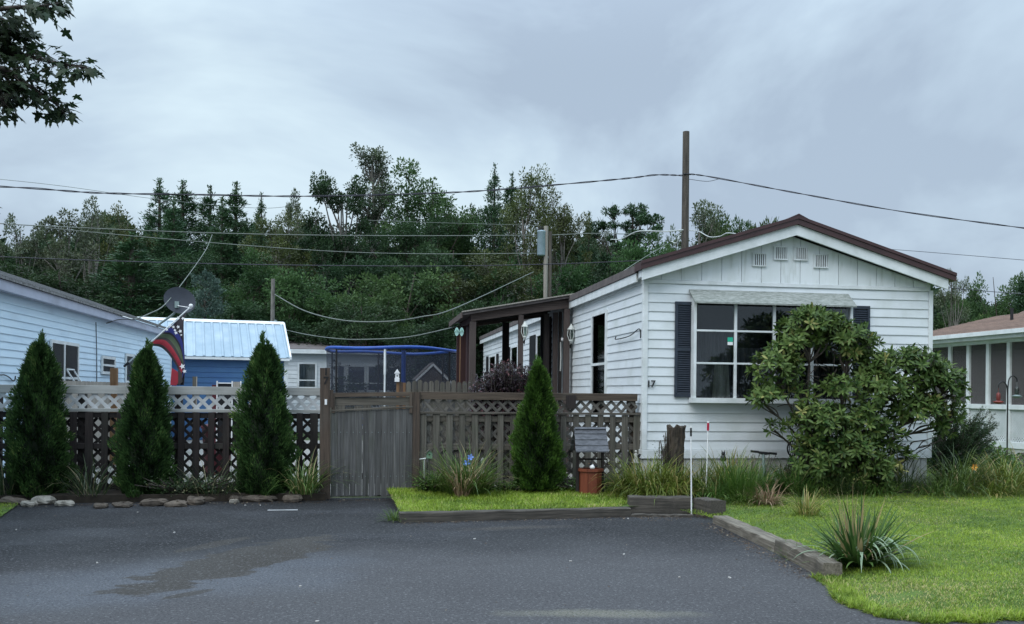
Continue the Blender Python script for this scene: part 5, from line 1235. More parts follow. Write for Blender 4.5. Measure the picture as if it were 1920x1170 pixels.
peb = [(258, 961, 'on the asphalt below the second hedge tree'), (327, 999, 'alone on the left asphalt beyond the stain'), (182, 1056, 'left of the brown stain on the asphalt'), (563, 1100, 'right of the brown stain tips'), (1170, 1040, 'in the middle of the right half of the asphalt'), (1070, 1053, 'left of centre in the right half of the asphalt'), (1274, 1083, 'towards the right timber edge'), (595, 1166, 'by the bottom edge left of centre'), (1368, 1084, 'near the end of the timber edging'), (30, 994, 'at the far left of the asphalt'), (460, 948, 'just before the third hedge tree stones'), (488, 948, 'before the long dark edging stone'), (1178, 973, 'below the joint of kerb and raised timber'), (890, 1011, 'on the asphalt before the kerb timber')]
for i, (px, py, w) in enumerate(peb):
    p = atZ(px, py, 0); tag(rock((p.x, p.y, .004), .009 + .004 * (i % 3), .007, .006, 'pebble', 100 + i, i, 'pebble'), 'small pale pebble ' + w, 'pebble', 'pebbles on the driveway')
p = atZ(530, 957, 0); mb = MB(); mb.box(p.x - .17, p.x + .17, p.y - .012, p.y + .012, .001, .008); tag(mb.build('wood_sliver', 'pale_lattice'), 'pale thin strip of wood lying on the asphalt left of the gate', 'wood strip')

# ------------------------------------------------------------------ wishing well
def well():
    Y = 11.30; A = atY(1106, 900, Y); cx = A.x; zb = strip_z(cx, Y) * 1.0 + .02
    W = thing('wishing_well', (cx, Y, zb), 'wooden wishing well ornament with grey shingled roof and orange brown base beside the hedge tree', 'wishing well')
    zt_ = atY(1106, 880, Y).z; r = .150
    n = 8
    for k in range(n):
        a0 = 2 * math.pi * k / n + math.pi / 8; a1 = a0 + 2 * math.pi / n - .03; q = lambda a, rr: (cx + rr * math.cos(a), Y + rr * math.sin(a))
        mb = MB(); mb.prism([q(a0, r), q(a1, r), q(a1, r - .018), q(a0, r - .018)], 'z', zb - .04, zt_ - .02); mb.build('stave', 'well_orange', W, origin=(q(a0, r)[0], q(a0, r)[1], zb))
        mb = MB(); mb.prism([q(a0, r + .022), q(a1, r + .022), q(a1, r - .03), q(a0, r - .03)], 'z', zt_ - .02, zt_ + .012); mb.build('rim_board', 'well_orange', W, origin=(q(a0, r)[0], q(a0, r)[1], zt_))
    mb = MB(); mb.prism([(cx + (r - .02) * math.cos(t), Y + (r - .02) * math.sin(t)) for t in np.linspace(0, 2 * math.pi, 13)[:-1]], 'z', zb, zt_ - .05); mb.build('inner_floor', 'black', W)
    ztop = atY(1101, 803, Y - .0).z; ze = atY(1097, 847, Y - .14).z; hw = .215
    for s in (-1, 1):
        x = cx + s * (.165); mb = MB(); mb.box(x - .016, x + .016, Y - .02, Y + .02, zb, ztop - .03); mb.build('post', 'dark_wood', W)
        mb = MB(); mb.prism([(Y - .12, ze + .01), (Y, ztop - .02), (Y + .12, ze + .01)], 'x', x + s * .017, x + s * .03); mb.build('gable_board', 'dark_wood', W)
    zc = atY(1100, 861, Y).z; mb = MB(); mb.tube([(cx - .16, Y, zc), (cx + .23, Y, zc)], .011, 8); mb.tube([(cx + .225, Y, zc), (cx + .225, Y, zc - .07), (cx + .26, Y, zc - .07)], .008, 6); mb.build('crank', 'dark_wood', W)
    mb = MB(); mb.tube([(cx, Y, zc), (cx, Y, zt_ + .06)], .004, 4); mb.build('rope', 'pale_pole', W)
    for s in (-1, 1):
        for k in range(4):
            t0, t1 = k / 4, (k + 1) / 4; y0 = Y + s * (.165 * (1 - t0)); y1 = Y + s * (.165 * (1 - t1)); z0 = ze + (ztop - ze) * t0; z1 = ze + (ztop - ze) * t1
            mb = MB(); e = .006 * s
            mb.prism([(y0 + e, z0 - .004), (y0 + e, z0 + .012), (y1, z1 + .004), (y1, z1 - .006)] if s < 0 else [(y1, z1 - .006), (y1, z1 + .004), (y0 + e, z0 + .012), (y0 + e, z0 - .004)], 'x', cx - hw - .004 * (3 - k), cx + hw - .012); mb.build('shingle', 'well_roof', W, origin=(cx, y0, z0))
    mb = MB(); mb.prism([(Y - .03, ztop - .008), (Y, ztop + .016), (Y + .03, ztop - .008)], 'x', cx - hw + .01, cx + hw - .01); mb.build('ridge_cap', 'well_roof', W)
    # small black and white bird figure on the rim
    c = Vector((cx - .0, Y - .12, zt_ + .012)); B = thing('bird_figurine', c, 'little black and white bird figurine sitting on the rim of the wishing well', 'figurine')
    mb = MB(); mb.lathe(c, [(.0, 0), (.028, .006), (.036, .028), (.022, .05), (.012, .06)], 12); mb.build('body', 'white_paint', B)
    mb = MB(); mb.lathe(c + Vector((-.022, 0, .052)), [(0, 0), (.017, .008), (.020, .022), (.010, .036), (0, .038)], 10); mb.tube([c + Vector((.01, 0, .05)), c + Vector((.045, 0, .035)), c + Vector((.075, 0, .045))], [.020, .018, .004], 8); mb.build('head_and_wings', 'black', B)
    mb = MB(); mb.tube([c + Vector((-.038, -.004, .072)), c + Vector((-.058, -.008, .068))], [.006, .001], 6); mb.build('beak', 'tan_wood', B)
well()

# ------------------------------------------------------------------ bed ornaments
def ornaments():
    # angel on a post
    Y = 11.45; p = atY(1192, 862, Y); zb = .15
    A = thing('angel_figure', (p.x, Y, zb), 'small pale angel figure with dark wings on a stone pillar at the fence end', 'statue')
    c = Vector((p.x, Y, atY(1192, 866, Y).z)); mb = MB(); mb.lathe(c, [(.040, 0), (.032, .03), (.020, .075), (.024, .10), (.010, .118)], 12); mb.build('robe', 'angel', A)
    mb = MB(); mb.lathe(c + Vector((0, 0, .116)), [(0, 0), (.014, .006), (.018, .020), (.012, .034), (0, .038)], 10); mb.build('head', 'angel', A)
    for s in (-1, 1):
        mb = MB(); mb.prism([(c.x + s * .012, c.z + .06), (c.x + s * .06, c.z + .11), (c.x + s * .075, c.z + .09), (c.x + s * .05, c.z + .045), (c.x + s * .015, c.z + .035)], 'y', Y + .012, Y + .02); mb.build('wing', 'iron', A)
    mb = MB(); mb.lathe(c, [(.05, 0), (.055, -.012), (.03, -.03), (.022, -.09), (.035, -.11)], 10); mb.lathe(c + Vector((0, 0, -.11)), [(.032, 0), (.045, -.03), (.045, -.10), (.06, -.16), (.06, zb - c.z + .11)], 10); mb.build('pillar', 'angel', A)
    # green birdhouse at the gate post
    Y = 11.55; p = atY(805, 852, Y); B = thing('birdhouse', (p.x, Y, .12), 'faded green birdhouse on a stake beside the post right of the gate', 'birdhouse')
    c = p; mb = MB(); mb.prism([(c.x - .036, c.z - .05), (c.x - .036, c.z + .02), (c.x, c.z + .055), (c.x + .036, c.z + .02), (c.x + .036, c.z - .05)], 'y', Y - .03, Y + .04); mb.build('box', 'birdhouse_green', B)
    for s in (-1, 1):
        mb = MB(); mb.prism([(c.x, c.z + .058), (c.x, c.z + .066), (c.x + s * .050, c.z + .018), (c.x + s * .050, c.z + .010)], 'y', Y - .045, Y + .05); mb.build('roof', 'grey_wood', B)
    mb = MB(); mb.tube([(c.x, Y - .0312, c.z), (c.x, Y - .0300, c.z)], .012, 8); mb.build('entrance_hole', 'black', B)
    mb = MB(); mb.tube([(c.x, Y, .08), (c.x, Y, c.z - .051)], .014, 6); mb.build('stake', 'grey_wood', B)
    q = atY(791, 861, Y - .05); mb = MB(); mb.tube([q + Vector((-.03, 0, .0)), q + Vector((.05, 0, .008))], [.006, .012], 6); mb.tube([q + Vector((.03, 0, 0)), (q.x + .03, q.y, .08)], .005, 5); tag(mb.build('garden_stake', 'wire_white'), 'thin pale garden stake poking out left of the green birdhouse', 'garden stake')
    # blue pinwheel flowers
    for k, (px, py) in enumerate(((882, 857), (875, 868))):
        c = atY(px, py, 11.2); B = thing('flower_ornament', c, ('upper' if k == 0 else 'lower') + ' blue glass-like flower ornament sticking out of the big grass clump', 'ornament')
        for j in range(5):
            t = j * 2 * math.pi / 5 + k; u = Vector((math.cos(t), -.3, math.sin(t))); v = Vector((-math.sin(t), 0, math.cos(t)))
            mb = MB(); mb.add([c, c + u * .028 + v * .014, c + u * .045, c + u * .028 - v * .014], [(0, 1, 2, 3)]); mb.add([c + Vector((0, .003, 0)), c + u * .028 + v * .014 + Vector((0, .003, 0)), c + u * .045 + Vector((0, .003, 0)), c + u * .028 - v * .014 + Vector((0, .003, 0))], [(3, 2, 1, 0)]); mb.build('petal', 'blue_petal', B)
        mb = MB(); mb.tube([c + Vector((0, .004, 0)), Vector((c.x + .03, c.y, .12))], .004, 5); mb.build('stem', 'birdhouse_green', B)
    # stump
    Y = 11.25; a = atY(1251, 798, Y); b = atY(1281, 798, Y); cx = (a.x + b.x) / 2; zt_ = a.z; mb = MB(); vs = []; n, m = 22, 12
    S = thing('tree_stump', (cx, Y, .15), 'tall dark rotting tree stump standing before the white siding', 'stump')
    for i in range(m + 1):
        t = i / m; z = .12 + (zt_ - .12) * t
        for j in range(n):
            an = 2 * math.pi * j / n; r = (.085 + .028 * t + .05 * (1 - t) ** 3) * (1 + .10 * math.sin(an * 3 + 1) + .10 * math.sin(an * 7 + t * 4)) + random.gauss(0, .005)
            vs.append((cx + r * math.cos(an) + .02 * (t - .5), Y + r * math.sin(an), z + (random.uniform(-.03, .02) if i == m else 0)))
    mb.add(vs, [(i * n + j, i * n + (j + 1) % n, (i + 1) * n + (j + 1) % n, (i + 1) * n + j) for i in range(m) for j in range(n)] ); mb.add(vs[-n:] + [(cx, Y, zt_ - .05)], [(j, (j + 1) % n, n) for j in range(n)]); mb.build('trunk', 'stump', S)
    # marker rods
    def rod(px0, py0, px1, py1, Y0, zb, lab, refl, arm):
        b = atY(px1, py1, Y0); t = atY(px0, py0, Y0); b = Vector((b.x, Y0, zb)); Rr = thing('driveway_marker', b, lab, 'marker rod', 'driveway marker rods')
        mb = MB(); mb.tube([b, t], .0085, 8); mb.build('rod', 'white_paint', Rr); d = (t - b).normalized()
        mb = MB(); mb.tube([t - d * .02, t - d * .02 - d * .095], .0115 if refl == 'black' else .015, 8); mb.build('reflector', refl, Rr)
        mb = MB(); mb.tube([t - d * .019, t + d * .002], .0125, 8); mb.build('cap', 'white_paint', Rr)
    p = atZ(1296.5, 967, 0)
    rod(1295.5, 799, 1296.5, 968, p.y, 0, 'white driveway marker rod with a dark band at the timber corner', 'black', True)
    rod(1328, 790, 1323.5, 936, 10.75, .12, 'white driveway marker rod with a red reflector leaning behind the short timber', 'reflector_red', False)
    # pipe with crossbar
    Y = 11.2; p = atY(1431, 848, Y); T = thing('pipe_stand', (p.x, Y, .15), 'dark crossbar on a pale pipe standing before the skirting', 'pipe stand')
    a, b = atY(1408, 846, Y), atY(1456, 851, Y); mb = MB(); mb.tube([a, a.lerp(b, .3)], .016, 8); mb.tube([a.lerp(b, .72), b], .016, 8); mb.tube([a.lerp(b, .28) - Vector((0, 0, .004)), a.lerp(b, .5) - Vector((0, 0, .012)), a.lerp(b, .74) - Vector((0, 0, .004))], [.014, .024, .014], 8); mb.build('crossbar', 'iron', T)
    mb = MB(); mb.tube([p + Vector((.0, 0, -.012)), (p.x + .02, Y, .12)], .021, 8); mb.build('pipe', 'galv', T)
    # ornate black iron disc by the shrub
    c = atY(1486, 841, 11.15); S = thing('iron_ornament', (c.x, 11.15, .15), 'round black iron scroll ornament at the left foot of the big shrub', 'ornament')
    mb = MB(); mb.tube([c + Vector((.072 * math.cos(t), 0, .10 * math.sin(t))) for t in np.linspace(0, 2 * math.pi, 25)], .010, 6); mb.build('ring', 'iron', S)
    for k in range(5):
        xx = -.052 + k * .026; hh = .10 * math.sqrt(max(0, 1 - (xx / .072) ** 2)); mb = MB(); mb.tube([c + Vector((xx, 0, -hh)), c + Vector((xx + .008, -.006, 0)), c + Vector((xx, 0, hh))], .006, 5); mb.build('bar', 'iron', S)
    mb = MB(); mb.tube([c + Vector((0, 0, -.10)), (c.x, c.y, .12)], .010, 6); mb.build('stake', 'iron', S)
    # small dark cat-like figure and hook in the bed
    c = atY(1356, 852, 11.3); S = thing('cat_figurine', c, 'small dark cat figurine peeking from the dry plants in the bed', 'figurine')
    mb = MB(); mb.lathe(c + Vector((0, 0, -.09)), [(.02, 0), (.045, .02), (.035, .06), (.02, .085)], 10); mb.build('body', 'black', S)
    mb = MB(); mb.lathe(c + Vector((0, 0, -.012)), [(0, 0), (.024, .01), (.026, .028), (.014, .045), (0, .048)], 10)
    for s in (-1, 1): mb.add([c + Vector((s * .008, -.005, .03)), c + Vector((s * .026, -.005, .02)), c + Vector((s * .022, 0, .062)), c + Vector((s * .016, .012, .028))], [(0, 1, 2), (1, 3, 2), (3, 0, 2), (0, 3, 1)])
    mb.build('head', 'black', S)
    mb = MB(); mb.tube([c + Vector((0, 0, -.09)), (c.x, c.y, .12)], .006, 5); mb.build('stake', 'iron', S)
ornaments()
# ================================================================== vegetation
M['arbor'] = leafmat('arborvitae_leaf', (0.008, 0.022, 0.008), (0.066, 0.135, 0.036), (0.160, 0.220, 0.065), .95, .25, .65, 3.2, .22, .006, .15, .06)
M['arbor2'] = leafmat('arborvitae_light', (0.010, 0.030, 0.007), (0.070, 0.155, 0.022), (0.13, 0.20, 0.04), .95, .25, .6, 2.2, .22, .006, .25, .05)
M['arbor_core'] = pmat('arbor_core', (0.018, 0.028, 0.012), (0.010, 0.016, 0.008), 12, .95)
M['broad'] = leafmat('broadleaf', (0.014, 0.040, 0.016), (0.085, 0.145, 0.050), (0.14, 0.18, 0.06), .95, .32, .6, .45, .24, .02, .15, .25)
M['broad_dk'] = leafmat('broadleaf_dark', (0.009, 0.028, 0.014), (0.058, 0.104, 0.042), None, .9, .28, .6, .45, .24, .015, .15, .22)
M['olive'] = leafmat('olive_leaf', (0.026, 0.040, 0.014), (0.110, 0.132, 0.042), (0.15, 0.125, 0.045), .93, .25, .5, .45, .22, .015, .3, .15)
M['airy'] = leafmat('airy_leaf', (0.050, 0.075, 0.040), (0.120, 0.150, 0.080), (0.20, 0.22, 0.14), .93, .25, .5, .45, .22, .015, .4, .15)
M['pine'] = leafmat('pine_needle', (0.010, 0.034, 0.018), (0.056, 0.122, 0.050), (0.060, 0.105, 0.045), .92, .12, .55, .5, .2, .015, .3, .15)
M['bluepine'] = leafmat('blue_pine', (0.030, 0.062, 0.048), (0.085, 0.135, 0.105), None, .92, .12, .55, .5, .2, .01, .3, .1)
M['rhodo'] = leafmat('rhodo_leaf', (0.018, 0.046, 0.010), (0.125, 0.175, 0.046), (0.26, 0.25, 0.09), .93, .2, .5, 1.7, .24, .02, .2, .15)
M['rhodo_bud'] = leafmat('rhodo_old', (0.09, 0.08, 0.03), (0.20, 0.17, 0.07), None, .93, .2, .5)
M['yew'] = leafmat('yew', (0.010, 0.028, 0.012), (0.032, 0.064, 0.022), (0.13, 0.075, 0.050), .96, .12, .55, 1.6, .2)
M['purple'] = leafmat('purple_leaf', (0.014, 0.009, 0.013), (0.045, 0.028, 0.036), (0.12, 0.045, 0.055), .93, .2, .45, 2.0, .2)
M['maple'] = leafmat('maple_leaf', (0.016, 0.034, 0.016), (0.034, 0.062, 0.022), (0.07, 0.10, 0.03), .95, .30, .5, 1.0, .15)
M['grass'] = leafmat('lawn_grass', (0.070, 0.135, 0.014), (0.340, 0.450, 0.055), (0.46, 0.42, 0.17), .95, .40, .5, 1.6, .26, .0, .3, 0)
M['daylily'] = leafmat('daylily', (0.040, 0.090, 0.018), (0.140, 0.225, 0.050), (0.36, 0.30, 0.14), .90, .3, .45, 1.5, .15, .015, .4, .15)
M['yellowgrass'] = leafmat('yellow_grass', (0.070, 0.115, 0.018), (0.250, 0.290, 0.055), (0.42, 0.34, 0.13), .90, .35, .45, 1.5, .15, .015, .4, .12)
M['darkgrass'] = leafmat('dark_grass', (0.018, 0.038, 0.014), (0.055, 0.090, 0.030), (0.24, 0.22, 0.12), .93, .25, .45, 1.5, .15, .01, .4, .12)
M['iris'] = leafmat('iris_leaf', (0.024, 0.064, 0.016), (0.105, 0.180, 0.045), (0.34, 0.26, 0.13), .93, .25, .5, 1.5, .08, .01, .15, .1)
M['iris_pale'] = leafmat('iris_pale', (0.22, 0.31, 0.19), (0.36, 0.44, 0.30), None, .9, .2, .42, 1.5, .08)
M['dry'] = leafmat('dry_leaf', (0.20, 0.13, 0.07), (0.42, 0.32, 0.20), None, .9, .3, .6)
M['ground_leaf'] = leafmat('ground_leaf', (0.045, 0.095, 0.018), (0.11, 0.19, 0.035), (0.2, 0.24, 0.07), .95, .3, .5, 2)

# ---------------- hedge trees (arborvitae)
def arbor(px, ybot, pyt, wpx, Y, label, mat, seed, lean=0.0, power=2.9):
    r = np.random.default_rng(seed); b = atY(px, ybot, Y); bz = max(.06, min(.16, b.z)); h = atY(px, pyt + 9, Y).z - bz; Rm = wpx / F * Y * .5 * .79
    T = thing('arborvitae', (b.x, Y, bz), label, 'hedge tree', 'clipped hedge trees along the fence')
    def prof(t): return Rm * (.86 + .14 * np.clip(t / .25, 0, 1)) * np.clip(1 - (np.maximum(t, 0) / 1.01) ** power, 0, 1) ** .85
    n = 30000; t = r.random(n) ** 1.25 * .985; a = r.random(n) * 2 * np.pi
    ph = r.random(6) * 6.28
    lump = 1 + .10 * np.sin(a * 3 + t * 9 + ph[0]) + .08 * np.sin(a * 7 - t * 16 + ph[1]) + .07 * np.sin(a * 5 + t * 31 + ph[2]) + .05 * np.sin(a * 13 + t * 47 + ph[3])
    depth = r.random(n) ** .55
    rad = prof(t) * (.60 + .40 * depth) * (1 + (lump - 1) * 1.9)
    C = np.stack([b.x + rad * np.cos(a) + lean * t * h, Y + rad * np.sin(a), bz + t * h], 1)
    out = np.stack([np.cos(a), np.sin(a), np.zeros(n)], 1)
    D = unit(out * (.45 + .5 * r.random((n, 1))) + np.array([0, 0, 1.0]) * (.55 + .6 * r.random((n, 1))) + r.normal(size=(n, 3)) * .22)
    tang = np.stack([-np.sin(a), np.cos(a), np.zeros(n)], 1)
    Nn = unit(tang * r.normal(size=(n, 1)) + out * .6 + r.normal(size=(n, 3)) * .35)
    L = (.035 + .035 * r.random(n)) * (1 + .4 * (t > .8)); W = .009 + .009 * r.random(n)
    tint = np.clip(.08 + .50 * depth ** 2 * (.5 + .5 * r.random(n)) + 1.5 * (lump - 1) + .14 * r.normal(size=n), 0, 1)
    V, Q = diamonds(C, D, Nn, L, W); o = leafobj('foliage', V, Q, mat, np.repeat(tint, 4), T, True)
    # leader tips poking out at the top and flanks
    n = 1500; k = 16; ta = r.random(k) * .30 + .68; aa = r.random(k) * 6.28; ta[:6] = [.97, .99, .95, .93, .90, .98]
    i = r.integers(0, k, n); u = r.random(n); rr = prof(ta[i]) * .75
    hh = h * (.04 + .06 * (i % 3) / 2)
    C = np.stack([b.x + rr * np.cos(aa[i]) * (1 + .3 * u) + lean * h * ta[i], Y + rr * np.sin(aa[i]), bz + ta[i] * h + u * hh], 1) + r.normal(size=(n, 3)) * .010
    D = unit(r.normal(size=(n, 3)) * .35 + np.array([0, 0, 1.0])); V, Q = diamonds(C, D, rand_dirs(n, r), .035 + .025 * r.random(n), .010)
    leafobj('foliage_tips', V, Q, mat, np.repeat(np.clip(.5 + .3 * r.random(n), 0, 1), 4), T, True)
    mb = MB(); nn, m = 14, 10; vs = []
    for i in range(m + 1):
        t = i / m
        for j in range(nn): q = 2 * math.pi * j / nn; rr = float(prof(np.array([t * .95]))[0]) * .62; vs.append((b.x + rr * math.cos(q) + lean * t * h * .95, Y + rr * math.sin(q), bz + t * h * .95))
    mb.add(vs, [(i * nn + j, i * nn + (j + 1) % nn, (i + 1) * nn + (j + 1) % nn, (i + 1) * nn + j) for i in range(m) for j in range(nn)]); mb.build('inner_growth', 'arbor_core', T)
    mb = MB(); mb.tube([(b.x, Y, .0), (b.x, Y, bz + .3)], [.04, .03], 8); mb.build('trunk', 'bark', T)
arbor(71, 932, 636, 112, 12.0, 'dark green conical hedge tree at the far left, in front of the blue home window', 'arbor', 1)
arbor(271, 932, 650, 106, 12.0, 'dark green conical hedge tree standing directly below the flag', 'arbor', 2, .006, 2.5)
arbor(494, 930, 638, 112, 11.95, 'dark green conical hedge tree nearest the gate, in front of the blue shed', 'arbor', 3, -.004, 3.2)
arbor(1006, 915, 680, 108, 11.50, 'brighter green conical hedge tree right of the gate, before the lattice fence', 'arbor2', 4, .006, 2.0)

# ---------------- trees: prototypes in metres, copied with scale
def trunk_mesh(mb, pts, r0, r1, n=7):
    k = len(pts); mb.tube(pts, [r0 + (r1 - r0) * (i / (k - 1)) for i in range(k)], n)
def limb(p, q, r, bow=.12):
    p, q = Vector(p), Vector(q); L = (q - p).length; o = Vector((r.uniform(-1, 1), r.uniform(-1, 1), r.uniform(-.2, .8))) * L * bow
    return catmull([p, p.lerp(q, .35) + o, p.lerp(q, .7) + o * .6, q], 3)
def broad_tree(kind, h, cw, cb, nb, nl, L, bark, leaf, seed, br=.30, flat=.7, fill=.5, multi=1, ltilt=.5, lowc=.22):
    r = random.Random(seed); g = np.random.default_rng(seed)
    mb = MB(); cz = h * (1 + cb) / 2; rz = h * (1 - cb) / 2
    stems = []
    for s in range(multi):
        ox, oy = (r.uniform(-1, 1) * cw * .12 * (multi > 1), r.uniform(-1, 1) * cw * .12 * (multi > 1)); tx, ty = r.uniform(-1, 1) * cw * (.12 if multi == 1 else .4), r.uniform(-1, 1) * cw * .3
        P = catmull([(ox, oy, 0), (ox + tx * .2, oy + ty * .1, h * .3), (ox + tx * .6, oy + ty * .5, h * .62), (tx, ty, h * .93)], 4); stems.append(P)
        trunk_mesh(mb, P, h * .016 / multi ** .4, h * .003)
    blobs = []
    for i in range(nb):
        for _ in range(30):
            u = r.random() ** .45; th = r.random() * 6.283; z = r.uniform(-1, 1)
            k_ = math.sqrt(max(0, 1 - abs(z) ** 3.2)); x = k_ * math.cos(th) * u; y = k_ * math.sin(th) * u; zz = z * (.55 + .45 * u)
            w = 1.0 if zz > -.3 else 1 + (zz + .3) * .35
            c = Vector((x * cw * w, y * cw * w, cz + zz * rz * .93)); 
            if all((c - b[0]).length > .55 * b[1] for b in blobs): break
        rr = cw * br * r.uniform(.7, 1.25); blobs.append((c, rr))
        st = r.choice(stems); k = min(len(st) - 2, max(2, int(len(st) * min(.9, max(.15, (c.z - h * lowc) / h))))); p = st[k]
        l = limb(p, c, r); trunk_mesh(mb, l, h * .0050, h * .0012, 5)
        for q in range(4):
            e = c + Vector((r.gauss(0, 1), r.gauss(0, 1), r.gauss(.3, .8))).normalized() * rr * .85; trunk_mesh(mb, limb(l[-3], e, r, .1), h * .0018, h * .0006, 4)
    wts = np.array([b[1] ** 2 for b in blobs]); wts /= wts.sum(); i = g.choice(len(blobs), nl, p=wts)
    Cb = np.array([tuple(b[0]) for b in blobs])[i]; Rb = np.array([b[1] for b in blobs])[i][:, None]
    d = rand_dirs(nl, g); rad = g.random((nl, 1)) ** fill
    # small twig clusters inside each blob, so that edges are ragged
    sub = 26; cl = rand_dirs(len(blobs) * sub, g).reshape(len(blobs), sub, 3) * (g.random((len(blobs), sub, 1)) ** .4)
    ci = cl[i, g.integers(0, sub, nl)]
    off = ci * .92 + d * rad * .30; off[:, 2] *= flat
    C = Cb + off * Rb
    D = unit(off + d * .9 + np.array([0, 0, -.15])); Nn = unit(g.normal(size=(nl, 3)) * ltilt + np.array([0, 0, 1.0]) + d * .5)
    V, Q = diamonds(C, D, Nn, L * (.7 + .6 * g.random(nl)), L * .62 * (.7 + .5 * g.random(nl)))
    bt = g.random(len(blobs))[i]; tint = np.clip(g.random(nl) * .28 + .22 * bt + .26 * (C[:, 2] - h * cb) / (h * (1 - cb)) + .16 * np.clip(off[:, 2] * 1.5, -.5, 1), 0, 1)  # tint also paints top light: leaves lighter up the crown and on clump tops
    return dict(kind=kind, trunk=mb.mesh('trunk', bark), crown=npmesh('crown', V, [Q], leaf, np.repeat(tint, 4)), h=h, cw=cw)
def pine_tree(kind, h, cw, cb, leaf, seed, whorl=.75, nbr=6, tn=26, L=.26, W=.045, upsweep=.25, ragged=.3, power=.8, droop=0):
    r = random.Random(seed); g = np.random.default_rng(seed); mb = MB()
    tip = Vector((r.uniform(-.1, .1), r.uniform(-.1, .1), h)); trunk_mesh(mb, catmull([(0, 0, 0), (r.uniform(-.1, .1), 0, h * .4), (tip.x * .7, tip.y, h * .8), tip], 4), h * .014, .015)
    Cs, Ds = [], []
    z = h * cb
    while z < h * .95:
        t = (z / h - cb) / (1 - cb); Rr = cw * (1 - t) ** power * (.6 + .4 * min(1, (t + .12) / .25))
        nn = nbr if t < .8 else 4
        for k in range(nn):
            a = r.random() * 6.283; l = max(.12, Rr * r.uniform(1 - ragged, 1.0 + ragged * .5)); up = upsweep + .5 * t * r.random() - droop * (1 - t)
            e = Vector((math.cos(a) * l, math.sin(a) * l, z + l * up)); s0 = Vector((0, 0, z))
            P = catmull([s0, s0.lerp(e, .5) + Vector((0, 0, -.04 * l)), e + Vector((0, 0, .06 * l))], 3)
            trunk_mesh(mb, P, .012 + .010 * l, .006, 4)
            nt = max(2, int(l * 3.8))
            for q in range(nt):
                u = 1 - (q / nt) * .72; c = s0.lerp(e, u) + Vector((r.gauss(0, .10 * l ** .5), r.gauss(0, .10 * l ** .5), r.gauss(.03, .05)))
                side = Vector((-math.sin(a), math.cos(a), 0)) * r.uniform(-1, 1) * l * .26 * (1.25 - u); Cs.append(c + side); Ds.append(Vector((math.cos(a), math.sin(a), .55)) + side * .8)
        z += whorl * r.uniform(.7, 1.2) * (1 - .62 * t)
    # leader
    for q in range(5): Cs.append(Vector((tip.x, tip.y, h - .16 * q))); Ds.append(Vector((0, 0, 1)))
    C0 = np.repeat(np.array([tuple(c) for c in Cs]), tn, 0); D0 = np.repeat(unit(np.array([tuple(d) for d in Ds])), tn, 0); n = len(C0)
    sh = (.35 + .65 * np.clip((h - C0[:, 2:3]) / (h * .25), 0, 1)); C = C0 + g.normal(size=(n, 3)) * np.array([.14, .14, .13]) * sh; D = unit(D0 * .9 + g.normal(size=(n, 3)) * .55 + np.array([0, 0, .25]))
    V, Q = diamonds(C, D, rand_dirs(n, g), L * (.6 + .7 * g.random(n)) * (.5 + .5 * sh[:, 0]), W * (.8 + .5 * g.random(n)))
    tint = np.clip(g.random(n) * .5 + np.repeat(g.random(len(Cs)) * .35, tn) + .25 * (C[:, 2] / h), 0, 1)  # height term paints light from above into the needle colour
    return dict(kind=kind, trunk=mb.mesh('trunk', 'bark'), crown=npmesh('crown', V, [Q], leaf, np.repeat(tint, 4)), h=h, cw=cw)
PR = {}
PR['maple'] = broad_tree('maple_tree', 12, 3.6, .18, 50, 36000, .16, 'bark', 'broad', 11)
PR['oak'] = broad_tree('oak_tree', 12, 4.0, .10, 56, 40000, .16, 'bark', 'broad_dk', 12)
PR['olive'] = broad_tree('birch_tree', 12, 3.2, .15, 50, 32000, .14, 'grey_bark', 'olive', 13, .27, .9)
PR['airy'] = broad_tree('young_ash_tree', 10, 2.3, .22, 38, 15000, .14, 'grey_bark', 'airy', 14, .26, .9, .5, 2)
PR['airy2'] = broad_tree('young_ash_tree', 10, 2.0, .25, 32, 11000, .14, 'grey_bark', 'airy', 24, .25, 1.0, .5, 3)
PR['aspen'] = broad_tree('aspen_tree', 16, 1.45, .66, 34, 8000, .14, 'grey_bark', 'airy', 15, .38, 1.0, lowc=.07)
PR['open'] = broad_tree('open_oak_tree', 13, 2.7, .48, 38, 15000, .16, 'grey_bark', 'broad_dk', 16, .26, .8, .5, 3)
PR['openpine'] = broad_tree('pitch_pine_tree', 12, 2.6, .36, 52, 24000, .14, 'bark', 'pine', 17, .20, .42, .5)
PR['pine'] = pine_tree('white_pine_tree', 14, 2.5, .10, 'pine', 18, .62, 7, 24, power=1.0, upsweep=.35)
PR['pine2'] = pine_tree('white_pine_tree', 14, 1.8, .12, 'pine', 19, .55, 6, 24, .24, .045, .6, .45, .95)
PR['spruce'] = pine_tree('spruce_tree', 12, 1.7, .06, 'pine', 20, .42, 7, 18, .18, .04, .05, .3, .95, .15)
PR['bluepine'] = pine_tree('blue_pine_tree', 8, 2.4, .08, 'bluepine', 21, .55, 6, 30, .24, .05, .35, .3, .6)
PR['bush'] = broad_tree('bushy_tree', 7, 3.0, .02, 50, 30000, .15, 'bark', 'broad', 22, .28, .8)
PR['bush_dk'] = broad_tree('bushy_tree', 7, 3.0, .02, 50, 30000, .15, 'bark', 'broad_dk', 23, .28, .8)
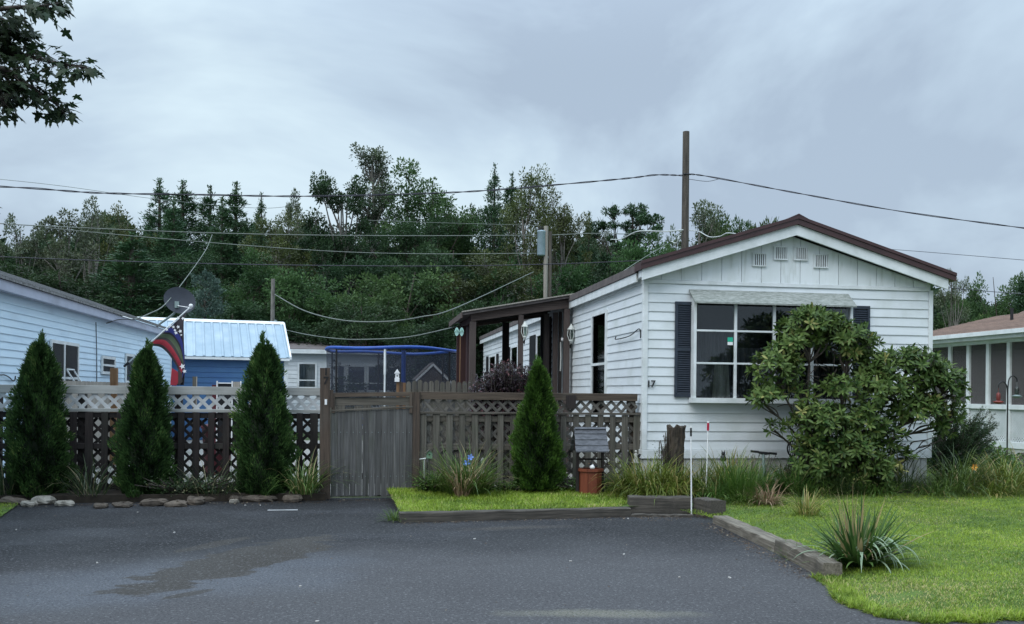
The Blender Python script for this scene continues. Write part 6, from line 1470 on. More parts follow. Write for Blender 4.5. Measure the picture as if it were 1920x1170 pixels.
TREES = [  # px, top y, half width px (0 = natural), distance, prototype, label
 (38, 408, 42, 42, 'airy', 'thin airy ash tree at the left end of the wood, nearest the frame edge'),
 (105, 392, 52, 43, 'airy2', 'airy grey green ash tree second from the left end of the wood'),
 (168, 374, 42, 46, 'airy', 'sparse ash tree whose tip stands highest at the left end of the wood'),
 (228, 388, 48, 50, 'olive', 'yellowish birch between the airy ash trees and the tall pines'),
 (324, 372, 40, 50, 'pine2', 'shorter dark pine wedged between the first two tall pines'),
 (418, 372, 40, 50, 'pine', 'shorter dark pine wedged before the right end of the pine group'),
 (302, 338, 46, 52, 'pine', 'tall dark white pine leftmost in the pine group above the flag'),
 (346, 343, 50, 54, 'pine2', 'dark white pine second in the pine group above the satellite dish'),
 (392, 352, 40, 53, 'pine2', 'dark white pine with a slim tip in the middle of the pine group'),
 (440, 345, 50, 51, 'pine', 'dark white pine at the right of the pine group, above the shed'),
 (488, 364, 34, 55, 'spruce', 'small pointed conifer just right of the pine group'),
 (525, 400, 60, 47, 'olive', 'olive brown leaved tree above the short service pole'),
 (548, 362, 30, 58, 'airy2', 'nearly bare thin tree showing sky left of the open oak'),
 (585, 420, 55, 53, 'oak', 'dark rounded tree left below the open oak'),
 (636, 326, 62, 46, 'open', 'open-crowned oak with pale forked trunks left of the tall aspen'),
 (706, 268, 0, 56, 'aspen', 'tall slender aspen rising highest above the wood'),
 (800, 305, 72, 54, 'maple', 'broad round-topped maple right of the tall aspen'),
 (752, 400, 60, 50, 'oak', 'dark oak filling the wood below and right of the aspen'),
 (868, 372, 55, 56, 'oak', 'dark oak between the round-topped maple and the spruces'),
 (925, 310, 44, 54, 'spruce', 'dark pointed spruce left of the tall pale birch'),
 (958, 330, 36, 56, 'pine2', 'dark ragged pine close behind the pale birch'),
 (992, 314, 58, 50, 'olive', 'tall pale olive birch above the transformer pole'),
 (1046, 352, 44, 49, 'olive', 'olive birch right of the transformer pole'),
 (1105, 398, 34, 52, 'spruce', 'small dark spruce left of the pitch pine'),
 (1128, 420, 28, 54, 'airy2', 'twiggy half bare tree between spruce and pitch pine'),
 (1176, 353, 58, 50, 'openpine', 'open pitch pine with layered crown standing alone against the sky'),
 (1205, 445, 70, 46, 'bush', 'green bushy tree at the foot of the pitch pine'),
 (1262, 428, 48, 48, 'maple', 'green maple directly left of the tall utility pole'),
 (1330, 372, 58, 50, 'airy', 'airy light green ash right of the tall utility pole'),
 (1302, 410, 40, 52, 'bush', 'dense green tree filling in just right of the tall utility pole'),
 (1358, 388, 56, 53, 'bush', 'dense green maple between the airy ash and the round maple over the roof'),
 (1432, 412, 44, 52, 'maple', 'last green maple sinking behind the ridge of the home roof'),
 (1400, 394, 50, 48, 'bush', 'round green maple peeking over the left slope of the home roof'),
 (1475, 440, 60, 50, 'oak', 'dark oak hidden behind the gable of the white home'),
 (1786, 508, 34, 42, 'airy', 'airy pale ash right of the white home roof tip'),
 (1838, 548, 50, 46, 'bush', 'low bushy tree behind the roof ridge of the brown-roofed home'),
 (1880, 500, 46, 44, 'bush', 'green maple above the brown shingle roof'),
 (1925, 512, 40, 42, 'pine2', 'dark pine cut by the right frame edge'),
 (1760, 560, 60, 48, 'bush_dk', 'dark bushy tree in the gap between the two homes'),
 # lower, nearer row
 (20, 500, 90, 38, 'bush', 'dark green bushy tree above the blue home roof at the left edge'),
 (140, 500, 100, 38, 'oak', 'dark brownish oak above the middle of the blue home roof'),
 (250, 440, 78, 40, 'pine', 'bright green layered pine right above the blue home roof end'),
 (385, 508, 62, 34, 'bluepine', 'bluish green pine behind the satellite dish'),
 (330, 470, 70, 42, 'oak', 'dark tree between the layered pine and the blue pine'),
 (470, 470, 70, 38, 'maple', 'mid green maple behind the ridge of the blue shed'),
 (560, 500, 75, 36, 'bush', 'mid green bushy tree right of the short service pole'),
 (650, 470, 70, 40, 'oak', 'dark tree under the open oak above the trampoline'),
 (740, 490, 85, 36, 'bush', 'bright leafy tree above the right of the trampoline'),
 (835, 450, 85, 40, 'bush_dk', 'dark bushy tree above the left corner of the porch roof'),
 (930, 470, 75, 38, 'olive', 'olive green tree above the middle of the porch roof'),
 (1010, 480, 75, 38, 'bush', 'bushy tree behind the foot of the transformer pole'),
 (1110, 490, 70, 40, 'bush_dk', 'dark thicket tree just above the side roof of the white home'),
 (700, 560, 80, 32, 'bush_dk', 'dark low tree behind the grey roof over the trampoline'),
 (860, 560, 80, 30, 'bush_dk', 'dark low tree seen behind the porch posts on the left'),
 (960, 560, 70, 31, 'bush_dk', 'dark low tree seen between the porch posts'),
 (440, 560, 80, 33, 'bush_dk', 'dark low tree right behind the blue shed roof'),
 (60, 450, 80, 50, 'oak', 'dark oak behind the thin ash trees at the left'),
 (180, 440, 90, 52, 'oak', 'dark oak behind the yellowish birch'),
 (680, 430, 80, 56, 'oak', 'dark oak behind the aspen trunk'),
 (1160, 470, 80, 54, 'oak', 'dark oak behind the pitch pine trunk'),
]
_t = random.Random(5)
WID = dict(pine=2.3, pine2=1.9, spruce=1.45, bluepine=1.1, airy=1.25, airy2=1.25, open=1.2, openpine=1.3, maple=1.6, oak=1.6, olive=1.45, bush=1.6, bush_dk=1.5)
def tree(px, py, hw, Y, key, label, group='trees of the wood behind the homes'):
    P = PR[key]; top = atY(px, py, Y); s = top.z / P['h']; sx = s if not hw else (hw * WID.get(key, 1.25) / F * Y) / P['cw']
    T = thing(P['kind'], (top.x, Y, 0), label, 'tree', group)
    a = _t.random() * 6.283
    for nm in ('trunk', 'crown'):
        o = link(nm, P[nm], T, (top.x, Y, 0), (0, 0, a), (sx, sx, s))
        if nm == 'crown': pass
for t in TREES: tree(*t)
# far wood behind, reads as one mass
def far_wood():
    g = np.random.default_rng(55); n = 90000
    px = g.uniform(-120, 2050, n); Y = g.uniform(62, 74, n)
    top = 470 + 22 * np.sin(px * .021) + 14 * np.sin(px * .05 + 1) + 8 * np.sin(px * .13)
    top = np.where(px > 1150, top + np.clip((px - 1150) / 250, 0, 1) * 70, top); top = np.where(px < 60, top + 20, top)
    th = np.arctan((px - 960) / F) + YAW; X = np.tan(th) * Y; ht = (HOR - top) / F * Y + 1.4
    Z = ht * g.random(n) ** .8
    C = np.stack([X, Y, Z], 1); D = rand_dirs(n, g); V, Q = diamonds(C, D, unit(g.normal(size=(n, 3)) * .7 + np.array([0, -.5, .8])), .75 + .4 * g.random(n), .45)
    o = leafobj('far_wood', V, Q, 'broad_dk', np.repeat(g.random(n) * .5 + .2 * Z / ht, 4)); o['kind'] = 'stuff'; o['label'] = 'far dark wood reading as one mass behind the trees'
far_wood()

# ---------------- maple bough, upper left (its trunk stands outside the frame)
def maple():
    base = Vector((-5.9, 4.6, 0)); T = thing('maple_tree', base, 'maple tree reaching its leafy boughs into the upper left corner', 'tree')
    r = random.Random(9); g = np.random.default_rng(9)
    mb = MB(); trunk = catmull([base, base + Vector((.1, 0, 1.5)), base + Vector((.05, .1, 3.2)), base + Vector((.2, .1, 5.5)), base + Vector((.2, .1, 7.5))], 5)
    mb.tube(trunk, [.22 - .15 * i / (len(trunk) - 1) for i in range(len(trunk))], 12); mb.build('trunk', 'bark', T)
    outline = [(-15, 120), (9, 124)]
    D0 = 6.3
    sprays = []   # bough paths in the picture: (points), twig reach
    boughs = [[(-160, 40), (-60, 25), (20, 15), (70, 12), (112, 6)], [(-160, 150), (-50, 110), (10, 100), (50, 105), (95, 116), (138, 123), (164, 127)],
              [(-160, 160), (-60, 140), (0, 128), (40, 152), (80, 178), (105, 195), (118, 210)], [(-150, 80), (-60, 60), (0, 62), (40, 62), (55, 70)], [(-150, 110), (-60, 150), (0, 185), (14, 205)],
              [(-160, 0), (-40, -20), (60, -12), (115, -6)], [(-190, 370), (-110, 372), (-60, 374), (-28, 378)], [(-150, 100), (-70, 85), (-20, 80), (15, 85)], [(-150, 130), (-40, 118), (5, 140), (25, 165)], [(-100,125),(-30,150),(20,190)], [(-100,20),(-20,35),(30,40)]]
    mb = MB(); pts = []
    for b in boughs:
        P = catmull([atD(x, y, D0 + .15 * math.sin(i + b[0][1])) for i, (x, y) in enumerate(b)], 6); j = trunk[min(len(trunk) - 1, max(6, int(P[0].z / 7.5 * len(trunk))))]
        Q = catmull([j, j.lerp(P[0], .5) + Vector((0, 0, .1)), P[0]], 4)[:-1] + P; mb.tube(Q, [.03 * (1 - i / len(Q)) + .004 for i in range(len(Q))], 5)
        for i, p in enumerate(P):
            k = 5 if i > len(P) * .35 else 4
            for _ in range(k):
                reach = .15 if i < len(P) * .8 else .07
                e = p + Vector((r.uniform(-1, 1) * reach, r.uniform(-1, 1) * reach, r.uniform(-.8, .6) * reach)); pts.append((e, p))
                if _ % 2 == 0: mb.tube([p, e], .0025, 3)
    mb.build('branches', 'bark', T)
    # five-lobed leaf
    lobes = [(0, 0), (.10, -.12), (.32, -.10), (.22, .10), (.50, .22), (.42, .32), (.34, .36), (.20, .34), (.16, .55), (.20, .62), (.08, .78), (0, 1.0)]
    out = lobes + [(-x, y) for x, y in reversed(lobes[1:-1])]
    me = bpy.data.meshes.new('leaf'); vs = [(x, y, -.12 * abs(x) - .15 * y * y + .05) for x, y in out] + [(0, .35, .04)]; n = len(out)
    me.from_pydata(vs, [], [(i, (i + 1) % n, n) for i in range(n)]); me.update(); me.materials.append(M['maple'])
    at = me.attributes.new('tint', 'FLOAT', 'POINT'); at.data.foreach_set('value', [.45] * len(vs))
    V0 = np.array(vs); F0 = np.array([(i, (i + 1) % n, n) for i in range(n)]); rest = []
    pts = [q for q in pts]; r.shuffle(pts)
    def inframe(e):
        v = e - O; d = v.dot(fw); x = 960 + F * v.dot(rt) / d; return x
    pts.sort(key=lambda q: -inframe(q[0]))
    for k, (e, p) in enumerate(pts):
        if inframe(e) < 14 and inframe(e) > 0 and r.random() < .0: continue
        s = r.uniform(.060, .092); d = (e - p).normalized() if (e - p).length > .01 else Vector((1, 0, 0))
        y = (d * .5 + Vector((r.uniform(-.5, .8), r.uniform(-.6, .6), r.uniform(-.9, .1)))).normalized(); z = Vector((r.uniform(-.7, .7), r.uniform(-.9, .5), 1)).normalized(); x = y.cross(z).normalized(); z = x.cross(y)
        Mx = Matrix((x, y, z)).transposed()
        if k < 295:
            o = link('leaf', me, T); o.location = e - base; o.rotation_euler = Mx.to_euler(); o.scale = (s, s, s)
        else: rest.append((V0 * s) @ np.array(Mx).T + np.array(e))
    if rest:
        V = np.concatenate(rest); Q = np.concatenate([F0 + i * len(V0) for i in range(len(rest))]); leafobj('leaves', V, Q, 'maple', g.random(len(V)) * .6, T, True)
maple()

# ---------------- rhododendron before the bay window
def leaf_proto(name, mat, tint, W=.30):
    C = np.zeros((1, 3)); V, Q = ovals(C, np.array([[0, 1.0, 0]]), np.array([[0, 0, 1.0]]), 1.0, W); return npmesh(name, V, [Q], mat, np.full(len(V), tint))
def rhodo():
    g = np.random.default_rng(31); r = random.Random(31); Y = 11.05
    base = atY(1545, 905, Y); base.z = .16; T = thing('rhododendron', base, 'large rhododendron with leathery whorled leaves and dark crooked stems before the bay window', 'shrub')
    # lobes: px, py, Y, rx, ry(depth), rz in px-at-plane, whorls
    LB = [(1520, 612, 11.1, 62, 45, 34, 70), (1590, 640, 11.1, 58, 45, 34, 60), (1450, 690, 10.95, 50, 40, 34, 46), (1432, 745, 10.9, 30, 32, 22, 20), (1618, 700, 11.1, 36, 40, 40, 34), (1480, 655, 11.0, 34, 34, 24, 22),
          (1575, 728, 10.9, 34, 40, 20, 16), (1500, 740, 10.9, 26, 30, 20, 9),
          (1700, 690, 10.9, 72, 50, 38, 85), (1755, 725, 10.95, 52, 50, 44, 70), (1650, 735, 10.85, 52, 45, 34, 44), (1715, 770, 10.9, 56, 45, 30, 36), (1770, 780, 11.0, 30, 40, 36, 28),
          (1540, 800, 10.8, 62, 48, 44, 80), (1590, 850, 10.8, 70, 50, 44, 85), (1530, 865, 10.9, 56, 50, 46, 70), (1635, 885, 10.85, 50, 45, 32, 40), (1620, 790, 10.85, 44, 40, 34, 34), (1665, 820, 10.85, 36, 35, 24, 20), (1580, 905, 10.9, 60, 40, 24, 40), (1452, 800, 10.9, 14, 14, 14, 4), (1690, 860, 10.9, 24, 24, 18, 8)]
    mb = MB(); wh = []
    LB = [(a, b, c_, d, e_, f, int(n * (1.5 if b > 640 else 1.8))) for (a, b, c_, d, e_, f, n) in LB]
    stems = [base + Vector((dx, dy, 0)) for dx, dy in ((-.22, .0), (-.05, .08), (.12, 0), (.26, .05), (0.02, -.08))]
    k = F / 11.0
    for (px, py, Yy, rx, ry, rz, n) in LB:
        c = atY(px, py, Yy); s = min(stems, key=lambda q: abs(q.x - c.x) + r.random() * .25)
        mid = s.lerp(c, .5) + Vector((-(c.x - s.x) * .18 + r.uniform(-.06, .06), r.uniform(-.1, .1), .08)); ln = catmull([s - Vector((0, 0, .1)), s.lerp(mid, .5) + Vector((r.uniform(-.04, .04), 0, 0)), mid, c - Vector((0, 0, rz / k * .5))], 5)
        mb.tube(ln, [.024 - .013 * i / (len(ln) - 1) for i in range(len(ln))], 7)
        hubs = [ln[-1] + Vector((r.uniform(-.6, .6) * rx / k, r.uniform(-.5, .5) * ry / k, r.uniform(-.3, .2) * rz / k)) for _ in range(max(2, n // 8))]
        for hb in hubs: mb.tube(limb(ln[-3], hb, r, .15), [.010 - .0004 * i for i in range(10)], 5)
        for j in range(n):
            d = Vector((r.gauss(0, 1), r.gauss(-.35, 1), r.gauss(.45, 1))).normalized(); u = r.uniform(.78, 1.12) if r.random() < .72 else r.uniform(.3, .8)
            w = c + Vector((d.x * rx / k, d.y * ry / k, d.z * rz / k)) * u; hb = min(hubs, key=lambda q: (q - w).length); mb.tube(limb(hb, w, r, .12), [.0050 - .0003 * i for i in range(10)], 4); wh.append((w, (d + Vector((0, -.1, .55))).normalized()))
    # bare twigs in the see-through middle
    for _ in range(70):
        c = atY(r.uniform(1470, 1600), r.uniform(690, 800), 11.0 + r.uniform(-.1, .2)); mb.tube(limb(c, c + Vector((r.uniform(-.22, .22), r.uniform(-.1, .1), r.uniform(-.05, .28))), r, .25), [.005] * 10, 4)
    for _ in range(60):
        c = atY(r.uniform(1600, 1730), r.uniform(760, 850), 11.0 + r.uniform(-.1, .1)); mb.tube(limb(c, c + Vector((r.uniform(.05, .30), r.uniform(-.1, .1), r.uniform(.0, .20))), r, .2), [.007] * 10, 4)
    mb.build('branches', 'bark', T)
    C, D, Nn, L, W, tn = [], [], [], [], [], []
    for (w, ax) in wh:
        a = ax.orthogonal().normalized(); b = ax.cross(a); m = r.randint(7, 12); o = r.random() * 6; old = r.random()
        for j in range(m):
            t = o + j * 2.399; el = r.uniform(-.25, .75) if j > 2 else r.uniform(.6, 1.2)
            d = (a * math.cos(t) + b * math.sin(t)) * math.cos(el) + ax * math.sin(el); n_ = ax * math.cos(el) - (a * math.cos(t) + b * math.sin(t)) * math.sin(el)
            d = (d + Vector((0, 0, -.18))).normalized()
            C.append(tuple(w + d * .008)); D.append(tuple(d)); Nn.append(tuple(n_)); L.append(r.uniform(.075, .125)); W.append(r.uniform(.026, .036)); tn.append(min(1, max(0, r.gauss(.42, .2) + (.45 if old > .93 else 0))))
    C, D, Nn, L, W, tn = map(np.array, (C, D, Nn, L, W, tn)); D = unit(D)
    # the 280 leaves nearest the viewer become single parts
    near = np.argsort(C[:, 1] - .0 * C[:, 2] + .25 * g.random(len(C))); pick = near[:280]; rest = near[280:]
    protos = [leaf_proto('leaf', 'rhodo', tt) for tt in (.15, .35, .55, .8)]
    for i in pick:
        d = Vector(D[i]); n_ = Vector(Nn[i]); s = d.cross(n_).normalized(); n_ = s.cross(d)
        Mx = Matrix((s, d, n_)).transposed(); o = link('leaf', protos[i % 4], T); o.location = Vector(C[i]) - base; o.rotation_euler = Mx.to_euler(); o.scale = (L[i], L[i], L[i])
    V, Q = ovals(C[rest], D[rest], Nn[rest], L[rest], W[rest]); leafobj('leaves', V, Q, 'rhodo', np.repeat(tn[rest], 8), T, True)
rhodo()

# ---------------- yew at the right corner, purple-leaved bush, low shrubs
def yew():
    g = np.random.default_rng(41); r = random.Random(41); Y = 11.9; base = atY(1765, 905, Y); base.z = .14
    T = thing('yew_shrub', base, 'dark feathery evergreen shrub with a bare trunk between the big rhododendron and the screened porch', 'shrub')
    mb = MB(); mb.tube(catmull([base - Vector((0, 0, .1)), base + Vector((-.02, 0, .35)), base + Vector((.02, 0, .8))], 4), [.055] * 9, 8); mb.tube(catmull([base + Vector((.06, 0, -.1)), base + Vector((.10, 0, .35)), base + Vector((.2, 0, .7))], 4), [.04] * 9, 8)
    Cs, Ds = [], []
    for _ in range(150):
        tx, ty = r.choice([(r.uniform(1755, 1865), r.uniform(765, 870)), (r.uniform(1790, 1872), r.uniform(775, 850)), (r.uniform(1750, 1850), r.uniform(800, 885))])
        e = atY(tx, ty, Y + r.uniform(-.25, .3)); s = base + Vector((.15 + r.uniform(-.1, .2), r.uniform(-.1, .1), r.uniform(.1, .5))); l = limb(s, e, r, .06); mb.tube(l, [.009 - .0007 * i for i in range(10)], 4)
        for q in range(16): u = .35 + .65 * q / 16; i = min(len(l) - 2, int(u * (len(l) - 1))); Cs.append(l[i].lerp(l[i + 1], u * (len(l) - 1) - i)); Ds.append((l[i + 1] - l[i]).normalized())
    mb.build('branches', 'bark', T)
    tn = 9; C0 = np.repeat(np.array([tuple(c) for c in Cs]), tn, 0); D0 = np.repeat(np.array([tuple(d) for d in Ds]), tn, 0); n = len(C0)
    V, Q = diamonds(C0 + g.normal(size=(n, 3)) * .018, unit(D0 + g.normal(size=(n, 3)) * .55), rand_dirs(n, g), .035 + .03 * g.random(n), .009); leafobj('foliage', V, Q, 'yew', np.repeat(np.clip(g.random(n) * .6 + .3 * (C0[:, 2] - .6) + .1, 0, 1), 4), T, True)
yew()
def leafy(name, label, cat, px0, px1, py0, py1, Y, dY, n, L, W, mat, seed, tw=30, topfn=None, stem='bark', z0=.1, group=None, lo=.3):
    """a bush filling the given extent with ragged twigs"""
    g = np.random.default_rng(seed); r = random.Random(seed); base = atY((px0 + px1) / 2, 800, Y); base.z = z0; T = thing(name, base, label, cat, group); mb = MB(); Cs = []
    for _ in range(tw):
        u = r.random(); px = px0 + (px1 - px0) * u; lim = topfn(u) if topfn else math.sin(math.pi * (.12 + .76 * u)) ** .6
        py = py1 + (py0 - py1) * lim * r.uniform(.45, 1.0); e = atY(px, py, Y + r.uniform(-dY, dY)); s = Vector((base.x + (e.x - base.x) * .3, Y, z0)); l = limb(s, e, r, .06); mb.tube(l, [.006] * len(l), 4)
        for q in range(12): i = min(len(l) - 2, int((lo + (1 - lo) * q / 12) * (len(l) - 1))); Cs.append(l[i].lerp(l[i + 1], r.random()))
    mb.build('stems', stem, T); i = g.integers(0, len(Cs), n); C = np.array([tuple(c) for c in Cs])[i] + g.normal(size=(n, 3)) * np.array([.05, .05, .04]); D = rand_dirs(n, g); D[:, 2] = D[:, 2] * .7 + .1
    V, Q = diamonds(C, D, unit(g.normal(size=(n, 3)) * .5 + np.array([0, -.3, 1])), L * (.7 + .6 * g.random(n)), W * (.7 + .5 * g.random(n))); leafobj('foliage', V, Q, mat, np.repeat(np.clip(g.random(n), 0, 1), 4), T, True)
leafy('purple_bush', 'dark purple leaved bush growing up behind the fence in front of the porch', 'shrub', 888, 1004, 668, 765, 13.4, .3, 12000, .06, .030, 'purple', 61, 260, lambda u: .45 + .5 * math.sin(min(1, u * 1.9) * 1.57) * (1 if u < .62 else .75), lo=.55)
leafy('young_shrub', 'small reddish bush at the left end of the purple bush', 'shrub', 878, 905, 696, 745, 13.8, .15, 700, .05, .024, 'purple', 62, 26)
leafy('low_shrub', 'pale green low leafy shrub beside the screened porch base', 'shrub', 1822, 1912, 832, 885, 12.6, .25, 1500, .07, .045, 'ground_leaf', 63, 50)
leafy('low_shrub', 'dark green low shrub in the gap behind the white home corner', 'shrub', 1742, 1775, 800, 880, 13.5, .2, 1300, .06, .035, 'broad_dk', 64, 40)
leafy('climbing_plant', 'thin leafy twigs growing against the left side of the tree stump', 'plant', 1236, 1256, 800, 880, 11.25, .06, 170, .035, .014, 'darkgrass', 65, 16, lambda u: .9)
for (a, b, c, d, lab, sd, mt) in ((900, 1000, 905, 932, 'low green ground cover at the foot of the brighter hedge tree', 66, 'ground_leaf'), (1040, 1160, 895, 925, 'low green ground cover around the wishing well base', 67, 'ground_leaf'), (780, 850, 895, 925, 'low green ground cover at the post right of the gate', 68, 'ground_leaf'), (250, 440, 895, 930, 'dark low ground cover between the second and third hedge tree', 69, 'darkgrass')):
    leafy('ground_cover', lab, 'ground cover', a, b, c, d, 11.55 if a > 500 else 11.85, .18, 1300, .035, .022, mt, sd, 70, lambda u: 1)
leafy('dead_shrub', 'dry bare-stemmed weeds before the skirting of the white home', 'plant', 1370, 1460, 850, 915, 11.35, .15, 260, .03, .010, 'dry', 70, 60, lambda u: 1, 'grey_bark')
leafy('dark_fern', 'dark spiky-leaved plant at the left foot of the big rhododendron', 'plant', 1462, 1500, 862, 905, 11.0, .1, 420, .08, .014, 'darkgrass', 71, 20, lambda u: 1)

# ---------------- strap-leaved clumps
def clump(name, label, cat, px, py, Y, spread, n, L, W, mat, seed, lean=(0, .7), droop=(.5, 1.7), z=None, dry=0.06, nseg=5, group=None):
    g = np.random.default_rng(seed); c = atY(px, py, Y); z = z if z is not None else .14
    T = thing(name, (c.x, Y, z), label, cat, group)
    rr = spread * g.random(n) ** .6; a0 = g.random(n) * 6.283; az = a0 + g.normal(size=n) * .6
    B = np.stack([c.x + rr * np.cos(a0), Y + rr * np.sin(a0) * .7, np.full(n, z - .01)], 1)
    l = L * 1.28 * (.5 + .65 * g.random(n)); V, Q, m = blades(B, az, l, W * (.6 + .7 * g.random(n)), lean[0] + (lean[1] - lean[0]) * g.random(n), droop[0] + (droop[1] - droop[0]) * g.random(n), nseg)
    t = np.clip(g.random(n) * .75, 0, 1); t[g.random(n) < dry] = 1.0
    leafobj('foliage', V, Q, mat, np.repeat(t, m), T, True); return T
D_ = 'grass clump'
clump('daylily_clump', 'leafy grass clump with pale arching blades in front of the lattice fence, holding blue ornaments', D_, 872, 912, 11.25, .28, 420, .58, .013, 'daylily', 1, (0.05, .9), (.5, 1.8), .11, .10)
clump('daylily_clump', 'tan centred dry tuft at the front of the big lattice fence clump', D_, 865, 920, 11.02, .08, 60, .42, .012, 'dry', 101, (0.0, .6), (.6, 1.8), .11, .3)
clump('daylily_clump', 'brownish green arching clump at the foot of the numbered gate post', D_, 570, 935, 11.78, .16, 170, .52, .013, 'daylily', 2, (.1, .9), (.6, 1.9), .09, .16)
clump('daylily_clump', 'sparse clump of leaning blades between the first and second hedge tree', D_, 168, 940, 11.80, .22, 75, .48, .012, 'darkgrass', 3, (.1, .9), (.6, 1.7), .09, .14)
clump('daylily_clump', 'dark arching clump at the far left edge beside the first hedge tree', D_, 8, 935, 11.85, .16, 70, .50, .012, 'darkgrass', 4, (.1, .8), (.5, 1.7), .09, .12)
clump('daylily_clump', 'dark thin leaved clump left of the third hedge tree', D_, 395, 930, 11.82, .30, 150, .46, .009, 'darkgrass', 5, (.2, 1.0), (.6, 1.6), .09, .12)
clump('ornamental_grass', 'yellow green grass clump right of the fence end before the stump', D_, 1215, 925, 10.95, .26, 430, .50, .012, 'yellowgrass', 6, (.05, 1.15), (.7, 2.2), .16, .12)
clump('ornamental_grass', 'yellow green grass clump behind the raised timber left of the marker rod', D_, 1262, 928, 10.85, .22, 380, .46, .012, 'yellowgrass', 7, (.05, 1.15), (.7, 2.2), .16, .14)
clump('ornamental_grass', 'green grass clump left of the angel figure by the fence end', D_, 1170, 925, 11.2, .14, 170, .42, .011, 'yellowgrass', 8, (.05, 1.15), (.7, 2.2), .15, .10)
clump('daylily_clump', 'green blades between the two marker rods', D_, 1308, 928, 10.9, .16, 190, .44, .012, 'daylily', 9, (.05, 1.1), (.7, 2.1), .16, .08)
clump('daylily_clump', 'tan and green drying clump under the cat figurine', D_, 1362, 925, 10.95, .18, 230, .50, .013, 'yellowgrass', 10, (0, .8), (.5, 1.8), .16, .35)
clump('daylily_clump', 'fresh green feathery clump right of the short raised timber', D_, 1388, 955, 10.45, .20, 420, .44, .008, 'ground_leaf', 11, (0, .7), (.2, 1.0), .14, .04)
clump('daylily_clump', 'green clump behind the feathery one at the pipe stand', D_, 1432, 930, 10.9, .22, 230, .38, .012, 'daylily', 12, (.05, 1.15), (.7, 2.1), .16, .10)
clump('daylily_clump', 'arching green clump left in front of the rhododendron foot', D_, 1492, 930, 10.75, .22, 230, .42, .014, 'daylily', 13, (.1, .9), (.6, 1.8), .16, .06)
clump('daylily_clump', 'dark green clump under the rhododendron middle', D_, 1575, 935, 10.72, .28, 260, .34, .013, 'darkgrass', 14, (.1, .9), (.6, 1.7), .16, .04)
clump('daylily_clump', 'spidery dark clump right of the rhododendron, before the home corner', D_, 1682, 938, 10.85, .24, 180, .55, .011, 'darkgrass', 15, (.1, 1.0), (.3, 1.2), .16, .06)
clump('daylily_clump', 'big arching daylily clump left of the orange flower', D_, 1800, 938, 10.9, .30, 420, .58, .012, 'daylily', 16, (.05, 1.2), (.7, 2.1), .15, .10)
clump('daylily_clump', 'big yellowing daylily clump at the right edge', D_, 1888, 938, 10.85, .30, 430, .56, .012, 'yellowgrass', 17, (.05, 1.2), (.7, 2.1), .15, .12)
clump('daylily_clump', 'green daylily clump behind at the right edge under the hook', D_, 1930, 925, 11.5, .3, 260, .5, .012, 'daylily', 18, (.05, 1.2), (.7, 2.1), .15, .06)
clump('dry_tuft', 'withered pinkish tan tuft on the lawn right of the short timber', D_, 1438, 966, 10.05, .13, 150, .26, .010, 'dry', 19, (.1, 1.2), (.6, 1.9), .12, .2)
clump('dry_tuft', 'yellow brown withered tuft left behind the spiky plant', D_, 1512, 985, 9.2, .13, 120, .28, .009, 'yellowgrass', 20, (.1, 1.0), (.4, 1.6), .11, .45)
clump('daylily_clump', 'low green tuft where the grass strip meets the asphalt before the gate', D_, 742, 972, 9.80, .08, 120, .16, .006, 'ground_leaf', 21, (.2, 1.4), (.3, 1.3), .02, .12)
clump('daylily_clump', 'green tuft on the driveway side of the nearer edge timber', D_, 1490, 1075, 7.25, .09, 90, .15, .005, 'ground_leaf', 22, (.2, 1.4), (.3, 1.2), .0, .1)
clump('daylily_clump', 'green clump at the foot of the right gate post', D_, 812, 925, 11.6, .14, 160, .34, .011, 'daylily', 23, (.1, .9), (.5, 1.6), .11, .05)
clump('ornamental_grass', 'low yellow green blades spilling behind the raised timber', D_, 1240, 938, 10.62, .34, 330, .30, .010, 'yellowgrass', 30, (.1, 1.2), (.8, 2.2), .17, .08)
clump('daylily_clump', 'low green blades spilling over the short angled timber', D_, 1345, 940, 10.5, .20, 240, .26, .010, 'daylily', 31, (.1, 1.2), (.8, 2.2), .16, .08)
clump('daylily_clump', 'low green blades before the feathery clump on the lawn edge', D_, 1400, 965, 10.2, .26, 300, .20, .008, 'ground_leaf', 32, (.2, 1.3), (.6, 1.8), .13, .08)
clump('daylily_clump', 'low dark blades at the bed edge under the rhododendron right side', D_, 1640, 940, 10.68, .30, 300, .26, .010, 'daylily', 33, (.2, 1.2), (.7, 2.0), .15, .06)
clump('daylily_clump', 'low green blades at the bed edge left of the rhododendron', D_, 1525, 940, 10.62, .30, 300, .24, .010, 'daylily', 34, (.2, 1.2), (.7, 2.0), .15, .06)
clump('daylily_clump', 'low arching blades at the bed edge below the big daylilies', D_, 1760, 940, 10.62, .34, 320, .30, .010, 'daylily', 35, (.2, 1.2), (.7, 2.0), .15, .08)
clump('daylily_clump', 'low arching blades at the bed edge by the right frame side', D_, 1860, 942, 10.6, .34, 320, .30, .010, 'yellowgrass', 36, (.2, 1.2), (.7, 2.0), .15, .10)
# orange daylily bloom
c = atY(1826, 876, 10.7); B = thing('daylily_bloom', c, 'orange daylily bloom among the clumps before the screened porch', 'flower')
M['orange_petal'] = pmat('orange_petal', (0.75, 0.26, 0.04), (0.8, 0.45, 0.08), 10, .5)
for j in range(6):
    t = j * math.pi / 3; u = Vector((math.cos(t), -.35, math.sin(t))).normalized(); v = Vector((-math.sin(t), 0, math.cos(t)))
    mb = MB(); mb.add([c, c + u * .035 + v * .014, c + u * .06 + Vector((0, .01, -.004)), c + u * .035 - v * .014], [(0, 1, 2, 3)]); mb.build('petal', 'orange_petal', B)
mb = MB(); mb.tube([c, Vector((c.x + .02, c.y, .15))], .005, 5); mb.build('stem', 'ground_leaf', B) if False else mb.build('stem', 'birdhouse_green', B)
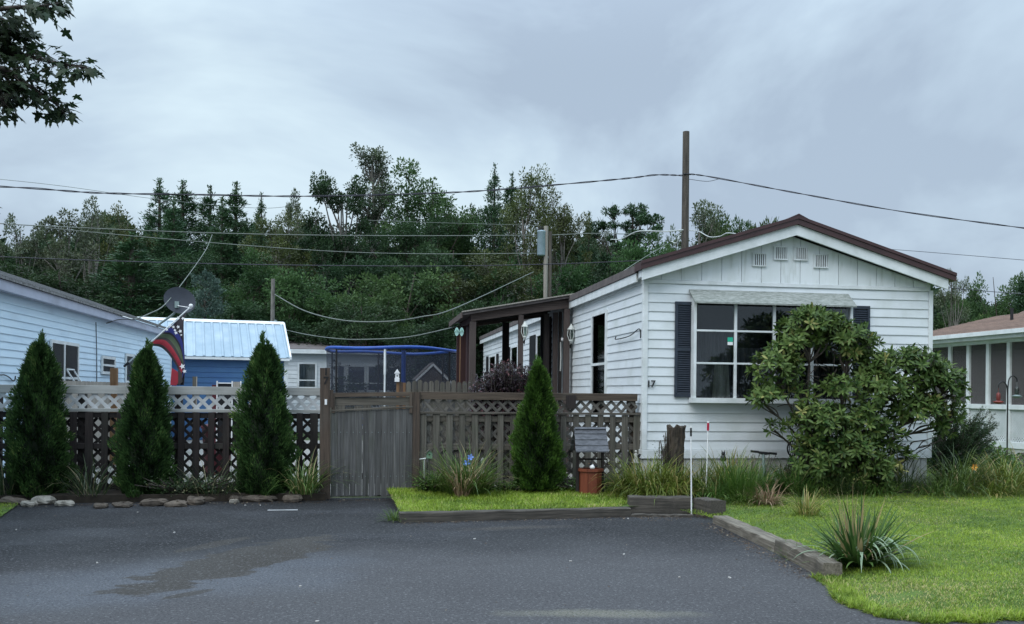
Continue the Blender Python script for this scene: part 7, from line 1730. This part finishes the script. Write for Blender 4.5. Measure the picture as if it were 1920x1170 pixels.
# spiky plant in the foreground: each leaf is a part
def iris():
    g = np.random.default_rng(77); Y = 6.75; c = atY(1612, 1078, Y); z = .05
    c = Vector((c.x, Y, z)); T = thing('spiky_plant', c, 'large spiky strap-leaved plant with folded silvery leaves at the lawn corner beside the timber', 'plant')
    def grp(n, L, W, lean, droop, sp, mat, nm='leaf', nseg=8, az=None, tintr=(0, .7), dry=.0):
        rr = sp * g.random(n) ** .6; a0 = g.random(n) * 6.283; azz = a0 + g.normal(size=n) * .4 if az is None else az + g.normal(size=n) * .3
        B = np.stack([c.x + rr * np.cos(a0), Y + rr * np.sin(a0) * .7, np.full(n, z - .02)], 1)
        V, Q, m = blades(B, azz, L * (.65 + .45 * g.random(n)), W * (.7 + .5 * g.random(n)), lean[0] + (lean[1] - lean[0]) * g.random(n), droop[0] + (droop[1] - droop[0]) * g.random(n), nseg)
        V = V.reshape(n, m, 3); q0 = np.array([[2 * k, 2 * k + 1, 2 * k + 3, 2 * k + 2] for k in range(nseg)])
        for i in range(n):
            t = 1.0 if g.random() < dry else tintr[0] + (tintr[1] - tintr[0]) * g.random()
            me = npmesh(nm, V[i] - B[i], [q0], mat, np.full(m, t)); link(nm, me, T, tuple(B[i]))
    grp(120, .56, .032, (.45, 1.35), (.0, .8), .14, 'iris', dry=.05)
    grp(40, .36, .026, (.2, 1.0), (.2, 1.2), .16, 'iris', dry=.1, tintr=(.4, .85))
    grp(50, .56, .020, (.0, .65), (.0, .5), .12, 'iris', dry=.2)
    grp(26, .56, .028, (.35, 1.0), (1.3, 2.3), .13, 'iris_pale', 'folded_leaf', 10, None)
    grp(26, .52, .030, (.10, .5), (2.2, 3.0), .12, 'iris_pale', 'folded_leaf', 12, -1.2)
    grp(14, .38, .016, (.2, .7), (1.4, 2.6), .08, 'dry', 'dry_leaf', 8)
    # thin seed stalks
    n = 26; rr = .14 * g.random(n); a0 = g.random(n) * 6.283; B = np.stack([c.x - .02 + rr * np.cos(a0), Y + .1 + rr * np.sin(a0), np.full(n, z)], 1)
    V, Q, m = blades(B, a0, .60 * (.7 + .4 * g.random(n)), np.full(n, .006), .25 * g.random(n), .5 * g.random(n), 6); leafobj('seed_stalks', V, Q, 'dry', np.repeat(g.random(n), m), T, True)
iris()

# ---------------- lawns: short blades as one mass each
def lawn_blades(name, label, poly, n, zf, seed, L=(.03, .06), near=None, mat='grass', W=.0045, dens=None):
    g = np.random.default_rng(seed); xs = [p[0] for p in poly]; ys = [p[1] for p in poly]; out = []; tot = 0
    while tot < n:
        P = np.stack([g.uniform(min(xs), max(xs), n), g.uniform(min(ys), max(ys), n)], 1); k = inpoly(P, poly)
        # denser close to the viewer
        pr = np.clip((5.6 / np.maximum(P[:, 1], .1)) ** 1.6, .05, 1) if near else np.ones(n)
        P = P[k & (g.random(n) < pr)]; out.append(P); tot += len(P)
        if len(P) == 0: break
    P = np.concatenate(out)[:n]; n = len(P)
    big = np.clip(.5 + .28 * np.sin(P[:, 0] * 1.7 + 2 * np.sin(P[:, 1] * 1.1)) * np.cos(P[:, 1] * 2.1 + P[:, 0]) + .2 * np.sin(P[:, 0] * 9.1 + 3 * np.sin(P[:, 1] * 6.3)) * np.cos(P[:, 1] * 11.7 + 2 * np.sin(P[:, 0] * 5.1)) + .18 * np.sin(P[:, 0] * 23 + 3 * np.sin(P[:, 1] * 17)) * np.sin(P[:, 1] * 29 + 2 * np.sin(P[:, 0] * 13)), 0, 1)
    if dens is not None: keep = g.random(n) < dens(P); P = P[keep]; big = big[keep]; n = len(P)
    B = np.stack([P[:, 0], P[:, 1], zf(P[:, 0], P[:, 1]) - .004], 1); sc = 1 + (P[:, 1] - 6) * .08 if near else np.full(n, 1.4)
    V, Q, m = blades(B, g.random(n) * 6.283, (L[0] + (L[1] - L[0]) * g.random(n)) * (.8 + .5 * big), W * sc * (.7 + .6 * g.random(n)), .2 + .9 * g.random(n), .3 + .9 * g.random(n), 2)
    t = np.clip(-.12 + .42 * g.random(n) + .68 * big, 0, .84); pd = .04 + .30 * np.clip(np.sin(P[:, 0] * 1.3 + 4 * np.sin(P[:, 1] * .9)) * np.sin(P[:, 1] * 2.7 + P[:, 0]) - .35, 0, 1) + (.16 * smooth((6.3 - P[:, 1]) / .9) if near else 0)
    if near: pd = pd + .5 * np.exp(-((P[:, 0] - bare.x) / .45) ** 2 - ((P[:, 1] - bare.y) / .25) ** 2)
    t[g.random(n) < pd] = 1
    o = leafobj(name, V, Q, mat, np.repeat(t, m)); o['kind'] = 'stuff'; o['label'] = label
ed = [(xedge(y) + .0, y) for y in np.linspace(5.12, 9.9, 20)]
bare = atZ(1680, 1115, .05)
def dens_main(P):
    d = np.hypot((P[:, 0] - bare.x) / .30, (P[:, 1] - bare.y) / .16); return np.clip(.25 + .75 * smooth((d - .5) / .8), 0, 1)
lawn_blades('lawn_grass', 'short bright green grass of the right lawn', ed + [(3.7, 9.95), (3.6, 10.2), (4.0, 10.64), (9.9, 10.64), (9.95, 11.8), (12.5, 11.8), (11, 5.12)], 260000, lawn_z, 91, (.014, .036), True, dens=dens_main)
lawn_blades('strip_grass', 'short bright green grass strip behind the kerb timber', [(g0.x + .02, g0.y + .12), (2.98, 9.98 + .12), (3.0, 10.2), (3.7, 11.3), (3.6, 11.9), (.32, 11.9)], 30000, strip_z, 92, (.03, .06))
lawn_blades('corner_grass', 'short green grass at the far left corner of the driveway', [(-7, pl2.y - .9), (pl2.x - .5, pl2.y - .35), (pl2.x, pl2.y), (pl.x, pl.y), (pl.x + .1, pl.y + .3), (-7, pl.y + .3)], 9000, lambda x, y: np.full(len(x), .016), 93, (.03, .055))
ge = [(x, y) for (y, x) in [(e[0], e[1]) for e in EDGE]]
lawn_blades('edge_grass', 'ragged grass overhanging the driveway edge', [(xedge(y) - .03 - .035 * math.sin(y * 23) ** 2 - .03 * math.sin(y * 9), y) for y in np.linspace(5.08, 6.5, 60)] + [(xedge(y) + .12, y) for y in np.linspace(6.5, 5.2, 8)] + [(9, 5.2)] + [(x, 5.07 - .03 * math.sin(x * 17) - .02 * math.sin(x * 41)) for x in np.linspace(9, 3.5, 90)], 16000, lambda x, y: np.full(len(x), .0), 94, (.03, .075))
lawn_blades('side_grass', 'green grass between the two homes on the right', [(8.3, 12.0), (11.6, 12.0), (11.8, 26), (8.3, 26)], 9000, lambda x, y: lawn_z(x, y), 95, (.06, .12), W=.010)

# ---------------- litter: dead leaf flakes and grit gathered at the foot of timbers, stones and gate
def litter():
    g = np.random.default_rng(123); M['litter'] = leafmat('litter', (0.030, 0.022, 0.015), (0.13, 0.085, 0.05), (0.32, 0.27, 0.19), .93, .1, .8, 6, .2)
    segs = [((g0.x, g0.y), (g1.x, g1.y), .10, 420), ((g1.x, g1.y), (u0.x, u0.y - .03), .16, 520), ((u0.x, u0.y), (u1.x, u1.y), .12, 160), ((e0.x - .02, e0.y), (e2.x - .02, e2.y), .09, 700), ((-7, 11.62), (-.4, 11.60), .12, 1100), ((-.3, 11.75), (.5, 11.8), .10, 160)]
    P = []
    for (a, b, w, n) in segs:
        t = g.random(n); d = np.array([b[0] - a[0], b[1] - a[1]]); L = np.hypot(*d); nr = np.array([d[1], -d[0]]) / L; off = np.abs(g.normal(size=n)) * w
        P.append(np.stack([a[0] + d[0] * t + nr[0] * off, a[1] + d[1] * t + nr[1] * off], 1))
    P.append(np.stack([g.uniform(-6, 3.2, 260), g.uniform(5.5, 11.5, 260)], 1)); P = np.concatenate(P); n = len(P)
    C = np.concatenate([P, np.full((n, 1), .004)], 1); a = g.random(n) * 6.283; D = np.stack([np.cos(a), np.sin(a), .15 * g.random(n)], 1)
    V, Q = diamonds(C, D, unit(g.normal(size=(n, 3)) * .25 + np.array([0, 0, 1.0])), .010 + .022 * g.random(n) ** 2, .006 + .010 * g.random(n)); V[:, 2] = np.maximum(V[:, 2], .002)
    o = leafobj('leaf_litter', V, Q, 'litter', np.repeat(g.random(n), 4)); o['kind'] = 'stuff'; o['label'] = 'dry leaf flakes and grit gathered along the timbers and edging stones'
litter()
